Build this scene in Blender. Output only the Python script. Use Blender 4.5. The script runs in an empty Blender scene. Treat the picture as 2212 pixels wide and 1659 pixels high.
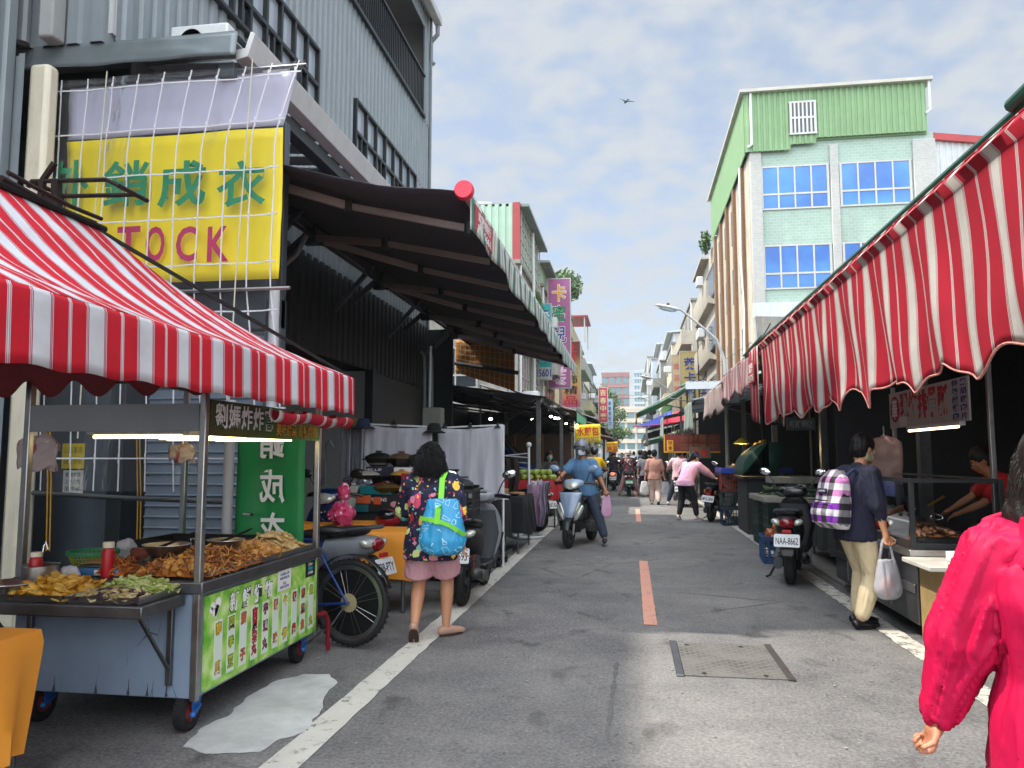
import bpy, bmesh, math, random
from mathutils import Vector as V, Matrix, noise as mnoise, Euler
R=math.radians; PI=math.pi
sc=bpy.context.scene; COL=sc.collection
# ---------------- camera ----------------
CAMH=1.45; FPX=1661.0; YAW=8.791; PITCH=5.348
cam=bpy.data.objects.new('camera',bpy.data.cameras.new('camera')); COL.objects.link(cam)
cam.location=(0,0,CAMH); cam.rotation_euler=(R(90+PITCH),0,R(YAW))
cam.data.sensor_width=36; cam.data.lens=FPX/2212*36; cam.data.clip_start=.05; cam.data.clip_end=3000
sc.camera=cam
# ---------------- light ----------------
SUN_EL=57.0; SUN_DIR=V((math.cos(R(8.8)),math.sin(R(8.8)),0))   # horizontal way the light travels
sun=bpy.data.objects.new('sun',bpy.data.lights.new('sun','SUN')); COL.objects.link(sun)
sun.data.energy=3.5; sun.data.angle=R(1.2); sun.data.color=(1,.93,.83)
_d=V((SUN_DIR.x*math.cos(R(SUN_EL)),SUN_DIR.y*math.cos(R(SUN_EL)),-math.sin(R(SUN_EL))))
sun.rotation_euler=_d.to_track_quat('-Z','Y').to_euler()
world=bpy.data.worlds.new('World'); sc.world=world; world.use_nodes=True
def _world():
    nt=world.node_tree; N=nt.nodes; L=nt.links; bg=N['Background']
    sky=N.new('ShaderNodeTexSky'); sky.sky_type='NISHITA'; sky.sun_disc=False
    sky.sun_elevation=R(SUN_EL); sky.sun_rotation=math.atan2(-_d.x,-_d.y); sky.air_density=1.0; sky.dust_density=.6; sky.ozone_density=1.5
    bg.inputs['Strength'].default_value=.125
    tc=N.new('ShaderNodeTexCoord'); sep=N.new('ShaderNodeSeparateXYZ'); L.new(tc.outputs['Generated'],sep.inputs[0])
    def math_(op,a,b=None,clamp=False):
        m=N.new('ShaderNodeMath'); m.operation=op; m.use_clamp=clamp
        for i,x in enumerate((a,b)):
            if x is None: continue
            if isinstance(x,(int,float)): m.inputs[i].default_value=x
            else: L.new(x,m.inputs[i])
        return m.outputs[0]
    z=math_('MAXIMUM',sep.outputs[2],0.0); den=math_('ADD',z,.22)
    cx=math_('DIVIDE',sep.outputs[0],den); cy=math_('DIVIDE',sep.outputs[1],den)
    cmb=N.new('ShaderNodeCombineXYZ'); L.new(cx,cmb.inputs[0]); L.new(cy,cmb.inputs[1])
    def noi(scale,det,rough,dist):
        n=N.new('ShaderNodeTexNoise'); n.inputs['Scale'].default_value=scale; n.inputs['Detail'].default_value=det
        n.inputs['Roughness'].default_value=rough; n.inputs['Distortion'].default_value=dist; L.new(cmb.outputs[0],n.inputs['Vector']); return n.outputs['Fac']
    n1=noi(10.0,3,.5,.15); n2=noi(1.6,3,.5,.1); n3=noi(22.0,2,.5,.0)
    s=math_('ADD',math_('ADD',math_('MULTIPLY',n1,.62),math_('MULTIPLY',n2,.55)),math_('MULTIPLY',n3,.16))
    rp=N.new('ShaderNodeValToRGB'); rp.color_ramp.elements[0].position=.50; rp.color_ramp.elements[1].position=.78; rp.color_ramp.interpolation='EASE'; L.new(s,rp.inputs[0])
    fac=math_('ADD',math_('MULTIPLY',rp.outputs[0],.5),.42)
    # haze of the horizon whitens the cloud cover low down
    hz=math_('SUBTRACT',1.0,math_('MULTIPLY',z,2.2),True); fac=math_('MAXIMUM',fac,math_('MULTIPLY',hz,.72))
    # added fill glow behind the camera, out of view, brightens faces turned to it
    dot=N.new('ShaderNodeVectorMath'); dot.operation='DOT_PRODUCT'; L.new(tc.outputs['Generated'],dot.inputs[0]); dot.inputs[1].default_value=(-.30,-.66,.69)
    g=math_('MAXIMUM',dot.outputs['Value'],0.0); g=math_('POWER',g,1.4); br=math_('ADD',math_('MULTIPLY',g,FILL_GLOW),CLOUD_BASE)
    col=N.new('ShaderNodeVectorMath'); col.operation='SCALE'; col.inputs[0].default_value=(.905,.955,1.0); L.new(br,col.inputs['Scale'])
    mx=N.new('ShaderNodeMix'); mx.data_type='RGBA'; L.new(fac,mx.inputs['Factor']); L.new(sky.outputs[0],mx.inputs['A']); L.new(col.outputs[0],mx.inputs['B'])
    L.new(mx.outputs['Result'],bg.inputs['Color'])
CLOUD_BASE=3.55; FILL_GLOW=24.0
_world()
vs=sc.view_settings; sc.display_settings.display_device='sRGB'; vs.view_transform='Standard'; vs.look='None'; vs.exposure=.76; vs.gamma=1; vs.use_curve_mapping=False
sc.cycles.use_denoising=True; sc.cycles.max_bounces=8; sc.cycles.transparent_max_bounces=12; sc.cycles.caustics_reflective=False; sc.cycles.caustics_refractive=False
sc.cycles.sample_clamp_indirect=6
rng=random.Random(7)
# ---------------- pixel ruler (photo scaled to 2212 px wide) ----------------
_cm=Euler((R(90+PITCH),0,R(YAW))).to_matrix(); _r=_cm@V((1,0,0)); _u=_cm@V((0,1,0)); _f=_cm@V((0,0,-1)); CP=V((0,0,CAMH))
def at(px,py,X=None,Y=None,Z=None):
    d=_f*FPX+_r*(px-1106)-_u*(py-829.5)
    t=(X-CP.x)/d.x if X is not None else (Y-CP.y)/d.y if Y is not None else (Z-CP.z)/d.z
    return CP+d*t
# ---------------- colours and materials ----------------
def lin(h):
    h=h.lstrip('#'); c=[int(h[i:i+2],16)/255 for i in (0,2,4)]
    return tuple(x/12.92 if x<=.04045 else ((x+.055)/1.055)**2.4 for x in c)
MATS={}
def pm(name,col,rough=.6,metal=0.,var=.12,vs=6.,bump=0.,bs=40.,coat=0.,emit=0.,trans=0.,spec=.5,sub=0.,alpha=1.,dirt=0.):
    if name in MATS: return MATS[name]
    c=lin(col) if isinstance(col,str) else col
    m=bpy.data.materials.new(name); m.use_nodes=True; nt=m.node_tree; N=nt.nodes; L=nt.links; b=N['Principled BSDF']
    b.inputs['Base Color'].default_value=(*c,1); b.inputs['Roughness'].default_value=rough; b.inputs['Metallic'].default_value=metal
    b.inputs['Coat Weight'].default_value=coat; b.inputs['Coat Roughness'].default_value=.08; b.inputs['Transmission Weight'].default_value=trans; b.inputs['Specular IOR Level'].default_value=spec
    b.inputs['Alpha'].default_value=alpha
    if sub: b.inputs['Subsurface Weight'].default_value=sub; b.inputs['Subsurface Radius'].default_value=(.02,.008,.004)
    if emit: b.inputs['Emission Color'].default_value=(*c,1); b.inputs['Emission Strength'].default_value=emit
    if var or bump or dirt:
        tc=N.new('ShaderNodeTexCoord')
        if var:
            n=N.new('ShaderNodeTexNoise'); n.inputs['Scale'].default_value=vs; n.inputs['Detail'].default_value=6; n.inputs['Roughness'].default_value=.65; L.new(tc.outputs['Object'],n.inputs['Vector'])
            mr=N.new('ShaderNodeMapRange'); mr.inputs['From Min'].default_value=.3; mr.inputs['From Max'].default_value=.7; mr.inputs['To Min'].default_value=1-var; mr.inputs['To Max'].default_value=1+var*.6; L.new(n.outputs['Fac'],mr.inputs['Value'])
            hs=N.new('ShaderNodeVectorMath'); hs.operation='SCALE'; hs.inputs[0].default_value=c; L.new(mr.outputs[0],hs.inputs['Scale'])
            out=hs.outputs[0]
            if dirt:
                n2=N.new('ShaderNodeTexNoise'); n2.inputs['Scale'].default_value=1.7; n2.inputs['Detail'].default_value=8; n2.inputs['Roughness'].default_value=.7
                mp=N.new('ShaderNodeMapping'); mp.inputs['Scale'].default_value=(2.5,2.5,.45); L.new(tc.outputs['Object'],mp.inputs[0]); L.new(mp.outputs[0],n2.inputs['Vector'])
                r2=N.new('ShaderNodeMapRange'); r2.inputs['From Min'].default_value=.48; r2.inputs['From Max'].default_value=.72; r2.inputs['To Max'].default_value=dirt; L.new(n2.outputs['Fac'],r2.inputs['Value'])
                mx=N.new('ShaderNodeMix'); mx.data_type='RGBA'; L.new(r2.outputs[0],mx.inputs['Factor']); L.new(out,mx.inputs['A']); mx.inputs['B'].default_value=(.075,.065,.055,1); out=mx.outputs['Result']
            L.new(out,b.inputs['Base Color'])
            rr=N.new('ShaderNodeMapRange'); rr.inputs['To Min'].default_value=max(.02,rough-.12*var*4); rr.inputs['To Max'].default_value=min(1,rough+.12*var*4); L.new(n.outputs['Fac'],rr.inputs['Value']); L.new(rr.outputs[0],b.inputs['Roughness'])
        if bump:
            n=N.new('ShaderNodeTexNoise'); n.inputs['Scale'].default_value=bs; n.inputs['Detail'].default_value=5; L.new(tc.outputs['Object'],n.inputs['Vector'])
            bp=N.new('ShaderNodeBump'); bp.inputs['Strength'].default_value=min(1,bump); bp.inputs['Distance'].default_value=.01; L.new(n.outputs['Fac'],bp.inputs['Height']); L.new(bp.outputs[0],b.inputs['Normal'])
    MATS[name]=m; return m
class NT:
    """small node helper"""
    def __init__(s,name):
        s.m=bpy.data.materials.new(name); s.m.use_nodes=True; s.N=s.m.node_tree.nodes; s.L=s.m.node_tree.links; s.b=s.N['Principled BSDF']; s.o=s.N['Material Output']; MATS[name]=s.m
    def n(s,t,ins=None,**kw):
        x=s.N.new('ShaderNode'+t)
        for k,v in kw.items(): setattr(x,k,v)
        for k,v in (ins or {}).items(): s.set(x.inputs[k],v)
        return x
    def set(s,i,v):
        if isinstance(v,bpy.types.NodeSocket): s.L.new(v,i)
        else: i.default_value=v
    def tc(s,w='Object'): return s.n('TexCoord').outputs[w]
    def math(s,op,a,b=0.,c=False): 
        x=s.n('Math',operation=op,use_clamp=c); s.set(x.inputs[0],a); s.set(x.inputs[1],b); return x.outputs[0]
    def noise(s,v,scale,det=4,rough=.55,dist=0.): return s.n('TexNoise',{'Vector':v,'Scale':scale,'Detail':det,'Roughness':rough,'Distortion':dist}).outputs['Fac']
    def rng(s,v,a,b,c=0.,d=1.): return s.n('MapRange',{'Value':v,'From Min':a,'From Max':b,'To Min':c,'To Max':d}).outputs[0]
    def mix(s,f,a,b,blend='MIX'):
        x=s.n('Mix',data_type='RGBA',blend_type=blend); s.set(x.inputs['Factor'],f); s.set(x.inputs['A'],s.c4(a)); s.set(x.inputs['B'],s.c4(b)); return x.outputs['Result']
    def c4(s,a): return a if isinstance(a,bpy.types.NodeSocket) else (*(lin(a) if isinstance(a,str) else a),1)
    def map(s,v,scale=(1,1,1),rot=(0,0,0),loc=(0,0,0)): return s.n('Mapping',{'Vector':v,'Scale':scale,'Rotation':rot,'Location':loc}).outputs[0]
    def bump(s,h,st=.3,d=.01): s.L.new(s.n('Bump',{'Height':h,'Strength':st,'Distance':d}).outputs[0],s.b.inputs['Normal'])
    def ramp(s,v,stops,interp='LINEAR'):
        r=s.n('ValToRGB'); e=r.color_ramp; e.interpolation=interp
        while len(e.elements)<len(stops): e.elements.new(.5)
        for x,(p,c) in zip(e.elements,stops): x.position=p; x.color=s.c4(c)
        s.set(r.inputs[0],v); return r.outputs[0]
    def fin(s,col=None,rough=None):
        if col is not None: s.set(s.b.inputs['Base Color'],col if isinstance(col,bpy.types.NodeSocket) else s.c4(col))
        if rough is not None: s.set(s.b.inputs['Roughness'],rough)
        return s.m
# ---------------- mesh builder ----------------
def pw(o):
    m=Matrix.Identity(4)
    while o is not None: m=(o.matrix_parent_inverse@o.matrix_basis if o.parent else o.matrix_basis.copy())@m; o=o.parent
    return m
def tag(o,label=None,cat=None,group=None,kind=None):
    if label: o['label']=label
    if cat: o['category']=cat
    if group: o['group']=group
    if kind: o['kind']=kind
    return o
def T(name,label,cat,loc=(0,0,0),rz=0.,group=None,rot=None):
    o=bpy.data.objects.new(name,None); COL.objects.link(o); o.location=loc; o.rotation_euler=rot or (0,0,rz); o.empty_display_size=.1
    return tag(o,label,cat,group)
class MB:
    def __init__(s): s.v=[]; s.f=[]; s.mi=[]; s.uv=[]; s.m=0; s.hasuv=False; s.X=None
    def add(s,vs,fs,uvs=None):
        b=len(s.v)
        if s.X is not None: vs=[s.X@V(p) for p in vs]
        s.v+=[tuple(p) for p in vs]; s.f+=[tuple(i+b for i in f) for f in fs]; s.mi+=[s.m]*len(fs)
        if uvs: s.hasuv=True
        s.uv+=(uvs or [(0,0)]*len(vs)); return s
    def box(s,c,d,rot=None):
        hx,hy,hz=d[0]/2,d[1]/2,d[2]/2; P=[V((x,y,z)) for x in(-hx,hx) for y in(-hy,hy) for z in(-hz,hz)]
        if rot is not None: M=rot if isinstance(rot,Matrix) else Euler(rot).to_matrix(); P=[M@p for p in P]
        c=V(c); return s.add([p+c for p in P],[(0,1,3,2),(4,6,7,5),(0,4,5,1),(2,3,7,6),(0,2,6,4),(1,5,7,3)])
    def b2(s,a,b): return s.box([(a[i]+b[i])/2 for i in range(3)],[abs(b[i]-a[i]) for i in range(3)])
    def bar(s,p,q,w,h=None,up=(0,0,1)):
        p,q=V(p),V(q); d=(q-p).normalized(); x=d.cross(V(up)); x=x.normalized() if x.length>1e-4 else V((1,0,0)); y=x.cross(d); h=h or w
        P=[e+x*a*w/2+y*b*h/2 for e in(p,q) for a,b in((-1,-1),(1,-1),(1,1),(-1,1))]
        return s.add(P,[(3,2,1,0),(4,5,6,7),(0,1,5,4),(1,2,6,5),(2,3,7,6),(3,0,4,7)])
    def quad(s,a,b,c,d,uv=None): return s.add([a,b,c,d],[(0,1,2,3)],uv)
    def poly(s,pts): return s.add(pts,[tuple(range(len(pts)))])
    def prism(s,pts,off):
        n=len(pts); o=V(off); P=[V(p) for p in pts]
        return s.add(P+[p+o for p in P],[tuple(range(n-1,-1,-1)),tuple(range(n,2*n))]+[(i,(i+1)%n,n+(i+1)%n,n+i) for i in range(n)])
    def tube(s,pts,r,n=8,cap=True):
        P=[V(p) for p in pts]; k=len(P); rr=r if isinstance(r,(list,tuple)) else [r]*k; vs=[]; pv=None
        for i,p in enumerate(P):
            d=(P[min(i+1,k-1)]-P[max(i-1,0)]); d=d.normalized() if d.length>1e-9 else V((0,0,1))
            if pv is None: x=d.cross(V((0,0,1))); x=x if x.length>1e-3 else d.cross(V((1,0,0)))
            else: x=pv-d*pv.dot(d)
            x.normalize(); y=d.cross(x); pv=x
            vs+=[p+(x*math.cos(2*PI*j/n)+y*math.sin(2*PI*j/n))*rr[i] for j in range(n)]
        fs=[(i*n+j,i*n+(j+1)%n,(i+1)*n+(j+1)%n,(i+1)*n+j) for i in range(k-1) for j in range(n)]
        if cap: fs+=[tuple(range(n-1,-1,-1)),tuple(range((k-1)*n,k*n))]
        return s.add(vs,fs)
    def lathe(s,prof,c=(0,0,0),n=20,axis='Z',rot=None):
        c=V(c); vs=[]; k=len(prof)
        for r,h in prof:
            for j in range(n):
                a=2*PI*j/n; p=V((r*math.cos(a),r*math.sin(a),h))
                if axis=='X': p=V((p.z,p.x,p.y))
                elif axis=='Y': p=V((p.y,p.z,p.x))
                if rot is not None: p=rot@p
                vs.append(p+c)
        fs=[(i*n+j,i*n+(j+1)%n,(i+1)*n+(j+1)%n,(i+1)*n+j) for i in range(k-1) for j in range(n)]
        if prof[0][0]>1e-4 and prof[0]!=prof[-1]: fs.append(tuple(range(n-1,-1,-1)))
        if prof[-1][0]>1e-4 and prof[0]!=prof[-1]: fs.append(tuple(range((k-1)*n,k*n)))
        return s.add(vs,fs)
    def ell(s,c,r,nu=14,nv=9,rot=None):
        r=(r,r,r) if isinstance(r,(int,float)) else r; c=V(c); vs=[]
        M=None if rot is None else (rot if isinstance(rot,Matrix) else Euler(rot).to_matrix())
        for i in range(nv+1):
            t=PI*i/nv
            for j in range(nu):
                a=2*PI*j/nu; p=V((r[0]*math.sin(t)*math.cos(a),r[1]*math.sin(t)*math.sin(a),r[2]*math.cos(t))); vs.append((M@p if M else p)+c)
        return s.add(vs,[(i*nu+j,(i+1)*nu+j,(i+1)*nu+(j+1)%nu,i*nu+(j+1)%nu) for i in range(nv) for j in range(nu)])
    def cap(s,p,r0,q,r1,n=10):
        p,q=V(p),V(q); d=q-p; L=d.length
        if L<1e-5: return s.ell(p,max(r0,r1))
        d/=L; pts=[];rs=[]
        for t in(-1.,-.85,-.5,0): pts.append(p+d*(t*r0)); rs.append(max(.0008,r0*math.sqrt(max(0,1-t*t))))
        for t in(0,.5,.85,1.): pts.append(q+d*(t*r1)); rs.append(max(.0008,r1*math.sqrt(max(0,1-t*t))))
        return s.tube(pts,rs,n)
    def loft(s,rings,cap=True):
        n=len(rings[0]); k=len(rings); vs=[V(p) for r in rings for p in r]
        fs=[(i*n+j,i*n+(j+1)%n,(i+1)*n+(j+1)%n,(i+1)*n+j) for i in range(k-1) for j in range(n)]
        if cap: fs+=[tuple(range(n-1,-1,-1)),tuple(range((k-1)*n,k*n))]
        return s.add(vs,fs)
    def grid(s,fn,nu,nv,su=1.,sv=1.):
        vs=[];uv=[]
        for i in range(nu+1):
            for j in range(nv+1): u,v=i/nu,j/nv; vs.append(fn(u,v)); uv.append((u*su,v*sv))
        return s.add(vs,[(i*(nv+1)+j,(i+1)*(nv+1)+j,(i+1)*(nv+1)+j+1,i*(nv+1)+j+1) for i in range(nu) for j in range(nv)],uv)
    def mesh(s,name,mat,smooth=35):
        me=bpy.data.meshes.new(name); me.from_pydata(s.v,[],s.f); me.update()
        bm=bmesh.new(); bm.from_mesh(me); bmesh.ops.recalc_face_normals(bm,faces=bm.faces); bm.to_mesh(me); bm.free()
        for m in (mat if isinstance(mat,(list,tuple)) else [mat]): me.materials.append(m)
        if isinstance(mat,(list,tuple)): me.polygons.foreach_set('material_index',s.mi)
        if s.hasuv:
            ul=me.uv_layers.new(name='UVMap'); buf=[0.]*(2*len(me.loops))
            for i,l in enumerate(me.loops): buf[2*i],buf[2*i+1]=s.uv[l.vertex_index]
            ul.data.foreach_set('uv',buf)
        if smooth: me.polygons.foreach_set('use_smooth',[True]*len(me.polygons)); me.set_sharp_from_angle(angle=R(smooth))
        me.update(); return me
    def o(s,name,mat,par=None,w=False,bev=0.,thick=0.,smooth=35,sub=0,loc=None,rz=0.,segs=2):
        o=bpy.data.objects.new(name,s.mesh(name,mat,smooth)); COL.objects.link(o)
        if par is not None:
            o.parent=par
            if w: o.matrix_parent_inverse=pw(par).inverted()
        if loc is not None: o.location=loc
        if rz: o.rotation_euler.z=rz
        if thick: m=o.modifiers.new('thickness','SOLIDIFY'); m.thickness=thick; m.offset=0
        if bev: m=o.modifiers.new('edge','BEVEL'); m.width=bev; m.segments=segs; m.limit_method='ANGLE'; m.angle_limit=R(35)
        if sub: m=o.modifiers.new('round','SUBSURF'); m.levels=sub; m.render_levels=sub
        return o
def bake(o):
    dg=bpy.context.evaluated_depsgraph_get(); dg.update(); me=bpy.data.meshes.new_from_object(o.evaluated_get(dg)); old=o.data; o.modifiers.clear(); o.data=me
    bpy.data.meshes.remove(old); return o
def fuse(mb,name,mat,par=None,vox=.012,it=6,fold=None,w=False,fac=.5):
    """join overlapping shapes into one continuous surface"""
    o=mb.o(name,mat,par,w=w,smooth=0)
    m=o.modifiers.new('r','REMESH'); m.mode='VOXEL'; m.voxel_size=vox; m.use_smooth_shade=True
    if it: m=o.modifiers.new('s','SMOOTH'); m.iterations=it; m.factor=fac
    bake(o)
    me=o.data
    if fold:
        amp,fr,st=fold
        for v,nn in zip(me.vertices,[x.normal.copy() for x in me.vertices]):
            p=v.co; k=mnoise.noise(V((p.x*fr+3.1*nn.x,p.y*fr+3.1*nn.y,p.z*fr*st)))+.5*mnoise.noise(V((p.x*fr*2.3+9,p.y*fr*2.3,p.z*fr*st*2+p.x*fr)))
            v.co=p+nn*(amp*(1-abs(k)*2.2))
    me.polygons.foreach_set('use_smooth',[True]*len(me.polygons)); me.update()
    return o
def dup(o,loc=None,rz=None,label=None,par=None):
    c=o.copy(); COL.objects.link(c)
    if par is not None: c.parent=par
    if loc is not None: c.location=loc
    if rz is not None: c.rotation_euler.z=rz
    if label: c['label']=label
    for ch in list(o.children): dup(ch,par=c)
    return c
_tx={}
def tmesh(s,off=0.):
    k=(s,off)
    if k not in _tx:
        c=bpy.data.curves.new('lettering','FONT'); c.body=s; c.size=1; c.extrude=.01; c.resolution_u=3; c.offset=off
        o=bpy.data.objects.new('lettering',c); COL.objects.link(o); dg=bpy.context.evaluated_depsgraph_get(); dg.update()
        me=bpy.data.meshes.new_from_object(o.evaluated_get(dg)); bpy.data.objects.remove(o); bpy.data.curves.remove(c)
        vs=[v.co.copy() for v in me.vertices]; fs=[tuple(p.vertices) for p in me.polygons]; bpy.data.meshes.remove(me); _tx[k]=(vs,fs)
    return _tx[k]
def letters(mb,s,c,Rv,Uv,w,h,off=0.,d=.002,keep=False,boff=None,n=None):
    """write s into a w x h cell centred at c; Rv to the reader's right, Uv up"""
    vs,fs=tmesh(s,off if boff is None else boff)
    b,_=tmesh(s,0.)
    x0,x1=min(v.x for v in b),max(v.x for v in b); y0,y1=min(v.y for v in b),max(v.y for v in b)
    sx,sy=w/max(1e-6,x1-x0),h/max(1e-6,y1-y0)
    if keep: sx=sy=min(sx,sy)
    Rv,Uv=V(Rv).normalized(),V(Uv).normalized(); Nv=Rv.cross(Uv); c=V(c); cx,cy=(x0+x1)/2,(y0+y1)/2
    mb.add([c+Rv*((v.x-cx)*sx)+Uv*((v.y-cy)*sy)+Nv*(v.z*d*50+d*.5) for v in vs],fs)
def sign(par,s,c,Rv,Uv,w,h,mat,off=.0,d=.002,gap=.12,vert=False,edge=None,eoff=.05,wd=False,keep=False,name='lettering'):
    """one mesh of writing (plus an outline mesh) laid on a face; vert stacks the characters"""
    Rv,Uv=V(Rv).normalized(),V(Uv).normalized(); Nv=Rv.cross(Uv)
    cs=[]
    if vert: n=len(s); ch=h/n; cs=[(t,V(c)+Uv*(h/2-ch*(i+.5)),w,ch*(1-gap)) for i,t in enumerate(s)]
    else: cs=[(s,V(c),w,h)]
    if edge is not None:
        m=MB()
        for t,p,a,b in cs: letters(m,t,p,Rv,Uv,a,b,boff=eoff,d=d*.6,keep=keep)
        m.o('outline',edge,par,w=wd,smooth=0)
    m=MB()
    for t,p,a,b in cs: letters(m,t,p+Nv*(d*.9 if edge is not None else 0),Rv,Uv,a,b,off=off,d=d,keep=keep)
    return m.o(name,mat,par,w=wd,smooth=0)
def fb(x,y=0,z=0,o=4): return mnoise.fractal(V((x,y,z)),1.,2.,o)
# ---------------- shared materials ----------------
STEEL=pm('steel','#b4b2b0',.32,1.,.18,9,.06,60); STEELD=pm('dull_steel','#77787a',.42,1.,.25,7,.08,50)
IRON=pm('black_iron','#1c1a19',.55,.4,.3,20,.15,60); BLACKP=pm('black_plastic','#121315',.42,0,.12,30); GREYP=pm('grey_plastic','#3a3d42',.5,0,.12,20)
WHITEP=pm('white_plastic','#d9dbdc',.4,0,.08,10); RUBBER=pm('rubber','#131314',.8,0,.2,30,.25,60); CHROME=pm('chrome','#c9cccf',.12,1,.0)
REDP=pm('red_plastic','#b01220',.4,0,.1,8); BLUEP=pm('blue_plastic','#0d3fae',.45,0,.12,8); GREENP=pm('green_plastic','#1d7a4a',.5,0,.12,9)
DKGREENP=pm('dark_green_plastic','#15342c',.5,0,.2,9); WOOD=pm('wood','#7b5532',.6,0,.3,14,.1,40); PAPER=pm('paper','#dcdad4',.8,0,.05)
CARD=pm('cardboard','#8e6a44',.8,0,.12,8); YEL=pm('yellow_paint','#e2c51a',.6,0,.08,5); BLKINK=pm('black_ink','#17161a',.6,0,0); WHITEINK=pm('white_ink','#e8e8e6',.6,0,0); REDINK=pm('red_ink','#b5121f',.6,0,0); BLUEINK=pm('blue_ink','#123a8c',.6,0,0); GREENINK=pm('green_ink','#0c8a58',.6,0,.05)
MAGINK=pm('magenta_ink','#c01a58',.6,0,.05); GOLDINK=pm('gold_ink','#e0a02c',.6,0,0); PINKINK=pm('pink_ink','#e8c9de',.6,0,0)
GLASSD=pm('dark_glass','#0b1014',.06,0,0,spec=.8); MIRR=pm('mirror_glass','#d5dade',.03,1,0)
SKIN=pm('skin','#c08a68',.5,0,.06,9,.05,120,sub=.12); SKIN2=pm('tan_skin','#a5704e',.5,0,.07,9,.05,120,sub=.1); HAIR=pm('black_hair','#0b0909',.6,0,.35,30,.3,80,spec=.3); HAIRB=pm('brown_hair','#1f1512',.5,0,.35,30,.3,80)
def pvc():
    t=NT('clear_pvc'); tr=t.n('BsdfTransparent',{'Color':(.93,.94,.96,1)}); gl=t.n('BsdfGlossy',{'Color':(1,1,1,1),'Roughness':.12}); df=t.n('BsdfDiffuse',{'Color':(.75,.76,.8,1)})
    bp=t.n('Bump',{'Height':t.noise(t.map(t.tc(),(2,2,.8)),2.,3,.5,.4),'Strength':.5,'Distance':.03}).outputs[0]; t.L.new(bp,gl.inputs['Normal'])
    f=t.n('Fresnel',{'IOR':1.35,'Normal':bp}).outputs[0]; m1=t.n('MixShader',{'Fac':.03}); t.L.new(tr.outputs[0],m1.inputs[1]); t.L.new(df.outputs[0],m1.inputs[2])
    m2=t.n('MixShader',{'Fac':t.math('MULTIPLY',f,.7,True)}); t.L.new(m1.outputs[0],m2.inputs[1]); t.L.new(gl.outputs[0],m2.inputs[2]); t.L.new(m2.outputs[0],t.o.inputs['Surface']); return t.m
PVC=pvc()
def clearglass():
    t=NT('clear_glass'); tr=t.n('BsdfTransparent',{'Color':(.9,.93,.93,1)}); gl=t.n('BsdfGlossy',{'Color':(1,1,1,1),'Roughness':.02}); f=t.n('Fresnel',{'IOR':1.4}).outputs[0]
    m2=t.n('MixShader',{'Fac':f}); t.L.new(tr.outputs[0],m2.inputs[1]); t.L.new(gl.outputs[0],m2.inputs[2]); t.L.new(m2.outputs[0],t.o.inputs['Surface']); return t.m
CGLASS=clearglass()
def fab(name,base,stripes,period,fade=0.,rough=.75,trans=.25):
    """striped awning cloth: UV.x runs along the edge in metres; stripes=[(from,to,colour)] in parts of the period"""
    t=NT(name); uv=t.n('UVMap').outputs[0]; x=t.n('SeparateXYZ',{'Vector':uv}).outputs[0]; fr=t.math('FRACT',t.math('DIVIDE',x,period))
    st=[(0,base)]
    for a,b,c in stripes: st+=[(a,c),(b,base)]
    st=[(p,c) for i,(p,c) in enumerate(st) if not(i+1<len(st) and abs(st[i+1][0]-p)<1e-6)]
    col=t.ramp(fr,st,'CONSTANT')
    n=t.noise(t.tc(),2.2,6,.65); col=t.mix(t.rng(n,.35,.75,0,.5+fade),col,(.30,.26,.25) if fade else (.42,.36,.36),'MULTIPLY' if not fade else 'MIX')
    t.fin(col,rough); b2=t.noise(t.tc(),90.,2); t.bump(b2,.12,.003)
    tl=t.n('BsdfTranslucent'); t.L.new(col,tl.inputs[0]); ms=t.n('MixShader',{'Fac':trans}); t.L.new(t.b.outputs[0],ms.inputs[1]); t.L.new(tl.outputs[0],ms.inputs[2]); t.L.new(ms.outputs[0],t.o.inputs['Surface'])
    return t.m
_W='#e9ebef'; _RD='#e0142e'; _MG='#c4235a'
def redst(r=_RD,w=_W,mg=_MG):   # white | 3 fine lines | red | white lines | red | 3 fine lines
    return [(.26,.275,mg),(.285,.30,mg),(.31,.585,r),(.585,.595,w),(.595,.603,mg),(.603,.628,w),(.628,.636,mg),(.636,.646,w),(.646,.92,r),(.93,.945,mg),(.955,.97,mg)]
STRIPE=fab('red_white_cloth',_W,redst(),.29)
STRIPE2=fab('worn_red_white_cloth','#dddad2',[(.2,.212,'#b03058'),(.228,.24,'#b03058'),(.252,.565,'#c01c36'),(.58,.588,'#b03058'),(.60,.608,'#b03058'),(.625,.945,'#c01c36'),(.96,.972,'#b03058'),(.985,.994,'#b03058')],.42,0.,.8,.3)
STRIPE3=fab('faded_red_white_cloth','#c9bdb6',[(.3,.62,'#a8586a'),(.66,.95,'#b06a78')],.3,.25)
STRIPEG=fab('green_white_cloth','#e6ece4',[(.05,.42,'#5f9080'),(.66,.74,'#8fb3a4')],.42,0.)
GREYG=fab('grey_green_cloth','#8fa39a',[(.2,.35,'#6f857d'),(.6,.8,'#b7c0b8')],.25,.2)
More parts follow.
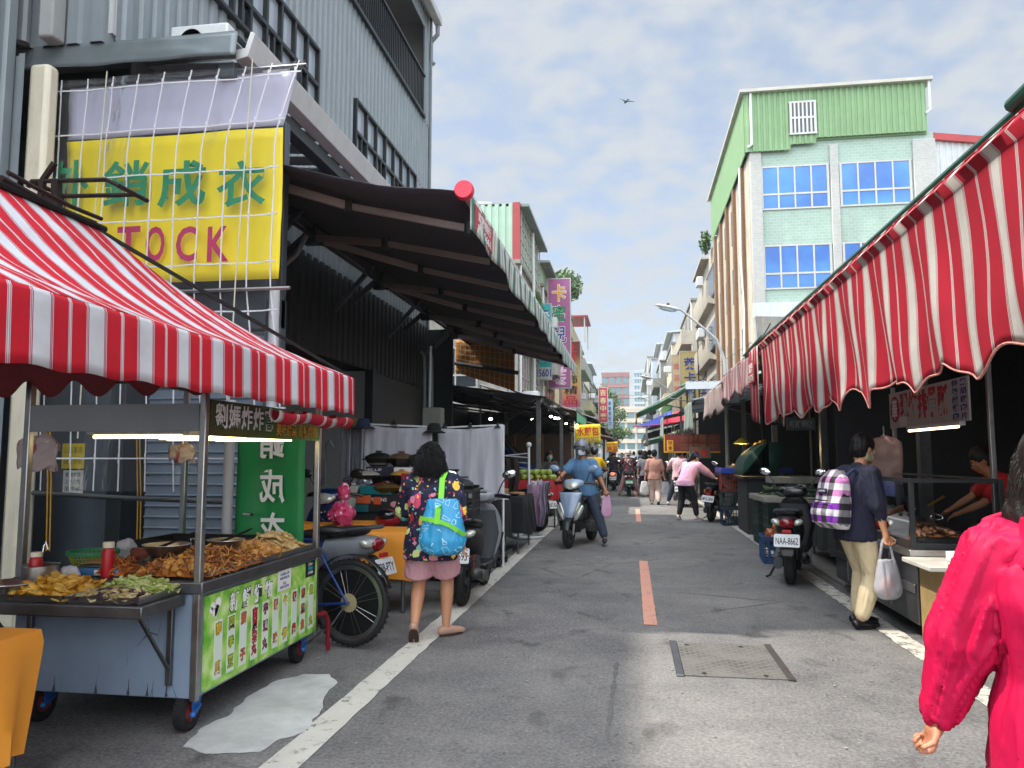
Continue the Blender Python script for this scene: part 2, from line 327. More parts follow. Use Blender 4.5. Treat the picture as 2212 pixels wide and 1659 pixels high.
# ---------------- ground, road, markings ----------------
def asphalt(name,dark,light,mark=None,worn=.5):
    t=NT(name); P=t.tc(); big=t.noise(P,.35,5,.6); mid=t.noise(P,2.4,6,.65); fine=t.noise(P,52.,4,.75); vf=t.n('TexVoronoi',{'Vector':P,'Scale':95.}).outputs['Distance']
    k=t.math('ADD',t.math('MULTIPLY',big,.55),t.math('ADD',t.math('MULTIPLY',mid,.3),t.math('MULTIPLY',fine,.75)))
    col=t.mix(t.rng(k,.62,1.02),dark,light)
    sp=t.n('TexVoronoi',{'Vector':P,'Scale':30.}); chip=t.math('LESS_THAN',sp.outputs['Distance'],.13); keep=t.math('GREATER_THAN',t.n('SeparateColor',{'Color':sp.outputs['Color']}).outputs[0],.82)
    col=t.mix(t.math('MULTIPLY',t.math('MULTIPLY',chip,keep),.8),col,'#a9a59c')
    oil=t.noise(t.map(P,(1,.6,1)),3.1,3,.5,.4); col=t.mix(t.rng(oil,.60,.72,0,.5),col,'#2b2a2b')
    sp2=t.n('TexVoronoi',{'Vector':P,'Scale':9.}); d2=t.math('LESS_THAN',sp2.outputs['Distance'],.1); k2=t.math('GREATER_THAN',t.n('SeparateColor',{'Color':sp2.outputs['Color']}).outputs[1],.72)
    col=t.mix(t.math('MULTIPLY',t.math('MULTIPLY',d2,k2),.7),col,'#39383a')
    if mark:
        w=t.math('ADD',t.noise(P,9.,6,.75),t.math('MULTIPLY',fine,.25)); mk=t.mix(t.rng(mid,.3,.7,0,.25),mark,'#8d8880'); col=t.mix(t.rng(w,worn,worn+.1),mk,col)
    else:
        cr=t.n('TexVoronoi',{'Vector':t.map(P,(1,1,1)),'Scale':.45},feature='DISTANCE_TO_EDGE').outputs['Distance']; cw=t.math('MULTIPLY',t.math('LESS_THAN',t.math('ADD',cr,t.math('MULTIPLY',t.noise(P,6.,4),.02)),.016),t.rng(big,.5,.6)); col=t.mix(t.math('MULTIPLY',cw,.6),col,'#2c2c2d')
    t.fin(col,t.rng(mid,.2,.8,.72,.92)); t.b.inputs['Specular IOR Level'].default_value=.3
    t.bump(t.math('ADD',t.math('MULTIPLY',vf,.6),fine),.55,.006); return t.m
ASPH=asphalt('asphalt','#4c4c4f','#918e89'); CONC=pm('concrete','#77746d',.85,0,.3,3,.3,40)
MB().quad((-900,-600,-.008),(900,-600,-.008),(900,2600,-.008),(-900,2600,-.008)).o('ground',CONC,smooth=0)['kind']='structure'
MB().quad((-6.2,-12,-.004),(3.6,-12,-.004),(3.6,320,-.004),(-6.2,320,-.004)).o('road',ASPH,smooth=0)['kind']='structure'
def ragged(pts,z,th,mat,name,amp=.02,step=.05):
    P=[]; n=len(pts)
    for i in range(n):
        a,b=V((*pts[i],0)),V((*pts[(i+1)%n],0)); k=max(1,int((b-a).length/step))
        for j in range(k):
            p=a.lerp(b,j/k); q=mnoise.noise(p*9); q2=mnoise.noise(p*9+V((7,3,1))); P.append((p.x+q*amp,p.y+q2*amp,z))
    return MB().prism(P,(0,0,th)).o(name,mat,smooth=0)
LINE=asphalt('worn_white_line','#5b5a5b','#7d7a76','#cfcbc1',.69); OR=asphalt('salmon_paint','#5b5a5b','#7d7a76','#d99a84',.71); LINEW=asphalt('very_worn_white_line','#6b6a68','#86837d','#c9c5ba',.62)
m=ragged([(-1.735,1.5),(-1.555,1.5),(-1.60,60),(-1.78,60)],0,.003,LINE,'road_line',.012,.12); m['kind']='structure'
m=ragged([(2.02,2.5),(2.19,2.5),(2.21,40),(2.04,40)],0,.003,LINEW,'road_line',.02,.1); m['kind']='structure'
for k in range(7):
    y=6.9+k*10.55; m=ragged([(.085,y),(.2,y),(.2,y+4.1),(.085,y+4.1)],0,.003,OR,'road_dash',.006,.08); m['kind']='structure'
m=MB().b2((2.32,9.2,-.003),(3.0,40,.03)).o('pavement',CONC,smooth=0,bev=.01); m['kind']='structure'
# pale cement patch in the gutter
CEM=NT('pale_cement'); P=CEM.tc(); a=CEM.noise(P,3.5,7,.7); c=CEM.n('TexVoronoi',{'Vector':P,'Scale':1.3},feature='DISTANCE_TO_EDGE').outputs['Distance']
cr=CEM.math('LESS_THAN',CEM.math('ADD',c,CEM.math('MULTIPLY',CEM.noise(P,14.,4),.02)),.017)
CEM.fin(CEM.mix(CEM.math('MULTIPLY',cr,.0),CEM.mix(CEM.rng(a,.3,.7),'#a5a5a2','#cbcbc8'),'#5d5a55'),.8); CEM.bump(CEM.math('ADD',a,CEM.math('MULTIPLY',CEM.noise(P,45.,4),.5)),.35,.008)
pp=[at(*p,Z=0).to_2d() for p in [(398,1612),(440,1572),(500,1540),(545,1500),(600,1470),(660,1456),(712,1457),(726,1476),(700,1508),(692,1542),(660,1578),(610,1596),(560,1624),(500,1626),(440,1627)]]
m=ragged(pp,-.001,.0045,CEM.m,'cement_patch',.03,.03); m['kind']='structure'
# utility cover
UC=NT('cover_iron'); P=UC.tc(); br=UC.n('TexBrick',{'Vector':P,'Scale':9.,'Color1':(0,0,0,1),'Color2':(.3,.3,.3,1),'Mortar':(1,1,1,1),'Mortar Size':.09,'Brick Width':.7,'Row Height':.35}).outputs['Color']
fade=UC.noise(P,3.,5,.6); UC.fin(UC.mix(UC.math('MULTIPLY',br,UC.rng(fade,.35,.62)),UC.mix(fade,'#5f5d59','#7d7a74'),'#45433f'),.7); UC.bump(UC.math('MULTIPLY',br,-1.),.7,.01)
r=T('utility_cover','worn rectangular utility cover with raised tread set in the road','manhole cover',(.66,5.83,0))
MB().b2((-.33,-.46,-.003),(.33,.46,.004)).o('cover_plate',UC.m,r,smooth=0)
for x in(-.36,.35): MB().b2((x-.025,-.48,-.003),(x+.025,.48,.009)).o('frame_bar',STEELD if x<0 else pm('rusty_frame','#4a4542',.7,.4,.3,20),r,bev=.003)
for i in range(4): MB().lathe([(.018,.0),(.018,.006)],(-.2+.4*(i%2)-.06*(i//2),-.4+.78*(i//2),0),10).o('lifting_hole',IRON,r)
# scraps on the asphalt
rg=random.Random(3); m=MB()
for i in range(260):
    x=rg.uniform(-2.6,2.2); y=2.2+rg.random()**1.6*14; s=rg.uniform(.003,.012); a=rg.random()*3
    m.box((x,y,s*.15),(s*rg.uniform(1,2.6),s,s*.5),(rg.uniform(-.3,.3),rg.uniform(-.3,.3),a))
tag(m.o('grit',pm('grit','#9a958c',.85,0,.5,3),smooth=0),'scattered pale grit and scraps on the dark asphalt','litter',kind='stuff')
# ---------------- grey corrugated building on the left ----------------
FX=-4.6
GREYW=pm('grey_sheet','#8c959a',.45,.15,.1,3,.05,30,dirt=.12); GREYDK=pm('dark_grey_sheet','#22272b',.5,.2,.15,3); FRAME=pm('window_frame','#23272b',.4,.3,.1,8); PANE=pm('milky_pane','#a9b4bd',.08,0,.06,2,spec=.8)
FLASH=pm('flashing','#7b8487',.35,.4,.15,2,.25,3); WHT=pm('white_trim','#c9cbca',.45,.1,.1,4,dirt=.15); BEIGE=pm('beige_column','#e0d8c2',.55,0,.1,3,dirt=.3)
def corr(mb,y0,y1,z0,z1,x,p=.2,d=.035,ax='Y'):
    n=int(abs(y1-y0)/p)+1; pr=[]
    for i in range(n):
        a=y0+i*p
        for o,h in((0,0),(.36,0),(.46,d),(.9,d),(1.,0)): 
            q=min(a+o*p,y1)
            if not pr or q>pr[-1][0]+1e-5: pr.append((q,h))
    for i in range(len(pr)-1):
        (a,h),(b,k)=pr[i],pr[i+1]
        if ax=='Y': mb.quad((x+h,a,z0),(x+k,b,z0),(x+k,b,z1),(x+h,a,z1))
        else: mb.quad((a,x-h,z0),(b,x-k,z0),(b,x-k,z1),(a,x-h,z1))
def corrz(mb,y0,y1,z0,z1,x,p=.09,d=.02,ax='Y'):
    n=int((z1-z0)/p)
    for i in range(n):
        z=z0+i*p
        for (a,h),(b,k) in (((0,0),(.7*p,0)),((.7*p,0),(.85*p,d)),((.85*p,d),(p,0))):
            if ax=='Y': mb.quad((x+h,y0,z+a),(x+h,y1,z+a),(x+k,y1,z+b),(x+k,y0,z+b))
            else: mb.quad((y0,x-h,z+a),(y1,x-h,z+a),(y1,x-k,z+b),(y0,x-k,z+b))
g=T('corrugated_building','tall dark grey corrugated steel building with long window strips and a barred balcony','building',(FX,10,0))
w=MB(); YE=16.85; Y0=6.06; ZT=11.75
BY0,BY1=9.6,16.3           # balcony opening
corr(w,6.3,YE,4.3,6.55,FX); corr(w,Y0,6.3,5.2,6.55,FX); corr(w,-9.,FX+.03,5.2,ZT,Y0-.02,.24,.035,'X'); corr(w,Y0,YE,7.5,9.1,FX); corr(w,BY1+.1,YE,9.1,ZT,FX); corr(w,Y0,BY0,9.1,ZT,FX); corr(w,BY0,BY1,11.3,ZT,FX)
corr(w,15.7,YE,6.55,7.5,FX); corr(w,10.45,11.95,6.55,7.5,FX)
w.o('wall',GREYW,g,True,smooth=0)
w=MB(); w.b2((FX-9,Y0,0),(FX-8.9,YE,ZT)); w.b2((FX-9,YE-.05,0),(FX-.001,YE,ZT)); w.b2((FX-9,Y0,ZT-.1),(FX-.02,YE,ZT)); w.b2((FX-9,Y0+.05,5.23),(FX-.02,Y0+.15,ZT)); w.b2((FX-3.2,Y0+.2,4.4),(FX-3.1,YE-.1,9.05)); w.b2((FX-3.2,Y0+.2,9.03),(FX-.03,YE-.1,9.09)); w.b2((FX-1.9,Y0+.2,9.1),(FX-1.8,YE-.1,ZT-.1))
w.o('inner_wall',pm('dim_grey','#8c8d8c',.7,0,.1,2),g,True,smooth=0)
w=MB(); w.b2((FX+.04,YE-.08,4.3),(FX+.09,YE+.02,ZT)); w.b2((FX+.04,BY0,11.22),(FX+.07,BY1+.1,11.36)); w.b2((FX+.04,BY1-.02,9.1),(FX+.07,BY1+.12,11.22)); w.o('corner_trim',FLASH,g,True,bev=.008)
w=MB(); w.b2((FX-.3,Y0,ZT+.003),(FX+.12,YE+.1,ZT+.1)); w.b2((FX+.121,Y0,ZT-.12),(FX+.3,YE+.12,ZT+.08)); w.o('gutter',WHT,g,True,bev=.02)
MB().tube([(FX+.2,YE+.06,ZT-.1),(FX+.2,YE+.06,ZT-.35),(FX+.02,YE+.12,ZT-.5),(FX+.02,YE+.12,ZT-.95),(FX+.1,YE+.12,ZT-1.05)],.055,10).o('drainpipe',pm('grey_pipe','#8d9194',.4,.2,.1,4),g,True)
def winstrip(y0,y1,z0,z1,n,rail=.62):
    f=MB(); e=.05; f.b2((FX+.02,y0,z0-e),(FX+.1,y1,z0)); f.b2((FX+.02,y0,z1),(FX+.1,y1,z1+e)); zr=z0+(z1-z0)*(1-rail); f.b2((FX+.022,y0,zr-.03),(FX+.097,y1,zr+.03))
    for i in range(n+1):
        y=y0+(y1-y0)*i/n; f.b2((FX+.018,y-.025,z0-e+.002),(FX+.094,y+.025,z1+e-.002))
    for i in range(0,n,2): y=y0+(y1-y0)*(i+.5)/n; f.b2((FX+.016,y-.02,z0),(FX+.09,y+.02,zr-.031))
    fo=f.o('window',FRAME,g,True,bev=.005); MB().quad((FX+.03,y0,z0),(FX+.03,y1,z0),(FX+.03,y1,z1),(FX+.03,y0,z1)).o('pane',PANE,fo,True,smooth=0)
    d=MB()
    for i in range(0,n,2): ya=y0+(y1-y0)*(i+.5)/n; yb=y0+(y1-y0)*(i+1)/n; d.b2((FX+.034,ya+.02,z0+.02),(FX+.05,yb-.025,zr-.03))
    d.o('open_sash',GLASSD,fo,True,smooth=0)
winstrip(6.3,10.4,6.6,7.45,10); winstrip(12.0,15.65,6.6,7.45,7)
rl=MB(); rl.b2((FX+.03,BY0,9.08),(FX+.1,BY1,9.15)); rl.b2((FX+.03,BY0,10.04),(FX+.09,BY1,10.09))
y=BY0+.06
while y<BY1: rl.b2((FX+.045,y-.009,9.151),(FX+.063,y+.009,10.039)); y+=.115
rl.o('balcony_railing',FRAME,g,True,smooth=0)
# white roll of paper-like tape and pipes at the near end
pp=MB(); xa=at(44,60,Y=5.9).x; pp.tube([(xa,5.93,5.2),(xa,5.93,11)],.06,10); pp.o('drainpipe',pm('grey_pipe','#8d9194'),g,True); MB().b2((at(88,60,Y=5.9).x,5.86,5.2),(at(120,60,Y=5.9).x,6.03,11)).o('pilaster',pm('pale_pilaster','#a9aba9',.5,0,.15,3),g,True,bev=.02)
MB().b2((at(238,40,Y=6.0).x,5.98,5.25),(at(247,40,Y=6.0).x,6.03,9)).o('wall_strip',WHT,g,True)
# ---- lean-to: roof, flashing, gutter, columns, ground-floor front
LX=-3.42; LZ=5.12; YS=6.1; YN=16.9
w=MB(); w.X=None
for i in range(28):
    y=YS+i*(YN-YS)/28; y2=y+(YN-YS)/28
    w.quad((FX,y,5.22),(LX-.02,y,LZ+.02),(LX-.02,(y+y2)/2+.1,LZ+.02),(FX,(y+y2)/2+.1,5.22)); w.quad((FX,(y+y2)/2+.1,5.26),(LX-.02,(y+y2)/2+.1,LZ+.06),(LX-.02,y2,LZ+.06),(FX,y2,5.26))
w.o('canopy_roof',WHT,g,True,smooth=0,thick=.01)
w=MB(); w.prism([(LX-.02,YS,LZ-.16),(LX+.1,YS,LZ-.13),(LX+.16,YS,LZ+.08),(LX+.12,YS,LZ+.1),(LX+.07,YS,LZ-.05),(LX-.02,YS,LZ-.06)],(0,YN-YS,0)); w.o('canopy_gutter',WHT,g,True,bev=.006)
w=MB()
def fl(u,v):
    x=-5.75+u*(LX+.03+5.75); return V((x,YS-.06-.03*v+.012*mnoise.noise(V((x*3,v*4,0))),5.22-.03*u-v*(.23+.02*mnoise.noise(V((x*2,3,0))))))
w.grid(fl,40,6); w.o('canopy_flashing',FLASH,g,True,thick=.012,smooth=60)
MB().b2((-5.75,YS-.05,5.2),(LX,YS+.4,5.21)).o('flashing_top',FLASH,g,True)
w=MB()
for y in(YS+.25,8.6,11.3,14.,16.6): w.b2((LX-.1,y-.06,LZ-.35),(FX+.02,y+.06,LZ-.22))
w.b2((LX-.18,YS,LZ-.3),(LX-.03,YN,LZ-.17))
for y in(8.6,11.3,14.,16.6): w.bar((FX+.03,y,3.7),(LX-.15,y,LZ-.3),.07)
w.o('canopy_beam',pm('grey_beam','#4a4f52',.5,.3,.15,4),g,True,bev=.006)
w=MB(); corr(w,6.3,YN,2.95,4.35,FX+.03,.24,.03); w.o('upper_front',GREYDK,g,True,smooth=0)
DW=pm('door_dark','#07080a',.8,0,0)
w=MB(); corrz(w,7.1,8.55,0,2.62,FX+.06,.085,.02); w.o('roller_shutter',pm('tan_shutter','#6d6a50',.5,.2,.12,3,dirt=.2),g,True,smooth=0)
w=MB(); w.prism([(FX+.03,7.0,2.62),(FX+.36,7.0,2.66),(FX+.38,7.0,3.16),(FX+.03,7.0,3.2)],(0,1.7,0)); w.b2((FX+.381,7.02,2.78),(FX+.39,8.68,2.8)); w.b2((FX+.381,7.02,2.95),(FX+.39,8.68,2.97)); w.o('shutter_box',STEELD,g,True,bev=.008)
w=MB(); pass
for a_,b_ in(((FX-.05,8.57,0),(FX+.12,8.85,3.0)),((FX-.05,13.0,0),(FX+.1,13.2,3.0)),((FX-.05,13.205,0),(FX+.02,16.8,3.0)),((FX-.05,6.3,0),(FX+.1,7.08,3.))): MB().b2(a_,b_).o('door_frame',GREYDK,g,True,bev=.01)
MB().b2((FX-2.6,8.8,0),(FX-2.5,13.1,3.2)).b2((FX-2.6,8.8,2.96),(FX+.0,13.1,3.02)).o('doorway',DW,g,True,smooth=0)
# end wall that faces the camera under the banner: blue-grey shutter and door
w=MB(); corrz(w,-4.6,-3.35,.1,2.6,YS+.55,.1,.022,'X'); w.o('roller_shutter',pm('blue_grey_shutter','#7f8c99',.45,.2,.1,3),g,True,smooth=0)
w=MB(); w.b2((-6.2,YS+.5,0),(-4.9,YS+.6,2.9)); w.b2((-4.9,YS+.48,0),(-4.62,YS+.62,2.9)); w.b2((-3.34,YS+.5,0),(-3.18,YS+.62,2.9)); w.b2((-6.2,YS+.5,2.62),(-3.18,YS+.6,4.6)); w.o('end_wall',pm('slate_sheet','#4a525a',.5,.1,.15,3),g,True,bev=.01)
w=MB(); w.lathe([(.045,0),(.045,2.9)],(-3.05,YS+.1,0),12); w.o('post',WHT,g,True)
c=T('building_column','beige square column in front of the grey wall at the far left','column',(-5.1,5.9,0))
MB().b2((at(40,500,Y=5.85).x,5.85,0),(at(84,500,Y=5.85).x,6.0,4.95)).o('column_shaft',BEIGE,c,True,bev=.04); 
w=MB(); corr(w,-9,at(38,500,Y=5.8).x,0,5.0,5.8,.2,.035,'X'); w.o('side_cladding',GREYW,c,True,smooth=0)
MB().prism([(-6.5,5.6,5.0),(-5.55,5.6,5.0),(-5.5,5.6,5.12),(-5.52,5.6,5.3),(-6.5,5.6,5.3)],(0,.25,0)).o('eave_cap',WHT,c,True,bev=.01)
# ---- air conditioner on the canopy roof
a=T('air_conditioner','white air conditioner unit standing on the canopy roof below the window','air conditioner',(at(448,70,Y=6.7).x,6.7,at(448,70,Y=6.7).z-.32))
MB().b2((-.3,-.15,0),(.3,.15,.32)).o('casing',WHITEP,a,bev=.02); MB().lathe([(.02,0),(.12,.0),(.12,.012),(.02,.012)],(-.08,-.15,.16),20,'Y').o('fan_grille',BLACKP,a)
# ---- yellow banner, white banner, clear sheet with white straps
YB=pm('yellow_banner','#fbe008',.5,0,.05,2,.25,4); LB=pm('lilac_banner','#c9c6d8',.5,0,.05,2,.2,4)
def cloth(fn,nu,nv,name,mat,par,th=.003,**k): m=MB(); m.grid(fn,nu,nv,**k); return m.o(name,mat,par,True,thick=th,smooth=80)
b=T('banner','yellow vinyl banner with green characters and magenta capital letters','banner',(-4.1,YS+.06,3))
cloth(lambda u,v:(-5.12+u*2.12,YS+.06+.025*fb(u*3,v*2)+.03*math.sin(v*3),2.98+v*1.36),24,14,'banner_sheet',YB,b)
def bpx(ch,px0,px1,py0,py1,mat,off):
    p=at(px0,py1,Y=YS-.0); q=at(px1,py0,Y=YS-.0); sign(b,ch,((p.x+q.x)/2,YS-.0,(p.z+q.z)/2),(1,0,0),(0,0,1),q.x-p.x,q.z-p.z,mat,off=off,d=.001,wd=True)
for ch,a0,a1 in(('外',108,192),('銷',224,320),('成',342,444),('衣',470,572)): bpx(ch,a0,a1,346,446,GREENINK,.022)
for ch,a0,a1 in(('S',184,228),('T',252,302),('O',314,356),('C',380,426),('K',448,492)): bpx(ch,a0,a1,490,564,MAGINK,.02)
b=T('banner','blank pale lilac sheet hung above the yellow banner','banner',(-4.1,YS+.07,4.5))
cloth(lambda u,v:(-5.12+u*(2.12+.12*v),YS+.07+.02*fb(u*3,v*2+5),4.36+v*.5),24,8,'banner_sheet',LB,b)
MB().tube([(-5.25,YS+.03,4.88),(-2.78,YS+.03,4.88)],.018,8).o('hanging_rod',STEELD,b,True)
cs=T('clear_sheet','clear plastic weather curtain with a grid of white straps in front of the yellow banner','curtain',(-4,YS-.05,3))
def shf(u,v):
    z=1.15+v*3.72; wd=2.27+.22*max(0,(z-4.2)/.7)+(.12*max(0,(2.9-z))); x=-5.22+u*wd; return V((x,YS-.05+.03*fb(u*5,v*3,2)+.05*math.sin(u*11)*max(0,(2.9-z))*.4-.25*max(0,u-.93)*8*.2,z))
cloth(shf,50,40,'plastic_sheet',PVC,cs,0)
st=MB()
for i in range(10):
    u=.05+i*.103
    P=[shf(u,j/30)+V((0,-.008,0)) for j in range(31)]
    for p,q in zip(P,P[1:]): st.bar(p,q,.012,.003,(0,1,0))
for j in range(9):
    v=.075+j*.112; P=[shf(i/30,v)+V((0,-.011,0)) for i in range(31)]
    for p,q in zip(P,P[1:]): st.bar(p,q,.003,.012,(0,0,1))
    for i in range(10):
        c=shf(.05+i*.103,v)+V((0,-.014,0))
        for a,bz in((1,0),(-1,0),(0,1),(0,-1)): st.ell(c+V((a*.026,0,bz*.026)),(.022 if a else .008,.002,.022 if bz else .008),8,4)
st.o('strap_grid',pm('white_strap','#d9d8dc',.6,0,.05),cs,True,smooth=0)
MB().tube([(-5.2,YS-.09,2.86),(-2.82,YS-.09,2.86)],.016,8).o('hem_rod',STEEL,cs,True)
rp=MB()
for x,dx in((-4.62,-.06),(-3.22,-.08)): rp.tube([(x,YS-.1,4.9),(x+dx,YS-.12,2.9),(x+dx*1.3,YS-.13,1.6)],.006,6)
rp.o('pull_cord',pm('cord','#cfc9b6',.8,0,.1),cs,True)
# green pull-up banner seen from behind
GY=YS-.3; g0=at(505,1215,Y=GY); g1=at(662,905,Y=GY)
b=T('banner','green vinyl banner with white mirrored characters hanging behind the food cart','banner',((g0.x+g1.x)/2,GY,.6))
cloth(lambda u,v:(g0.x+u*(g1.x-g0.x),GY+.02*fb(u*3,v*2,9),.5+v*(g1.z-.5)),10,16,'banner_sheet',pm('green_banner','#1c8244',.45,0,.08,2,.15,4),b)
for ch,py in zip('銷成衣',(955,1050,1143)): p=at(588,py,Y=GY-.045); sign(b,ch,p,(-1,0,0),(0,0,1),.2,.25,WHITEINK,off=.02,d=-.001,wd=True)
MB().tube([(g0.x-.06,GY-.02,.0),(g0.x-.06,GY-.02,1.9)],.04,12).o('banner_post',pm('white_post','#b9b9bd',.5,0,.1),b,True)
# ---------------- big retractable awning ----------------
AX0,AX1=-4.05,-1.40; AZ0,AZ1=4.46,3.71; AY0,AY1=6.28,19.4
aw=T('retractable_awning','huge dark retractable awning with a green striped valance reaching over the road','awning',(-2.6,12,3.6))
AWD=pm('awning_underside','#47434c',.85,0,.12,3,.1,8)
def awf(u,v):
    y=AY0+u*(AY1-AY0); x=AX0+v*(AX1-AX0); return V((x,y,AZ0+(AZ1-AZ0)*v-.06*math.sin(PI*v)*(1+.2*math.sin(u*18))+.02*fb(u*20,v*3)-.08*math.sin(PI*v)*(u<.04)))
m=MB(); m.m=0; m.grid(awf,60,14,AY1-AY0,2.8); m.o('awning_cloth',AWD,aw,True,thick=.006,smooth=80)
def avf(u,v):
    y=AY0+u*(AY1-AY0); return V((AX1+.07+.02*v*math.sin(u*60)+.015*math.sin(u*23),y,AZ1-.03-v*(.30+.02*math.sin(u*37))))
m=MB(); m.grid(avf,180,5,AY1-AY0,.3); m.o('valance',STRIPEG,aw,True,thick=.004,smooth=80)
MB().tube([(AX1+.02,AY0-.02,AZ1),(AX1+.02,AY1,AZ1)],.045,12).o('front_bar',WHT,aw,True)
MB().lathe([(.001,-.02),(.075,-.02),(.085,.0),(.085,.05),(.001,.06)],(AX1+.02,AY0-.05,AZ1),18,'Y').o('end_cap',pm('coral_red','#e0354e',.35,0,.03),aw,True)
m=MB(); m.b2((AX1+.084,AY0+.12,AZ1-.3),(AX1+.09,AY0+.95,AZ1-.07)); lb=m.o('maker_label',pm('label_red','#b8323c',.6,0,.1),aw,True)
sign(lb,'遮陽棚行',(AX1+.092,AY0+.53,AZ1-.14),(0,1,0),(0,0,1),.6,.09,WHITEINK,off=.02,d=.001,wd=True); sign(lb,'2715661',(AX1+.092,AY0+.53,AZ1-.25),(0,1,0),(0,0,1),.6,.07,WHITEINK,off=.02,d=.001,wd=True)
ARM=pm('awning_arm','#a3938f',.45,.15,.1,6); ARMD=pm('awning_arm_dark','#3a3a3e',.5,.4,.1,6)
def arm(p0,p1,p2):
    m=MB(); m.bar(p0,p1,.05,.085); m.o('arm',ARM,aw,True,bev=.01)
    m=MB(); m.bar(p1,p2,.045,.07); m.o('arm',ARM,aw,True,bev=.01)
    for p in(p0,p1,p2): MB().lathe([(.05,-.06),(.05,.06)],p,12).o('arm_joint',ARMD,aw,True,bev=.006)
for i,y in enumerate((6.6,9.2,11.9,14.8,17.3)):
    arm((AX0+.1,y+.1,AZ0-.22),(AX0+1.35,y+.42,AZ0-.57),(AX1-.05,y+.2,AZ1-.17))
    if i: arm((AX0+.1,y-.1,AZ0-.24),(AX0+1.25,y-.75,AZ0-.54),(AX1-.05,y-1.1,AZ1-.16))
m=MB(); m.tube([(AX0,AY0+.1,AZ0-.05),(AX0,AY1,AZ0-.05)],.06,12); m.tube([(AX0+.05,AY0+.1,AZ0-.2),(AX0+.05,AY1,AZ0-.2)],.03,8); m.o('roller_tube',ARMD,aw,True)
m=MB()
for y in(7.0,9.2,11.9,14.8,17.3): m=MB(); m.bar((AX0,y,AZ0-.12),(FX+.1,y,AZ0-.5),.05,.09); m.b2((AX0-.08,y-.06,AZ0-.3),(AX0+.08,y+.06,AZ0+.05)); m.o('bracket',ARMD,aw,True,bev=.006)
MB().tube([(AX0+.05,8.95,AZ0-.25),(AX0-.05,8.9,AZ0-.5),(FX+.28,8.8,AZ0-.75),(FX+.2,8.75,AZ0-1.1),(FX+.18,8.72,AZ0-1.7)],.03,10).o('conduit',pm('conduit','#8f9193',.5,0,.1),aw,True)
# neighbouring building that shades the near part of the street
n_=T('neighbour_building','grey corrugated neighbour building at the far left edge beside the beige column','building',(-7.5,0,0)); w=MB(); w.b2((-10,-9,0),(-5.4,5.78,8.4)); w.o('wall',GREYW,n_,True,smooth=0); w=MB(); corr(w,-9,5.78,0,8.4,-5.39,.2,.03); w.o('side_cladding',GREYW,n_,True,smooth=0)
# ---------------- buildings along the street ----------------
TILEM={}
def tile(name,c1,c2,mort,scale=3.2,bw=.5,rh=.25,dirt=.2):
    t=NT(name); P=t.tc(); 
    n=t.n('TexGeometry') if False else None
    nrm=t.n('NewGeometry').outputs['Normal']; ax=t.math('ABSOLUTE',t.n('SeparateXYZ',{'Vector':nrm}).outputs[0]); s=t.n('SeparateXYZ',{'Vector':P})
    u=t.n('Mix',data_type='FLOAT'); t.set(u.inputs[0],t.math('GREATER_THAN',ax,.5)); t.set(u.inputs[2],s.outputs[0]); t.set(u.inputs[3],s.outputs[1])
    v=t.n('CombineXYZ',{0:u.outputs[0],1:s.outputs[2]}).outputs[0]
    b=t.n('TexBrick',{'Vector':v,'Scale':scale,'Color1':t.c4(c1),'Color2':t.c4(c2),'Mortar':t.c4(mort),'Mortar Size':.02,'Brick Width':bw,'Row Height':rh}).outputs['Color']
    d=t.noise(t.map(P,(1.2,1.2,.22)),1.4,7,.7); t.fin(t.mix(t.rng(d,.48,.78,0,dirt),b,'#6a6258'),.55); return t.m
MINT=tile('mint_tile','#a0b8aa','#97af9f','#b2c2b9',2.2); WTILE=tile('white_tile','#b3b3ae','#a5a6a2','#c0c0ba',4.); PALE=pm('pale_render','#bdb5a5',.75,0,.15,1.5,.1,10,dirt=.35); CREAM=pm('cream_render','#cfc3a6',.75,0,.12,1.5,dirt=.3)
BROWN=tile('brown_tile','#7a5634','#6b4a2c','#8b6a48',3.); GRN=pm('green_sheet','#80a274',.5,0,.1,2,dirt=.12); GRN2=pm('pale_green_sheet','#a3bfa9',.5,0,.1,2,dirt=.1); SKYREFL=NT('sky_reflection_glass')
_P=SKYREFL.tc(); SKYREFL.fin(SKYREFL.mix(SKYREFL.rng(SKYREFL.noise(_P,.6,3),.35,.65),'#1c60b0','#3d8ad0'),.08); SKYREFL.b.inputs['Specular IOR Level'].default_value=.7; SKYREFL=SKYREFL.m  # blue sky reflection is painted into the pane colour
REDTR=pm('red_trim','#a33638',.5,0,.15,2); GCON=pm('grey_concrete','#8f8c84',.85,0,.3,1.2,.2,10,dirt=.45); WSHEET=pm('white_sheet','#c9ccce',.5,0,.1,2,dirt=.2); WINB=pm('window_dark','#2b3138',.1,0,.2,1,spec=.7); ALU=pm('aluminium','#b3b1ac',.4,.5,.1,5)
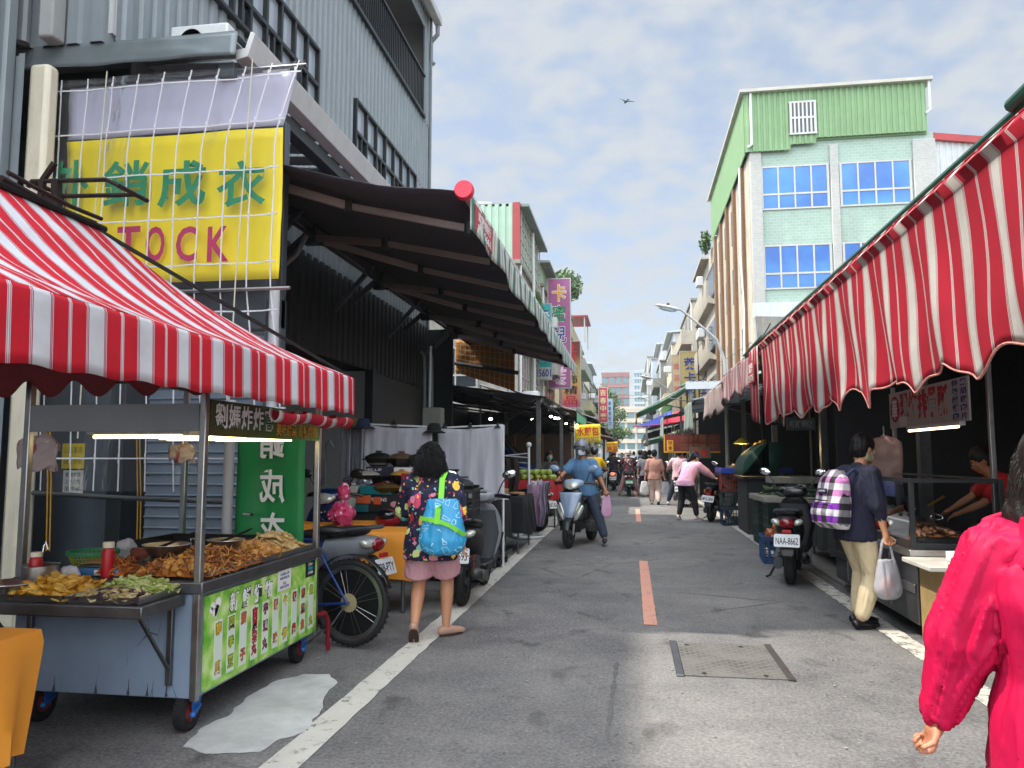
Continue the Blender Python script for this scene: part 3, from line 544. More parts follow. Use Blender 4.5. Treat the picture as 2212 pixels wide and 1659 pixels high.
def framewin(par,p0,p1,axis,cols,row=.66,mat=SKYREFL,fr=ALU,inset=.0,off=.05,mid=True,name='window'):
    """window in a wall; axis 'Y-' faces the camera, 'X+'/'X-' faces the street. p0,p1 are opposite lower and upper corners"""
    m=MB(); w=.06
    if axis=='Y-':
        y=p0[1]; x0,x1,z0,z1=p0[0],p1[0],p0[2],p1[2]; B=lambda a,b,c,d,k=0: m.b2((a,y-off-k,c),(b,y-off+.06,d))
    else:
        x=p0[0]; s=1 if axis=='X+' else -1; x0,x1,z0,z1=p0[1],p1[1],p0[2],p1[2]; B=lambda a,b,c,d,k=0: m.b2((x+s*(off+k),a,c),(x+s*(off-.06),b,d))
    B(x0-w,x1+w,z0-w,z0); B(x0-w,x1+w,z1,z1+w); zr=z0+(z1-z0)*(1-row)
    if mid: B(x0,x1,zr-.035,zr+.035,.004)
    for i in range(cols+1): xx=x0+(x1-x0)*i/cols; e=.03 if i not in(0,cols) else .04; B(xx-e,xx+e,z0+.001,z1-.001,.002)
    f=m.o(name,fr,par,True,smooth=0)
    m=MB()
    if axis=='Y-': m.b2((x0,y-off+.02,z0),(x1,y-off+.04,z1))
    else: m.b2((x+s*(off-.02),x0,z0),(x+s*(off-.04),x1,z1))
    m.o('pane',mat,f,True,smooth=0); return f
# ---- mint building at the right
RX=4.5; RY=29.
b=T('mint_building','mint tiled four storey building with big blue windows under a green sheet attic','building',(7.6,34,0))
w=MB(); w.b2((RX+.4,RY,0),(11.0,50,13.2)); w.o('wall',MINT,b,True,smooth=0)
w=MB()
for x0,x1 in((RX+.02,RX+.45),(7.38,7.68),(10.25,11.02)): w.b2((x0,RY-.12,4.),(x1,RY+.5,12.9))
w.o('pillar',WTILE,b,True,bev=.02)
for z0,z1 in((10.6,12.15),(7.6,9.15),(4.6,6.1)):
    for x0,x1,n in((4.95,7.3,4),(7.75,10.15,4)):
        framewin(b,(x0,RY,z0),(x1,RY,z1),'Y-',n)
MB().b2((RX,RY-.14,6.5),(10.3,RY-.02,7.05)).o('patched_band',pm('white_patch','#c9cdd0',.7,0,.12,2,dirt=.2),b,True)
m=MB(); m.prism([(RX+.06,RY-.15,6.55),(RX+1.15,RY-.15,6.5),(RX+1.05,RY-.15,6.1),(RX+1.1,RY-.15,5.6),(RX+.7,RY-.15,5.3),(RX+.4,RY-.15,5.45),(RX+.12,RY-.15,5.3)],(0,.04,0)); m.o('bare_patch',GCON,b,True)
m=MB(); corr(m,RX-.15,6.0,12.75,15,RY-.18,.2,.04,'X'); corr(m,6.0,6.9,14.55,15,RY-.18,.2,.04,'X'); corr(m,6.0,6.9,12.95,13.35,RY-.18,.2,.04,'X'); corr(m,6.9,10.75,13.15,15.,RY-.18,.2,.04,'X'); corr(m,RY-.18,41,12.7,15,RX-.16,.2,.04,'Y'); m.b2((RX-.1,RY-.1,13.1),(10.75,41,14.9)); m.o('attic_cladding',GRN,b,True,smooth=0)
m=MB(); m.b2((RX-.3,RY-.4,15.0),(10.95,41.2,15.12)); m.o('attic_roof',pm('roof_edge','#b9b6ac',.6,0,.15,2),b,True)
f=framewin(b,(6.02,RY-.2,13.35),(6.88,RY-.2,14.5),'Y-',6,.5,WINB,WHT,off=.08,name='grille_window')
for x,z in((RX+.1,13.0),(10.85,13.9)): MB().tube([(x,RY-.26,15.),(x,RY-.26,z),(x-.15,RY-.26,z-.1)],.05,8).o('drainpipe',WHITEP,b,True)
w=MB(); w.b2((RX,RY+.0,0),(RX+.399,50,12.75)); w.o('side_wall',PALE,b,True,smooth=0)
for i,y in enumerate((30.2,32.6,35.0,37.4,39.8)):
    m=MB(); m.b2((RX-.12,y,3.5),(RX+.02,y+.5,12.7)); m.o('brown_fin',BROWN,b,True)
    for z in(5,8,10.6): MB().b2((RX-.03,y+.75,z),(RX-.004,y+1.5,z+1.5)).o('slot_window',WINB,b,True)
for z in(3.6,6.6,9.6):
    m=MB(); m.prism([(RX-.35,41.5,z),(RX-.45,41.5,z+.35),(RX-.45,41.5,z+1.2),(RX-.35,41.5,z+1.2),(RX-.35,41.5,z+.4),(RX+.05,41.5,z+.1),(RX+.05,41.5,z-.1)],(0,8.4,0)); m.o('balcony',PALE,b,True)
    MB().b2((RX-.02,41.6,z+.4),(RX-.005,49.8,z+2.2)).o('window_band',WINB,b,True)
for y,z in((42.5,7.9),(43.4,7.9),(42.7,10.8)): 
    MB().b2((RX-.8,y,z),(RX-.46,y+.8,z+.5)).o('air_conditioner',WHITEP,b,True,bev=.03)
MB().tube([(RX-.2,30,12.6),(RX-.22,30.1,9),(RX-.2,29.8,7),(RX-.22,29.9,5)],.04,8).o('white_pipe',WHITEP,b,True)
m=MB(); m.b2((RX-.45,44,12.6),(RX+.1,50,12.7)); m.o('roof_terrace',PALE,b,True)
# ---- right: house with white gable behind
b=T('white_gable_house','pale yellow house with a white sheet gable and red roof edge behind the mint building','building',(14,37,0))
MB().b2((11.9,35.5,0),(18,45,11.9)).o('wall',pm('pale_yellow','#cfc295',.7,0,.15,1,dirt=.3),b,True,smooth=0)
m=MB(); corr(m,11.8,18.2,13.3,15.3,35.4,.25,.04,'X'); m.o('gable_sheet',WSHEET,b,True,smooth=0)
m=MB(); m.bar((11.7,35.3,15.75),(18.4,35.3,14.75),.25,.3); m.o('roof_edge',REDTR,b,True)
m=MB(); m.grid(lambda u,v:(12+u*5.8,35.25+.1*fb(u*5,v*3),11.5+v*1.7),20,8); m.o('torn_canvas',pm('torn_canvas','#b9b0a6',.8,0,.3,2),b,True)
framewin(b,(12.4,35.5,9.2),(14.6,35.5,10.6),'Y-',2,.5,WINB); MB().b2((11.8,34.6,11.0),(18,35.5,11.1)).o('eave',WSHEET,b,True)
# ---- generic street houses
def house(name,label,side,y0,y1,z,xf,mat,floors,depth=8,balc=True,extra=None,attic=None,winmat=WINB,frames=ALU):
    s=1 if side=='R' else -1; x0,x1=sorted((s*xf,s*(xf+depth))); b=T(name,label,'building',((x0+x1)/2,(y0+y1)/2,0))
    MB().b2((x0,y0,0),(x1,y1,z)).o('wall',mat,b,True,smooth=0)
    fh=(z-3.4)/floors; ax='X-' if side=='R' else 'X+'
    for k in range(floors):
        zz=3.4+k*fh
        n=max(1,int((y1-y0)/3.6))
        for i in range(n):
            ya=y0+(y1-y0)*(i+.18)/n; yb=y0+(y1-y0)*(i+.82)/n; framewin(b,(s*xf,ya,zz+.9),(s*xf,yb,zz+fh-.45),ax,3,.7,winmat,frames,off=.06)
        if balc and (k+len(name))%2==0:
            q=MB(); q.b2((s*xf,y0+.2,zz-.06),(s*(xf-.8),y1-.2,zz+.06)); q.b2((s*(xf-.72),y0+.2,zz+.06),(s*(xf-.8),y1-.2,zz+.9)); q.b2((s*xf,y0+.2,zz+.06),(s*(xf-.72),y0+.28,zz+.9)); q.o('balcony',mat,b,True)
        q=MB(); 
        for a in range(2): framewin(b,(x0+depth*(.16+.45*a),y0,zz+.9),(x0+depth*(.36+.45*a),y0,zz+fh-.5),'Y-',2,.7,winmat,frames,off=.05)
        ya=y0+.7+1.3*(k%2); MB().b2((s*(xf-.1),ya,zz+.2),(s*(xf-.75),ya+.8,zz+.75)).o('air_conditioner',WHITEP,b,True,bev=.03)
    q=MB(); q.b2((x0-.12,y0-.12,z),(x1+.12,y1+.12,z+.16)); q.o('roof',GCON,b,True)
    q=MB(); q.tube([(s*(xf-.07),y0+.3,3),(s*(xf-.07),y0+.3,z)],.06,8); q.o('drainpipe',WHITEP,b,True)
    if attic:
        am,ah,aset=attic; q=MB(); corr(q,min(s*(xf+.05),s*(xf+depth-1)),max(s*(xf+.05),s*(xf+depth-1)),z+.16,z+ah,y0+aset,.3,.04,'X'); corr(q,y0+aset,y1-.3,z+.16,z+ah,s*(xf+.05),.3,.04*s,'Y'); q.b2((x0+.8,y0+aset+.1,z+.2),(x1-.8,y1-.5,z+ah-.05)); q.o('attic_cladding',am,b,True,smooth=0)
        q=MB(); q.bar((s*(xf-.45),(y0+y1)/2,z+ah-.1),(s*(xf+depth-.5),(y0+y1)/2,z+ah+.35),y1-y0-.1,.12,(0,0,1)); q.o('attic_roof',WSHEET if am is not GRN2 else pm('eave_grey','#7d8482',.6,0,.15,2),b,True)
    return b
# left row
b=house('green_attic_house','old grey concrete house with a pale green sheet side and a red edge strip','L',31,38.5,9.4,4.55,GCON,2,9,True,None,(GRN2,2.6,.05))
MB().b2((-4.75,30.9,9.5),(-4.45,31.1,12.0)).o('red_edge',REDTR,b,True)
m=MB()
for i in range(9): m.b2((-4.5,31.5+i*.8,9.6),(-4.44,31.56+i*.8,11.9))
for i in range(4): m.b2((-4.51,31.3,9.9+i*.6),(-4.45,38,9.95+i*.6))
m.o('window_grille',ALU,b,True,smooth=0); MB().tube([(-4.4,34.8,11.8),(-4.35,34.8,8),(-4.35,34.8,4)],.07,8).o('drainpipe',WHITEP,b,True)
house('yellow_roof_house','house with a pale yellow sheet attic showing above the green attic house','L',32,38,11.2,6.3,CREAM,2,6,False,None,(pm('yellow_sheet','#d3cd92',.5,0,.1,2),1.3,.1))
house('grey_tile_house','grey tiled house with a lean roof and balconies after the green attic house','L',38.9,46,10.2,4.5,WTILE,3,8,True,None,(GRN2,1.4,.6))
house('planted_roof_house','cream house with a planted roof terrace behind the purple sign','L',50,62,12.3,4.6,CREAM,3,8)
house('white_flat_house','white flat roofed house with a tin shelter on top behind the red sign','L',63,74,11.2,4.5,WTILE,3,8)
house('tan_house','low tan rendered house beside the white flat roofed one','L',76,88,8.6,4.7,CREAM,2,8)
house('white_sheet_house','house with white sheet shutters upstairs, near the pink vertical sign','L',90,104,10.4,4.9,PALE,3,8,True,None,(WSHEET,2.,.3))
house('far_left_house','pale house far along the left side beyond the pink sign','L',106,124,11.5,5.2,WTILE,3,8)
m=MB(); 
sh=T('roof_shelter','red edged tin shelter on posts above a flat roof on the left','shelter',(-5.5,69,11.4))
m.b2((-7,66.5,13.6),(-3.6,72,13.72)); m.o('shelter_roof',REDTR,sh,True)
for x,y in((-3.9,66.8),(-3.9,71.7),(-6.8,66.8),(-6.8,71.7)): MB().tube([(x,y,11.36),(x,y,13.6)],.06,8).o('post',ALU,sh,True)
# right row
house('grey_balcony_house','pale grey house with barred balconies after the mint building','R',54,66,12.2,4.35,PALE,3,8)
house('wavy_grille_house','cream house with a wavy grille under its curved roof edge','R',68,80,11.2,3.7,CREAM,3,8,True,None,(WSHEET,1.2,.4))
house('concrete_front_house','bare grey concrete fronted house in the right row','R',82,94,11.4,3.2,GCON,3,8,True,None,(WSHEET,2.,.3))
house('blue_trim_house','bluish white house with an orange strip far along the right row','R',97,112,13.4,2.75,pm('bluish_render','#b9c3cb',.7,0,.1,1),3,8)
house('far_right_house','slim pale house last in the right row','R',115,140,16.,2.6,WTILE,4,8)
# closing blocks
def block(name,label,x0,x1,y,z,mat,floors,cols,dep=12,wm=None,gap=.25):
    b=T(name,label,'building',((x0+x1)/2,y+dep/2,0)); MB().b2((x0,y,0),(x1,y+dep,z)).o('wall',mat,b,True,smooth=0)
    fh=z/floors; cw=(x1-x0)/cols
    for k in range(floors):
        q=MB(); q.b2((x0-.1,y-.5,k*fh+fh-.9),(x1+.1,y-.002,k*fh+fh)); q.o('parapet',mat,b,True)
        for i in range(cols): q=MB(); q.b2((x0+cw*(i+gap/2),y-.06,k*fh+.4),(x0+cw*(i+1-gap/2),y-.003,k*fh+fh-.95)); q.o('window',wm or WINB,b,True)
    q=MB(); q.b2((x0-.2,y-.6,z),(x1+.2,y+dep,z+.8)); q.o('roof',mat,b,True); return b
TEALW=pm('teal_window','#5f7f86',.2,0,.2,.5)
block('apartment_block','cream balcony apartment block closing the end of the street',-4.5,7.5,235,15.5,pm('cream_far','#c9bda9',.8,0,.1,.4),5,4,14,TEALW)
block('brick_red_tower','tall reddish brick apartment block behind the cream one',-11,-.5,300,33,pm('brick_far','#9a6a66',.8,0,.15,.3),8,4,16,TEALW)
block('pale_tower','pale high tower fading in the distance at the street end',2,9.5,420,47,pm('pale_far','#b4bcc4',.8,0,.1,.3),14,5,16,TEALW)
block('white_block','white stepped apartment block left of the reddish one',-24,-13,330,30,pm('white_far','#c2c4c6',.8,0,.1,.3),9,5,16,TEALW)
# ---------------- trees and roof plants ----------------
LEAF=NT('foliage'); _P=LEAF.tc(); LEAF.fin(LEAF.mix(LEAF.n('TexWhiteNoise',{'Vector':LEAF.n('NewGeometry').outputs['Position']}).outputs[0] if False else LEAF.noise(_P,1.3,4,.6),'#1f3d1a','#5b7d36'),.6); LEAF.L.new(LEAF.n('BsdfTranslucent',{'Color':(.12,.22,.05,1)}).outputs[0],LEAF.n('MixShader').inputs[1]); LEAF=LEAF.m
BARK=pm('bark','#4d4034',.9,0,.3,4,.3,20)
def foliage(m,c,r,n,s,rg):
    for _ in range(n):
        d=V((rg.gauss(0,1),rg.gauss(0,1),rg.gauss(0,1))).normalized()*(rg.random()**.45)
        p=V(c)+V((d.x*r[0],d.y*r[1],d.z*r[2])); a=V((rg.uniform(-1,1),rg.uniform(-1,1),rg.uniform(-1,1))).normalized(); b=a.orthogonal().normalized(); k=s*rg.uniform(.6,1.4)
        m.quad(p-a*k,p+b*k*.45,p+a*k,p-b*k*.45)
def tree(name,label,x,y,h,r,seed,group=None,leaf=.22,n=1500):
    rg=random.Random(seed); t=T(name,label,'tree',(x,y,0),0,group); m=MB(); m.tube([(0,0,0),(.1,.05,h*.3),(-.05,.1,h*.55),(0,0,h*.8)],[.22,.18,.13,.05],9)
    tips=[]
    for i in range(7):
        a=rg.random()*6.3; z=h*rg.uniform(.35,.7); q=V((math.cos(a)*r*.7,math.sin(a)*r*.7,z+h*rg.uniform(.1,.25))); m.tube([(0,0,z),q*.5+V((0,0,z*.5+.3)),q],[.09,.06,.02],6); tips.append(q)
    m.o('trunk',BARK,t)
    m=MB()
    for q in tips: foliage(m,q,(r*.55,r*.55,h*.13),n//9,leaf,rg)
    foliage(m,(0,0,h*.75),(r*.7,r*.7,h*.25),n//4,leaf,rg); m.o('crown',LEAF,t,smooth=0)
for i,(x,y,h,r,lb) in enumerate([(-4.2,118,12.5,2.6,'tall slender green tree beside the pink vertical sign'),(-3.6,128,9.5,2.8,'shorter bushy tree just beyond the tall slender one'),(-3.0,140,7.,3.,'low dark tree in front of the cream apartment block'),(-6.3,112,10,2.5,'tree half hidden behind the far left house')]): tree('street_tree',lb,x,y,h,r,i+3,'trees at the far end of the left row')
def bush(label,c,r,n,seed,leaf=.16,cat='plant',name='roof_plant'):
    rg=random.Random(seed); t=T(name,label,cat,(c[0],c[1],c[2]-r[2])); m=MB()
    for i in range(5): a=rg.random()*6.3; m.tube([c-V((0,0,r[2])),V(c)+V((math.cos(a)*r[0]*.6,math.sin(a)*r[1]*.6,r[2]*.4))],[.04,.01],5)
    m.o('stem',BARK,t,True); m=MB(); foliage(m,c,r,n,leaf,rg); m.o('leaves',LEAF,t,True,smooth=0)
bush('bushy green plant spilling over the roof edge behind the purple sign',V((-4.2,52,13.1)),(1.1,2.2,1.1),900,5)
bush('yellowish climbing plant on the corner of the mint building terrace',V((4.15,42.3,13.1)),(.3,.6,.7),260,6,.13)
bush('small potted plants on the ledge of the old concrete house',V((-4.3,36,8.6)),(.2,1.2,.6),200,7,.12)
# ---------------- shop signs on brackets ----------------
def blade(name,label,x0,x1,z0,z1,y,mat,th=.22,edge=ALU,wall=-4.6,cat='shop sign'):
    s=T(name,label,cat,((x0+x1)/2,y,z0)); MB().b2((x0,y-th/2,z0),(x1,y+th/2,z1)).o('sign_box',mat,s,True,bev=.02)
    e=.05; m=MB(); m.b2((x0-e,y-th/2-.012,z0-e),(x0,y+th/2+.012,z1+e)); m.b2((x1,y-th/2-.012,z0-e),(x1+e,y+th/2+.012,z1+e)); m.b2((x0,y-th/2-.012,z1),(x1,y+th/2+.012,z1+e)); m.b2((x0,y-th/2-.012,z0-e),(x1,y+th/2+.012,z0)); m.o('sign_edge',edge,s,True)
    m=MB(); xe=x0 if wall<x0 else x1
    for k in range(5): z=z0+(z1-z0)*(k+.4)/5; m.tube([(wall,y,z),(xe,y,z)],.03,6)
    m.tube([(wall+(.3 if wall<0 else -.3),y,z0-.3),(wall+(.3 if wall<0 else -.3),y,z1)],.035,6); m.o('bracket',IRON,s,True); return s
def chars(s,txt,mats,x,y,z1,z0,w,edge=None,fill=.8,off=.012):
    n=len(txt); h=(z1-z0)/n
    for i,c in enumerate(txt):
        if c==' ': continue
        mt=mats[i%len(mats)] if isinstance(mats,list) else mats
        sign(s,c,(x,y,z1-h*(i+.5)),(1,0,0),(0,0,1),w,h*fill,mt,off=off,d=.006,edge=edge,eoff=.045,wd=True)
PUR=pm('purple_sign','#a4588c',.45,0,.12,.8); y=41.
p0=at(1186,838,Y=y); p1=at(1231,603,Y=y)
s=blade('shop_sign','tall purple vertical sign with big coloured characters on the left side','',0,0,0,0,PUR) if False else blade('shop_sign','tall purple vertical sign with big coloured characters on the left side',p0.x,p1.x,p0.z,p1.z,y,PUR)
zt,zb=at(1208,612,Y=y).z,at(1208,835,Y=y).z; chars(s,'卡蜜兒服裝',[GOLDINK,GREENINK,BLUEINK,BLUEINK,PINKINK],(p0.x+p1.x)/2,y-.12,zt,zb,.72,WHITEINK,.78)
CY=pm('cyan_sign','#27b3b6',.45,0,.06,.8); y=38.8; p0=at(1156,820,Y=y); p1=at(1190,658,Y=y); s=blade('shop_sign','cyan vertical sign with blue characters and a phone number, left of the purple one',p0.x,p1.x,p0.z,p1.z,y,CY)
chars(s,'齊藥千',BLUEINK,(p0.x+p1.x)/2,y-.12,p1.z-.1,p0.z+.75,.6,WHITEINK,.7); m=MB().b2((p0.x+.02,y-.118,p0.z+.02),(p1.x-.02,y-.111,p0.z+.62)).o('number_panel',WHT,s,True); sign(s,'5601',((p0.x+p1.x)/2+.1,y-.122,p0.z+.32),(1,0,0),(0,0,1),.62,.36,BLUEINK,off=.02,d=.006,wd=True)
RS=NT('red_gold_sign'); _P=RS.tc('Generated'); _z=RS.n('SeparateXYZ',{'Vector':_P}).outputs[2]; RS.fin(RS.ramp(_z,[(0,'#b5527a'),(.3,'#c9954f'),(.55,'#a89a4a'),(.8,'#6b2a22'),(1,'#5c1a1c')]),.45); y=50.; p0=at(1213,880,Y=y); p1=at(1253,738,Y=y)
s=blade('shop_sign','brown and pink vertical sign with red characters, right of the purple one',p0.x,p1.x,p0.z,p1.z,y,RS.m); chars(s,'牡丹服飾精品',[REDINK,REDINK,REDINK,BLKINK,BLKINK,REDINK],(p0.x+p1.x)/2,y-.12,p1.z-.1,p0.z+.1,.85,None,.82)
PK=pm('pink_sign','#b53a52',.45,0,.08,.8); y=84.; p0=at(1294,912,Y=y); p1=at(1312,838,Y=y); s=blade('shop_sign','pink vertical sign with cream characters far along the left side',p0.x,p1.x,p0.z,p1.z,y,PK,.3,WHT)
chars(s,'吉春中藥',pm('cream_ink','#d9cf9a',.6,0,0),(p0.x+p1.x)/2,y-.16,p1.z-.1,p0.z+.2,.62,None,.74)
y=90.; p0=at(1314,925,Y=y); p1=at(1323,862,Y=y); s=blade('shop_sign','narrow pale blue vertical sign behind the pink one',p0.x,p1.x,p0.z,p1.z,y,pm('pale_blue_sign','#9db4d6',.5,0,.1,1)); chars(s,'謝謝服旺刀',BLKINK,p0.x+.2,y-.12,p1.z-.2,p0.z+.2,.3,None,.7)
# right row signs
YS_=pm('ochre_sign','#b7a263',.5,0,.15,.7); y=53.; p0=at(1471,870,Y=y); p1=at(1509,760,Y=y); s=blade('shop_sign','ochre vertical billboard with navy characters on the right row',p0.x,p1.x,p0.z-1.,p1.z,y,YS_,.3,ALU,4.5); chars(s,'萊卡布',BLUEINK,p0.x+.62,y-.16,p1.z-.3,p1.z-3.3,.75,None,.78,.02)
PS_=pm('peach_sign','#cdb48c',.5,0,.15,.7); y=58.; p0=at(1453,853,Y=y); p1=at(1472,768,Y=y); s=blade('shop_sign','faded peach vertical billboard with pink characters beside the ochre one',p0.x,p1.x,p0.z-1.2,p1.z,y,PS_,.3,ALU,4.5); chars(s,'宏波館',pm('faded_pink_ink','#c66a68',.6,0,0),(p0.x+p1.x)/2,y-.16,p1.z-.4,p0.z,.5,None,.55)
# steel sign scaffold
sc_=T('sign_scaffold','empty steel sign scaffold on the right row above the awnings','scaffold',(4,47,5)); m=MB(); y=47.
a0=at(1510,850,Y=y); a1=at(1556,706,Y=y); 
for i in range(4): x=a0.x+(a1.x-a0.x)*i/3; m.tube([(x,y,a0.z-2),(x,y,a1.z)],.04,6)
for i in range(6): z=a0.z+(a1.z-a0.z)*i/5; m.tube([(a0.x,y,z),(4.6,y,z)],.035,6)
m.tube([(a0.x,y,a1.z),(a1.x,y,a0.z)],.025,6); m.tube([(a1.x,y,a1.z),(a0.x,y,a0.z)],.025,6); m.o('tube_frame',IRON,sc_,True)
# ---------------- street lamps ----------------
def lamp(label,base,head,y):
    bz=at(*base,Y=y); h=at(*head,Y=y); l=T('street_lamp',label,'street lamp',(bz.x,y,0),0,'street lamps'); zt=h.z
    P=[(bz.x,y,0),(bz.x,y,zt*.6),(bz.x-.03,y,zt*.72),(bz.x-.25,y,zt*.82),(bz.x-.6,y,zt*.875),(h.x+.5,y,zt*.975),(h.x+.35,y,zt*.98)]
    MB().tube(P,[.075,.055,.05,.042,.038,.032,.03],10).o('pole',pm('lamp_grey','#a9a9a6',.5,.2,.15,3),l,True)
    m=MB(); m.ell((h.x+.1,y,zt*.99),(.42,.13,.07),14,8,(0,R(14),0)); m.o('lamp_head',pm('lamp_head','#b9bab8',.4,.2,.1,3),l,True)
    m=MB(); m.ell((h.x+.08,y,zt*.985-.045),(.28,.1,.05),12,6,(0,R(14),0)); m.o('lens',PANE,l,True); m=MB(); m.ell((h.x+.1,y,zt*.99+.1),.05,8,6); m.o('sensor',BLACKP,l,True)
lamp('grey street lamp arching over the road beside the mint building',(1567,800),(1436,660),24.5)
lamp('smaller looking grey street lamp beyond the ochre billboard',(1462,880),(1392,812),51)
lamp('farthest grey street lamp, arm just above the right awnings',(1426,890),(1383,857),84)
# overhead wires
m=MB()
def wire(a,b,sag=.4,r=.008):
    a,b=V(a),V(b); m.tube([a.lerp(b,i/12)-V((0,0,sag*4*(i/12)*(1-i/12))) for i in range(13)],r,5)
wire((4.4,29,5.6),(1.9,10.8,3.25),.15,.009); wire((4.4,29,5.6),(4.4,49,7),.2,.012); tag(m.o('overhead_wire',BLKINK),'thin black wire running from the mint building down to the striped awning','wire')
m=MB(); wire((-5,110,10.4),(4.6,110,10.2),.3,.02); wire((-5,110,10.0),(4.6,110,9.8),.3,.02); tag(m.o('overhead_wire',BLKINK),'pair of thin wires crossing high over the far street','wire')
# bird
bd=at(1352,220,Y=60); m=MB(); m.ell((0,0,0),(.09,.28,.08),10,8); m.prism([(0,.08,.02),(.5,-.02,.14),(.75,-.2,.06),(.35,-.14,.05),(0,-.1,.02)],(0,0,.012)); m.prism([(0,.08,.02),(-.5,-.02,.14),(-.75,-.2,.06),(-.35,-.14,.05),(0,-.1,.02)],(0,0,.012)); m.prism([(-.06,-.25,0),(.06,-.25,0),(.1,-.45,0),(-.1,-.45,0)],(0,0,.012)); tag(m.o('bird',BLKINK,loc=bd,rz=.5),'tiny dark bird flying high above the street','bird')
# ---------------- fried food cart on the left ----------------
KX0,KX1,KY0,KY1=-3.36,-2.27,3.86,5.42
def food_pile(name,label,cat,c,a,b,h,n,kind,mats,seed,s=1.,group=None):
    """heap of fried pieces; one object"""
    rg=random.Random(seed); m=MB(); c=V(c); nm=len(mats)
    hf=lambda x,y: h*max(0,(1-abs(x)**2.4))*max(0,(1-abs(y)**2.4))
    m.m=0; m.grid(lambda u,v:(c.x+(u*2-1)*a,c.y+(v*2-1)*b,c.z+max(.004,hf(u*2-1,v*2-1)*.8)+.006*mnoise.noise(V((u*20,v*20,seed)))),16,16)
    for i in range(n):
        x,y=rg.uniform(-.95,.95),rg.uniform(-.95,.95); p=c+V((x*a,y*b,hf(x,y)*rg.uniform(.75,1.05)+.008)); m.m=rg.randrange(nm); k=s*rg.uniform(.7,1.35)
        E_=Euler((rg.uniform(-.6,.6),rg.uniform(-.6,.6),rg.uniform(0,6.3))).to_matrix()
        if kind=='stick':
            q=[p+E_@V(((t-.5)*.09*k,.012*k*math.sin(t*3+i),.006*k*math.sin(t*5))) for t in(0,.33,.66,1)]; m.tube(q,[.006*k,.0085*k,.008*k,.005*k],6)
        elif kind=='shred':
            q=[p+E_@V(((t-.5)*.06*k,.016*k*math.sin(t*4+i),.014*k*math.cos(t*4+i*2))) for t in(0,.25,.5,.75,1)]; m.tube(q,[.002,.004*k,.0045*k,.004*k,.0015],5)
        else:
            r={'chip':(.042,.024,.011),'nug':(.026,.022,.018),'slice':(.032,.02,.006),'ball':(.026,.024,.023),'fish':(.05,.014,.012),'lump':(.02,.018,.015)}[kind]; b0=len(m.v); m.ell(p,(r[0]*k,r[1]*k,r[2]*k),8,6,E_)
            for j in range(b0,len(m.v)): v=V(m.v[j]); d=v-p; g=1+.55*mnoise.noise(v*55+V((i,0,0)))+.25*mnoise.noise(v*140); m.v[j]=tuple(p+d*g)
    o=m.o(name,mats,smooth=50); return tag(o,label,cat,group,'stuff')
def fry(n,c,rough=.5): return pm(n,c,rough,0,.35,35,.5,160,spec=.6)
cart=T('food_cart','steel and blue grey fried food cart with a green menu panel and striped canopy','food cart',(-2.8,4.64,0))
BODY=NT('blue_grey_paint'); _P=BODY.tc(); _n=BODY.noise(_P,2.5,6,.65); _c=BODY.n('TexVoronoi',{'Vector':BODY.map(_P,(3.2,3.2,.7)),'Scale':1.5},feature='DISTANCE_TO_EDGE').outputs['Distance']
BODY.fin(BODY.mix(BODY.math('MULTIPLY',BODY.math('LESS_THAN',_c,.004),BODY.rng(_n,.5,.6)),BODY.mix(BODY.rng(_n,.35,.7,0,.5),'#8797ab','#6f7d90'),'#23272c'),.45); BODY=BODY.m
MB().b2((KX0,KY0,.18),(KX1-.012,KY1,.72)).o('cart_body',BODY,cart,True,bev=.006)
m=MB()
for x in(-3.1,-2.85,-2.66,-2.55,-2.44): h=.05+.09*((x*7)%1); m.prism([(x-.002,KY0-.003,.185),(x+.004,KY0-.003,.185),(x+.001,KY0-.003,.185+h)],(0,.002,0)); m.prism([(x-.004,KY0-.012,.19),(x+.008,KY0-.004,.19),(x,KY0-.004,.225)],(0,.003,0))
m.o('split_sheet',pm('split_edge','#2a2f36',.6,0,.2,9),cart,True,smooth=0)
# menu panel
MENU=NT('menu_green'); _P=MENU.tc(); _n=MENU.noise(MENU.map(_P,(1,1,1)),7.,4,.6,1.2); _v=MENU.n('TexVoronoi',{'Vector':_P,'Scale':11.},feature='SMOOTH_F1').outputs['Distance']; MENU.fin(MENU.ramp(MENU.math('ADD',MENU.math('MULTIPLY',_n,.8),MENU.math('MULTIPLY',_v,.5)),[(.3,'#3f8f22'),(.5,'#72b838'),(.65,'#a4d25c'),(.8,'#d0e6a0')]),.35); MENU=MENU.m
PX=KX1+.004; mp=MB().b2((KX1-.01,KY0+.06,.2),(PX,KY1-.02,.7)).o('menu_panel',MENU,cart,True)
def onp(py,z): return V((PX,py,z))
L0,L1=KY0+.06,KY1-.02; DY=L1-L0
mm=MB()
for i in range(10): y=L0+DY*(.09+.0935*i); z1=.525+(.035 if i>4 else 0)*(i-4)/5; mm.b2((PX,y-.042,.235),(PX+.0015,y+.042,.55))
mm.o('menu_strip',pm('menu_white','#d8e2d4',.4,0,.05,6),mp,True,smooth=0)
def inked(n,c): return pm(n,c,.45,0,0)
cols=[('南瓜','#e0b400'),('四季豆','#a4b81c'),('茄子','#d0672c'),('高麗菜丸','#c01b2c'),('芋頭丸','#8a3d63'),('蝦球','#cf6a24'),('牛蒡','#dcc31a'),('蝦捲','#c01b2c'),('柳葉魚','#d06a2a'),('貢丸','#a9bc20')]
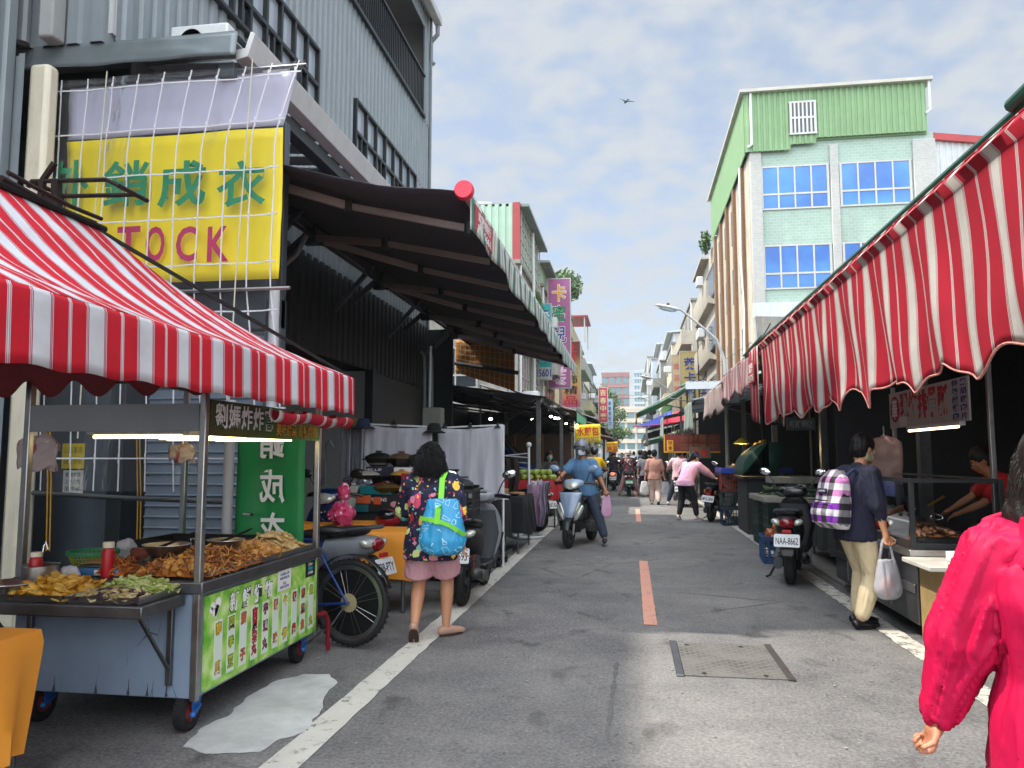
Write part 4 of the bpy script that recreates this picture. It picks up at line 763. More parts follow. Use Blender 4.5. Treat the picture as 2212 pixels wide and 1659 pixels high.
for i,(t,c) in enumerate(cols):
    y=L0+DY*(.09+.0935*i); n=len(t); z0,z1=.25,.54
    for j,ch in enumerate(t):
        z=(z1+z0)/2 if n==1 else (z1-.035)-(z1-z0-.08)*j/(n-1)
        sign(mp,ch,(PX+.002,y,z),(0,1,0),(0,0,1),.056,.062,inked('menu_ink_'+c,c),off=.03,d=.0006,edge=BLKINK,eoff=.075,wd=True)
for i,ch in enumerate('新鮮炸物'): sign(mp,ch,(PX+.002,L0+DY*(.2+.095*i),.62),(0,1,0),(0,0,1),.095,.1,WHITEINK,off=.03,d=.0006,edge=BLKINK,eoff=.075,wd=True)
m=MB()   # cauliflower mark
for a,b,r in((.07,.60,.026),(.1,.645,.03),(.05,.635,.022),(.035,.615,.018),(.09,.615,.022)): m.lathe([(r,0),(r,.001)],(PX+.001,L0+DY*.0+a*1.1+.01,b),12,'X')
m.prism([(PX+.001,L0+.085,.62),(PX+.001,L0+.125,.62),(PX+.001,L0+.105,.565),(PX+.001,L0+.085,.565)],(.001,0,0)); m.o('cauliflower_mark',WHITEINK,mp,True,smooth=0)
pp_=MB().b2((PX+.001,L0+DY*.57,.575),(PX+.003,L0+DY*.7,.705)).o('notice',PAPER,mp,True)
for k,(t,z) in enumerate((('本店豬肉 台灣',.68),('豬原料產地台灣',.655),('本店',.62),('豬原料產地',.598))): sign(pp_,t,(PX+.0035,L0+DY*.635,z),(0,1,0),(0,0,1),.13 if k!=2 else .05,.018,BLUEINK,d=.0004,wd=True)
d_=MB().b2((PX+.001,L0+DY*.86,.6),(PX+.002,L0+DY*.97,.705)).o('decal',BLKINK,mp,True)
sign(d_,'Uber',(PX+.0025,L0+DY*.915,.688),(0,1,0),(0,0,1),.07,.024,WHITEINK,d=.0004,wd=True); sign(d_,'Eats',(PX+.0025,L0+DY*.915,.66),(0,1,0),(0,0,1),.07,.024,pm('teal_ink','#1fb5c9',.5,0,0),off=.02,d=.0004,wd=True); sign(d_,'合作餐廳',(PX+.0025,L0+DY*.915,.628),(0,1,0),(0,0,1),.08,.02,WHITEINK,d=.0004,wd=True)
# counter, shelf, brackets
MB().b2((KX0-.02,KY0-.02,.72),(KX1+.025,KY1+.02,.785)).o('worktop',STEELD,cart,True,bev=.008)
MB().b2((-3.42,3.47,.665),(-2.34,KY0-.021,.725)).o('fold_shelf',STEELD,cart,True,bev=.006)
for x in(-2.42,-3.25):
    m=MB(); m.b2((x-.015,KY0-.03,.25),(x+.015,KY0-.004,.66)); m.bar((x,KY0-.03,.34),(x,3.58,.64),.022,.012); m.ell((x,KY0-.032,.35),.014,8,6); m.o('shelf_bracket',STEELD,cart,True,bev=.003)
# posts, header boards
for x,y,z0 in((KX1-.015,KY0+.005,.17),(KX1-.015,KY1-.01,.17),(KX0,KY0+.02,.72),(KX0+.02,KY1-.02,.72)):
    MB().b2((x-.02,y-.02,z0),(x+.02,y+.02,1.98)).o('post',STEEL,cart,True,bev=.006)
MB().b2((KX0+.022,KY0-.005,1.585),(KX1-.04,KY0+.012,1.735)).o('header_board',pm('grey_board','#7d848a',.6,0,.1,3),cart,True,bev=.003)
HB=NT('sign_green'); _P=HB.tc(); _x=HB.n('SeparateXYZ',{'Vector':HB.tc('Generated')}).outputs[1]; HB.fin(HB.mix(HB.noise(_P,9.,4,.6,1.),HB.ramp(_x,[(0,'#4a1f1c'),(.25,'#5a2c1c'),(.5,'#3c6a22'),(1,'#9cc84a')]),'#2e5a1a'),.4)
hb=MB().b2((KX1-.02,KY0+.04,1.56),(KX1+.0,KY1-.04,1.76)).o('name_board',HB.m,cart,True)
for i,ch in enumerate('劉媽炸炸窩'): sign(hb,ch,(KX1+.002,KY0+.15+i*.145,1.675),(0,1,0),(0,0,1),.125,.135,WHITEINK,off=.02,d=.001,edge=BLKINK,eoff=.06,wd=True)
for i,ch in enumerate('美味蔬菜新鮮炸物'): sign(hb,ch,(KX1+.002,KY0+.865+i*.077+(.03 if i>3 else 0),1.625),(0,1,0),(0,0,1),.068,.085,GOLDINK,off=.025,d=.001,edge=BLKINK,eoff=.06,wd=True)
m=MB(); m.b2((KX0,KY0,1.94),(KX1,KY0+.04,1.98)); m.b2((KX0,KY1-.04,1.94),(KX1,KY1,1.98)); m.b2((KX0,KY0,1.94),(KX0+.04,KY1,1.98)); m.b2((KX1-.04,KY0+.05,1.941),(KX1,KY1-.05,1.979)); m.o('top_frame',STEELD,cart,True)
# fluorescent tubes
TUBE=pm('lit_tube',(1.,.80,.36),.5,0,0,emit=3.)
for x,y in((-2.83,4.1),(-2.62,4.42),(-2.78,4.75),(-2.6,5.05)):
    f=MB().b2((x-.32,y-.03,1.575),(x+.3,y+.03,1.605)).o('lamp_housing',WHITEP,cart,True,bev=.005); MB().tube([(x-.29,y,1.562),(x+.27,y,1.562)],.011,8).o('tube',TUBE,f,True)
# wheels
TYRE=pm('tyre','#151516',.75,0,.15,30); HUBR=pm('hub_red','#7c2b28',.5,.2,.15,10); FORKB=pm('fork_blue','#1f5fa8',.45,.1,.15,10,dirt=.2)
def wheel(par,c,r,w,hub,name='wheel'):
    prof=[(r*.55,-w*.42),(r*.8,-w*.5),(r*.95,-w*.38),(r,-w*.15),(r,w*.15),(r*.95,w*.38),(r*.8,w*.5),(r*.55,w*.42),(r*.55,-w*.42)]
    o=MB().lathe(prof,c,28,'X').o(name,TYRE,par,True); MB().lathe([(.012,-w*.4),(r*.3,-w*.36),(r*.5,-w*.2),(r*.56,-w*.4),(r*.56,w*.4),(r*.5,w*.2),(r*.3,w*.36),(.012,w*.4)],c,20,'X').o('hub',hub,o,True)
    m=MB()
    for i in range(40):
        a=2*PI*i/40; m.box((c[0],c[1]+r*math.cos(a),c[2]+r*math.sin(a)),(w*.8,.012*r/.1,.006),Euler((a+PI/2,0,0)))
    m.o('tread',TYRE,o,True,smooth=0); return o
for x,y in((-2.36,3.93),(-2.36,5.3),(-3.25,3.95),(-3.25,5.3)):
    wheel(cart,(x,y,.1),.1,.055,HUBR)
    m=MB()
    for s in(-.04,.04): m.prism([(x+s-.003,y-.02,.09),(x+s-.003,y+.03,.09),(x+s-.003,y+.08,.18),(x+s-.003,y-.02,.18)],(.006,0,0))
    m.b2((x-.045,y-.03,.165),(x+.045,y+.09,.18)); m.bar((x+.045,y+.05,.12),(x+.08,y-.07,.105),.014); m.ell((x+.08,y-.08,.105),.016,8,6); m.o('caster_fork',FORKB,cart,True)
MB().tube([(KX1-.02,KY1-.05,.3),(KX1+.02,KY1+.1,.3),(KX1+.03,KY1+.14,.24),(KX1+.03,KY1+.15,.02)],.017,8).o('stand_leg',pm('red_rail','#7d1620',.45,.1,.2,8),cart,True)
# canopy
cp=T('canopy','red and white striped cloth canopy over the fried food cart','canopy',(-3.1,3.3,1.9))
CX,CZ,RXC,RZ=-2.06,2.035,-3.12,2.79; CYF=5.44; CYN=1.35; RYF=4.05
def cap_(u,v):   # u along the street from the far corner, v from eave to ridge
    ye=CYF-u*(CYF-CYN); yr=RYF-u*(RYF-CYN); y=ye+(yr-ye)*v; sag=.10*math.sin(PI*v)*(1-.25*math.sin(u*9))
    return V((CX+(RXC-CX)*v,y,CZ+(RZ-CZ)*v-sag+.012*fb(u*9,v*3)))
m=MB(); nu,nv=60,14
for side in(1,-1):
    vs=[];uv=[]
    for i in range(nu+1):
        for j in range(nv+1): p=cap_(i/nu,j/nv); q=V((p.x if side==1 else 2*RXC-p.x,p.y,p.z)); vs.append(q); uv.append((p.y,0))
    m.add(vs,[(i*(nv+1)+j,(i+1)*(nv+1)+j,(i+1)*(nv+1)+j+1,i*(nv+1)+j+1) for i in range(nu) for j in range(nv)],uv)
def hip(u,v): a=cap_(0,v); b=V((2*RXC-a.x,a.y,a.z)); p=a.lerp(b,u); return V((p.x,p.y-.05*math.sin(PI*u)*(1-v),p.z-.05*math.sin(PI*u)*(1-v)))
vs=[];uv=[]
for i in range(17):
    for j in range(nv+1): p=hip(i/16,j/nv); vs.append(p); uv.append((p.x,0))
m.add(vs,[(i*(nv+1)+j,(i+1)*(nv+1)+j,(i+1)*(nv+1)+j+1,i*(nv+1)+j+1) for i in range(16) for j in range(nv)],uv)
m.o('canopy_cloth',STRIPE,cp,True,thick=.004,smooth=80)
def val(u,v): y=CYF-u*(CYF-CYN); return V((CX+.035*math.sin(min(1,v*5)*PI/2)+.012*v+.006*math.sin(y*9),y,CZ+.012-(.02 if v<.2 else .02+(v-.2)*.34)-.006*math.sin(y*21)*v))
m=MB(); vs=[];uv=[]
for i in range(121):
    for j in range(9): p=val(i/120,j/8); vs.append(p); uv.append((p.y,0))
m.add(vs,[(i*9+j,(i+1)*9+j,(i+1)*9+j+1,i*9+j+1) for i in range(120) for j in range(8)],uv)
m.o('valance',STRIPE,cp,True,thick=.004,smooth=80)
# rolled flap under the far half of the valance
m=MB(); vs=[];uv=[]
for i in range(41):
    y=4.25+i/40*1.17
    for j in range(13): a=j/12*PI*1.3-.3; r_=.045+.012*math.sin(y*13); vs.append((CX-.01+r_*math.cos(a)*(1.)+.01*math.sin(y*17),y,1.73-.05*math.sin(a)-.03+.012*math.sin(y*11))); uv.append((y,0))
m.add(vs,[(i*13+j,(i+1)*13+j,(i+1)*13+j+1,i*13+j+1) for i in range(40) for j in range(12)],uv); m.o('rolled_flap',STRIPE2,cp,True,thick=.004,smooth=80)
DR=pm('dark_red_cloth','#5a0d14',.85,0,.2,8)
def scal(u,v): x=-4.0+u*1.78; zb=1.815-.045*math.cos(u*2*PI*6.2); return V((x,KY0-.1+.01*math.sin(u*40),2.03+(zb-2.03)*v))
MB().grid(scal,120,4).o('inner_valance',DR,cp,True,thick=.004,smooth=80)
m=MB(); m.tube([(RXC,CYN,RZ+.02),(RXC,RYF+.05,RZ+.02)],.022,8); m.bar((CX-.02,CYN,CZ-.01),(CX-.02,CYF,CZ-.01),.03); m.bar((2*RXC-CX,CYN,CZ),(2*RXC-CX,CYF,CZ),.03); m.bar((CX,CYF-.02,CZ-.01),(2*RXC-CX,CYF-.02,CZ-.01),.03); m.bar((RXC,RYF,RZ),(CX,CYF,CZ),.02); m.bar((RXC,RYF,RZ),(2*RXC-CX,CYF,CZ),.02)
for y in(1.6,): m.bar((CX-.05,y,0),(CX-.05,y,2.0),.035); m.bar((2*RXC-CX+.05,y,0),(2*RXC-CX+.05,y,2.0),.035)
m.o('canopy_frame',IRON,cp,True)
# rusty lifting frame above the ridge
m=MB(); yb=3.75; t0=at(60,398,Y=yb); a=[(60,405),(68,392),(230,388),(258,402)]
P=[at(*q,Y=yb) for q in a]; m.tube(P,.013,6); P2=[p+V((.0,.25,0)) for p in P]; m.tube(P2,.013,6); m.tube([P[-1],P2[-1]],.013,6); m.tube([P[1],P2[1]],.013,6)
m.bar(at(122,390,Y=yb),at(122,475,Y=yb),.04); m.bar(at(92,390,Y=yb),at(118,352,Y=yb),.025); m.bar(at(88,440,Y=yb),at(92,392,Y=yb),.03); m.b2(at(95,440,Y=yb),at(120,420,Y=yb)+V((0,.06,0)))
pr=[at(0,398,X=RXC),at(60,430,X=RXC),at(140,470,X=RXC),at(205,495,X=RXC)]; m.tube([p+V((0,0,.03)) for p in pr],.02,6); m.tube([p+V((.04,0,.06)) for p in pr],.012,6); m.o('lifting_frame',pm('rusty_iron','#2b1d18',.8,.3,.5,25,.3,60),cp,True)
# ---- trays and food
def tray(label,x0,x1,y0,y1,z):
    t=T('steel_tray',label,'tray',((x0+x1)/2,(y0+y1)/2,z),0,'steel trays of fried food'); m=MB(); m.b2((x0,y0,z),(x1,y1,z+.006)); e=.012
    m.prism([(x0,y0,z),(x1,y0,z),(x1+e,y0-e,z+.034),(x0-e,y0-e,z+.034)],(0,-.002,.002)); m.prism([(x0,y1,z),(x1,y1,z),(x1+e,y1+e,z+.034),(x0-e,y1+e,z+.034)],(0,.002,.002)); m.prism([(x0,y0,z),(x0,y1,z),(x0-e,y1+e,z+.034),(x0-e,y0-e,z+.034)],(-.002,0,.002)); m.prism([(x1,y0,z),(x1,y1,z),(x1+e,y1+e,z+.034),(x1+e,y0-e,z+.034)],(.002,0,.002)); m.o('tray_pan',STEEL,t,True,smooth=0)
ZS=.727; ZC=.787
tray('steel tray of yellow pumpkin fritters at the front edge of the cart shelf',-3.12,-2.8,3.5,3.86,ZS); tray('steel tray of eggplant and green beans on the front shelf',-2.76,-2.38,3.5,3.86,ZS)
tray('steel tray of brown shredded fritters along the menu side',-2.68,-2.28,3.95,4.55,ZC); tray('steel tray of taro balls and fish at the far end of the counter',-2.68,-2.28,4.6,5.3,ZC)
P1=[fry('pumpkin_fry','#c98f22'),fry('pumpkin_fry_pale','#dcb04e')]; food_pile('pumpkin_fritters','yellow pumpkin fritters heaped on the front tray','fritters',(-2.96,3.68,ZS+.01),.17,.17,.075,110,'chip',P1,1)
P2=[fry('eggplant_fry','#a9925e'),fry('eggplant_purple','#41283c'),fry('eggplant_pale','#c9b98a')]; food_pile('eggplant_slices','pale and purple eggplant slices beside the green beans','eggplant',(-2.57,3.58,ZS+.01),.18,.08,.035,150,'slice',P2,2)
P3=[fry('bean_fry','#8fa048'),fry('bean_fry_pale','#b4b877')]; food_pile('green_beans','battered green beans heaped behind the eggplant slices','green beans',(-2.56,3.77,ZS+.01),.18,.1,.06,170,'stick',P3,3)
P4=[fry('fritter_brown','#a5601f'),fry('fritter_gold','#c48a3a'),fry('fritter_dark','#7a4216')]; food_pile('shredded_fritters','golden brown shredded vegetable fritters heaped along the counter','fritters',(-2.48,4.25,ZC+.01),.22,.33,.10,520,'shred',P4,4,1.25)
food_pile('chopped_fritters','brown knobbly fritters at the near corner post','fritters',(-2.5,4.02,ZC+.01),.2,.12,.075,150,'lump',P4,5,1.1)
food_pile('carrot_fritters','small heap of thin orange shreds near the red bottle','fritters',(-2.82,4.0,ZC+.005),.1,.09,.07,160,'shred',[fry('carrot_fry','#b8661c'),fry('carrot_fry2','#8e4a14')],6)
food_pile('seaweed_fritters','dark green seaweed pieces under the steel bowl','seaweed',(-2.7,4.1,ZC+.005),.13,.09,.06,120,'lump',[fry('seaweed','#241f12'),fry('seaweed2','#3a3418')],7)
P6=[fry('taro_ball','#b27a34'),fry('taro_ball_gold','#c58f48')]; food_pile('taro_balls','smooth golden taro balls past the second steel bowl','fried balls',(-2.47,4.78,ZC+.01),.19,.18,.075,75,'ball',P6,8)
P7=[fry('fish_fry','#b99658'),fry('fish_fry_pale','#cdb17c')]; food_pile('fried_fish','pale battered small fish heaped at the far end of the counter','fried fish',(-2.47,5.1,ZC+.01),.19,.2,.11,90,'fish',P7,9)
def bowl(label,c,r,h,tong=None):
    b=T('steel_bowl',label,'bowl',c,0,'steel bowls on the cart'); m=MB(); m.lathe([(.001,0),(r*.55,0),(r*.8,h*.35),(r*.97,h*.92),(r*1.06,h),(r*1.05,h+.003),(r*.94,h*.92),(r*.76,h*.37),(r*.52,.004),(.001,.004)],(0,0,0),32); m.o('bowl_shell',STEEL,b)
    if tong: 
        t=T('tongs',tong,'tongs',(c[0],c[1],c[2]+h)); m=MB()
        for s in(-1,1): m.tube([(.0-.05,s*.02,-.02),(.08,s*.016,.03),(.17,s*.004,.07)],.006,6)
        m.o('tong_arms',IRON,t)
bowl('deep steel bowl at the left end of the front shelf',tuple(at(25,1296,Y=3.62)+V((0,0,.0))),.13,.09)
bowl('steel bowl resting on the brown fritters, left of the corner post',(-2.66,4.15,ZC+.085),.125,.07,'black tongs lying in the left steel bowl')
bowl('steel bowl with tongs set between the shredded fritters and the taro balls',(-2.5,4.52,ZC+.085),.11,.06,'black tongs lying in the right steel bowl')
bowl('shallow steel bowl behind the brown fritters near the griddle',(-2.85,4.6,ZC+.0),.12,.06)
def bottle(label,c,h=.17):
    b=T('sauce_bottle',label,'bottle',c,0,'red sauce bottles'); MB().lathe([(.001,0),(.03,0),(.032,.01),(.032,h*.72),(.028,h*.8),(.024,h*.84)],n=18).o('bottle_body',REDP,b); MB().lathe([(.001,h),(.028,h),(.03,h*.97),(.03,h*.84),(.001,h*.84)],n=18).o('bottle_cap',pm('cream_cap','#d8cdb4',.5,0,.05),b)
bottle('tall red squeeze bottle with a cream cap standing behind the fritters',(-2.86,3.92,ZC),.19); bottle('red squeeze bottle standing inside the steel pot',(-3.16,3.75,ZS+.06),.15)
b=T('steel_pot','plain steel pot behind the big bowl on the front shelf','pot',(-3.14,3.76,ZS)); MB().lathe([(.001,0),(.085,0),(.088,.01),(.09,.14),(.094,.145),(.086,.142),(.083,.01),(.001,.006)],n=28).o('pot_shell',STEEL,b); MB().tube([(.0,.0,.12),(-.01,.03,.24),(.0,.03,.26),(.015,.03,.22)],.004,6).o('ladle_hook',STEEL,b)
b=T('plastic_basket','green rimmed yellow green plastic basket with bread bags beside it','basket',(-3.2,4.25,ZC)); BSK=pm('yellow_green_plastic','#7d8f22',.5,0,.1,9); m=MB()
for i in range(36): a=2*PI*i/36; m.tube([(.1*math.cos(a),.1*math.sin(a),0),(.135*math.cos(a),.135*math.sin(a),.085)],.0025,4)
for z in(.0,.02,.04,.06): r_=.1+.035*z/.085; m.tube([(r_*math.cos(2*PI*i/24),r_*math.sin(2*PI*i/24),z) for i in range(25)],.003,4)
m.lathe([(.001,0),(.1,0)],n=24); m.o('basket_weave',BSK,b); MB().lathe([(.135,.08),(.145,.08),(.145,.1),(.135,.1),(.135,.08)],n=32).o('basket_rim',GREENP,b)
def crumple(name,label,cat,c,r,mat,seed,parmat=None):
    m=MB(); m.ell((0,0,0),r,22,14); 
    for i,v in enumerate(m.v): v=V(v); k=1+.45*mnoise.noise(v*14+V((seed,0,0)))+.25*mnoise.noise(v*34+V((0,seed,0))); m.v[i]=tuple(v*k)
    return tag(m.o(name,mat,loc=c,smooth=25),label,cat)
CLB=NT('thin_plastic'); _t=CLB.n('BsdfTransparent'); _m=CLB.n('MixShader',{'Fac':.55}); CLB.L.new(_t.outputs[0],_m.inputs[1]); CLB.L.new(CLB.b.outputs[0],_m.inputs[2]); CLB.L.new(_m.outputs[0],CLB.o.inputs['Surface']); CLB.fin('#cfcfd4',.2); CLB=CLB.m
crumple('bread_bag','brown checked bread wrapped in clear plastic on the cart counter','bread',(-3.0,4.45,ZC+.05),(.1,.07,.05),pm('bread_brown','#6e3324',.6,0,.3,18),3); crumple('plastic_bag','crumpled white plastic bag behind the green basket','bag',(-3.17,4.5,ZC+.06),(.06,.06,.08),CLB,5); crumple('plastic_bag','crumpled clear plastic bag beside the steel pot','bag',(-3.0,3.8,ZS+.07),(.06,.04,.07),CLB,8)
b=T('drink_cup','clear cup of brown tea with a straw on the cart counter','cup',(-2.82,4.72,ZC)); MB().lathe([(.001,0),(.032,0),(.042,.12),(.045,.122),(.045,.128),(.001,.13)],n=20).o('cup_shell',CGLASS,b); MB().lathe([(.001,.003),(.03,.003),(.035,.06),(.001,.06)],n=18).o('tea',pm('tea','#5a2a12',.2,0,.05),b); MB().tube([(.0,.0,.02),(.015,0,.2)],.004,6).o('straw',YEL,b)
b=T('weighing_scale','low blue weighing scale with a worn label behind the pumpkin tray','scale',(-2.92,3.99,ZC)); MB().b2((-.14,-.07,0),(.12,.07,.045)).o('scale_base',pm('scale_blue','#42729c',.4,0,.15,8),b,bev=.01); MB().b2((-.12,-.06,.05),(.1,.06,.06)).o('scale_plate',STEEL,b,bev=.003); MB().b2((-.02,-.0725,.008),(.1,-.0705,.036)).o('scale_label',PAPER,b)
b=T('griddle_box','black open griddle box along the back of the cart counter','griddle',(-2.95,5.05,ZC)); m=MB(); m.b2((-.38,-.22,0),(.36,-.2,.1)); m.b2((-.38,.2,0),(.36,.22,.1)); m.b2((-.38,-.2,0),(-.36,.2,.1)); m.b2((.34,-.2,0),(.36,.2,.1)); m.b2((-.36,-.2,0),(.34,.2,.012)); m.o('griddle_pan',IRON,b,bev=.004)
for i,(lb,x,y,a) in enumerate((('wooden chopping board lying flat near the basket',-3.08,4.12,.2),('thin wooden board stacked behind the red bottle',-2.95,4.3,-.3))):
    MB().b2((-.14,-.1,0),(.14,.1,.016)).o('chopping_board',WOOD,loc=(x,y,ZC+.001+i*.0),rz=a,bev=.004); o=bpy.context.scene.objects[-1]; tag(o,lb,'chopping board')
b=T('paper_bags','flattened kraft paper bag on the scale plate','paper bag',(-2.93,3.98,ZC+.062)); m=MB(); m.grid(lambda u,v:(-.12+u*.22,-.06+v*.12,.012*math.sin(u*3)+.01*v),8,4); m.o('bag_sheet',CARD,b,thick=.004)
# hanging plastic bag bundles
def bagbundle(label,c,w,h,tint,seed,mat):
    b=T('plastic_bag_bundle',label,'plastic bags',c); 
    for k in range(4):
        m=MB(); m.grid(lambda u,v:((u-.5)*w*(1+.15*math.sin(v*3+k)),.012*k+.02*fb(u*4+k,v*4,seed),-v*h+.015*math.sin(u*9+k)-(.06*abs(u-.5)*2 if v<.2 else 0)),10,12); m.o('bag_sheet',mat,b,thick=.002,smooth=60)
    MB().tube([(0,.02,.1),(0,.02,-.02)],.006,6).o('hook',STEEL,b); return b
BAGM=NT('bag_white_red'); _P=BAGM.tc(); _n=BAGM.noise(_P,9.,3,.5,.6); BAGM.fin(BAGM.mix(BAGM.rng(_n,.6,.66,0,.8),'#bfae ac'.replace(' ',''),'#8f2732'),.35); BAGM=BAGM.m
BAGP=pm('bag_pinkish','#a88f8b',.4,0,.2,10)
p=at(82,935,Y=4.15); bagbundle('bundle of white plastic bags with red print hanging by the cart post at left',(p.x,4.15,p.z),.24,.22,0,1,BAGM); p=at(392,955,Y=4.9); bagbundle('small bundle of printed plastic bags hanging near the lamp tubes',(p.x,4.9,p.z),.17,.13,0,2,BAGM)
# things on the wall behind
def notice(label,px0,px1,py0,py1,Y,mat,lines,ink):
    a=at(px0,py1,Y=Y); b_=at(px1,py0,Y=Y); n=T('notice',label,'notice',((a.x+b_.x)/2,Y,a.z)); MB().b2((a.x,Y-.004,a.z),(b_.x,Y,b_.z)).o('paper_sheet',mat,n,True)
    for i,t in enumerate(lines): sign(n,t,((a.x+b_.x)/2,Y-.0055,b_.z-(b_.z-a.z)*(i+.6)/(len(lines)+.3)),(1,0,0),(0,0,1),(b_.x-a.x)*.8,(b_.z-a.z)/(len(lines)+.3)*.62,ink,d=.0006,wd=True)
notice('yellow notice sheet on the slate wall behind the cart',133,184,958,1012,YS+.495,YEL,['公告事項','請勿停車'],pm('olive_ink','#8a7a10',.6,0,0)); notice('white notice sheet below the yellow one',135,181,1016,1066,YS+.495,PAPER,['營業時間','上午六點','至中午'],GREYP)
def rope(label,px,y0,y1,Y,col):
    r_=T('rope',label,'rope',at(px,y1,Y=Y)); m=MB(); 
    for d in(0,.03): m.tube([at(px,y0,Y=Y)+V((d,0,0)),at(px,(y0+y1)/2,Y=Y)+V((d+.005,.01,0)),at(px,y1,Y=Y)+V((d,0,0))],.006,6)
    m.o('cord',col,r_,True)
OCH=pm('ochre_rope','#b98a2a',.8,0,.2,20)
rope('pair of ochre pull ropes hanging in front of the blue grey shutter',295,945,1210,YS+.3,OCH); rope('ochre rope hanging beside the beige column behind the cart',100,880,1190,5.7,OCH)
m=MB(); m.tube([at(30,1062,Y=5.95),at(250,1075,Y=5.95),at(500,1085,Y=5.95)],.02,8); tag(m.o('rail_pipe',STEELD),'horizontal grey pipe across the wall behind the cart','pipe')
# ---- orange covered table at the bottom left corner
ORC=pm('orange_cloth','#e0902a',.6,0,.08,4,.15,7)
def cover_table(name,label,x0,x1,y0,y1,zt,hem,mat,legs=True,group=None,flare=.05,seed=0,rz=0.,corner=.04):
    c=((x0+x1)/2,(y0+y1)/2,0); t=T(name,label,'table',c,rz,group); hx,hy=(x1-x0)/2,(y1-y0)/2; m=MB(); per=[]
    nx=max(6,int(hx*2/.05)); ny=max(6,int(hy*2/.05))
    for i in range(nx): per.append((-hx+2*hx*i/nx,-hy,0,-1))
    for i in range(ny): per.append((hx,-hy+2*hy*i/ny,1,0))
    for i in range(nx): per.append((hx-2*hx*i/nx,hy,0,1))
    for i in range(ny): per.append((-hx,hy-2*hy*i/ny,-1,0))
    n=len(per); nv=10; vs=[]; 
    for j in range(nv+1):
        v=j/nv
        for i,(x,y,nx_,ny_) in enumerate(per):
            w=flare*v*(1+.8*math.sin(i*.55+seed)+.5*math.sin(i*1.3)); d=V((x/hx,y/hy,0)); e=1+(.0)
            cxr=min(hx-abs(x),hy-abs(y)); k=V((nx_,ny_,0)) if abs(abs(x)-hx)>.06 or abs(abs(y)-hy)>.06 else V((x/hx,y/hy,0)).normalized()
            r=.02*(1-(1-min(1,v*6))**2); vs.append((x+k.x*(r+w*.6),y+k.y*(r+w*.6),zt-(zt-hem)*v-(.012 if v<.02 else 0)*0-.02*v*math.sin(i*.55+seed)))
    fs=[(j*n+i,j*n+(i+1)%n,(j+1)*n+(i+1)%n,(j+1)*n+i) for j in range(nv) for i in range(n)]; fs.append(tuple(range(n))); m.add(vs,fs); m.o('table_cover',mat,t,smooth=50)
    if legs:
        for sx in(-1,1):
            for sy in(-1,1): MB().tube([(sx*(hx-.06),sy*(hy-.06),0),(sx*(hx-.06),sy*(hy-.06),zt-.03)],.018,8).o('leg',STEELD,t)
    MB().b2((-hx+.01,-hy+.01,zt-.035),(hx-.01,hy-.01,zt-.01)).o('table_board',WOOD,t); return t
cover_table('covered_table','orange cloth covered table at the bottom left corner beside the food cart',-4.0,-2.50,2.45,3.02,.715,.2,ORC,seed=2,flare=-.16)
m=MB(); m.ell((0,0,0),(.2,.12,.03),16,8)
for i,v in enumerate(m.v): v=V(v); m.v[i]=tuple(v*(1+.25*mnoise.noise(v*12)))
tag(m.o('wrapped_snack',NTm if False else pm('snack_pack','#9a6a6e',.25,0,.5,14),loc=(-2.85,2.85,.73),smooth=30),'glossy wrapped snack pack on the orange corner table','snack')
# ---------------- people ----------------
def ik(a,b,l1,l2,pole):
    a,b,pole=V(a),V(b),V(pole); d=b-a; L=min(d.length,(l1+l2)*.999); d.normalize(); k=(l1*l1-l2*l2+L*L)/(2*L); h=math.sqrt(max(0,l1*l1-k*k)); p=pole-d*pole.dot(d)
    p=p.normalized() if p.length>1e-5 else V((0,1,0)); return a+d*k+p*h, a+d*L
def ring3(c,x,y,hw,hd,n=22,e=2.3):
    out=[]
    for i in range(n):
        t=2*PI*i/n; cx,cy=math.cos(t),math.sin(t); out.append(V(c)+x*(hw*math.copysign(abs(cx)**(2/e),cx))+y*(hd*math.copysign(abs(cy)**(2/e),cy)))
    return out
def hand(m,w,d,side,s=1.,curl=.6,nrm=None,fr=.0082):
    """palm and five fingers from wrist w along d; side is the thumb's side, fingers curl towards nrm"""
    d=V(d).normalized(); side=V(side); side=(side-d*side.dot(d)).normalized(); n=d.cross(side) if nrm is None else V(nrm); n=(n-d*n.dot(d)-side*n.dot(side)).normalized(); w=V(w)
    m.cap(w-d*.01*s,.026*s,w+d*.03*s,.027*s,10)
    for k in(-.5,-.17,.17,.5): m.cap(w+d*.02*s+side*.03*k*s,.014*s,w+d*.075*s+side*.062*k*s,.0125*s,8)
    for i,(k,L) in enumerate(((.52,.072),(.18,.08),(-.17,.074),(-.52,.058))):
        p=w+d*.082*s+side*.068*k*s; a=0.; q=p
        for j,f in enumerate((.42,.33,.25)):
            a+=curl*(.75,1.,.8)[j]*(1+.08*i); q2=q+(d*math.cos(a)+n*math.sin(a))*L*f*s; r=(fr-.0006*j)*s; m.cap(q,r,q2,r*.92,8); q=q2
    p=w+d*.025*s+side*.026*s; t=(d*.62+side*.72+n*.3).normalized(); q=p+t*.042*s; m.cap(p,.013*s,q,.0105*s,8); t2=(d*.9+side*.1+n*(.25+curl*.5)).normalized(); m.cap(q,.0105*s,q+t2*.034*s,.0088*s,8)
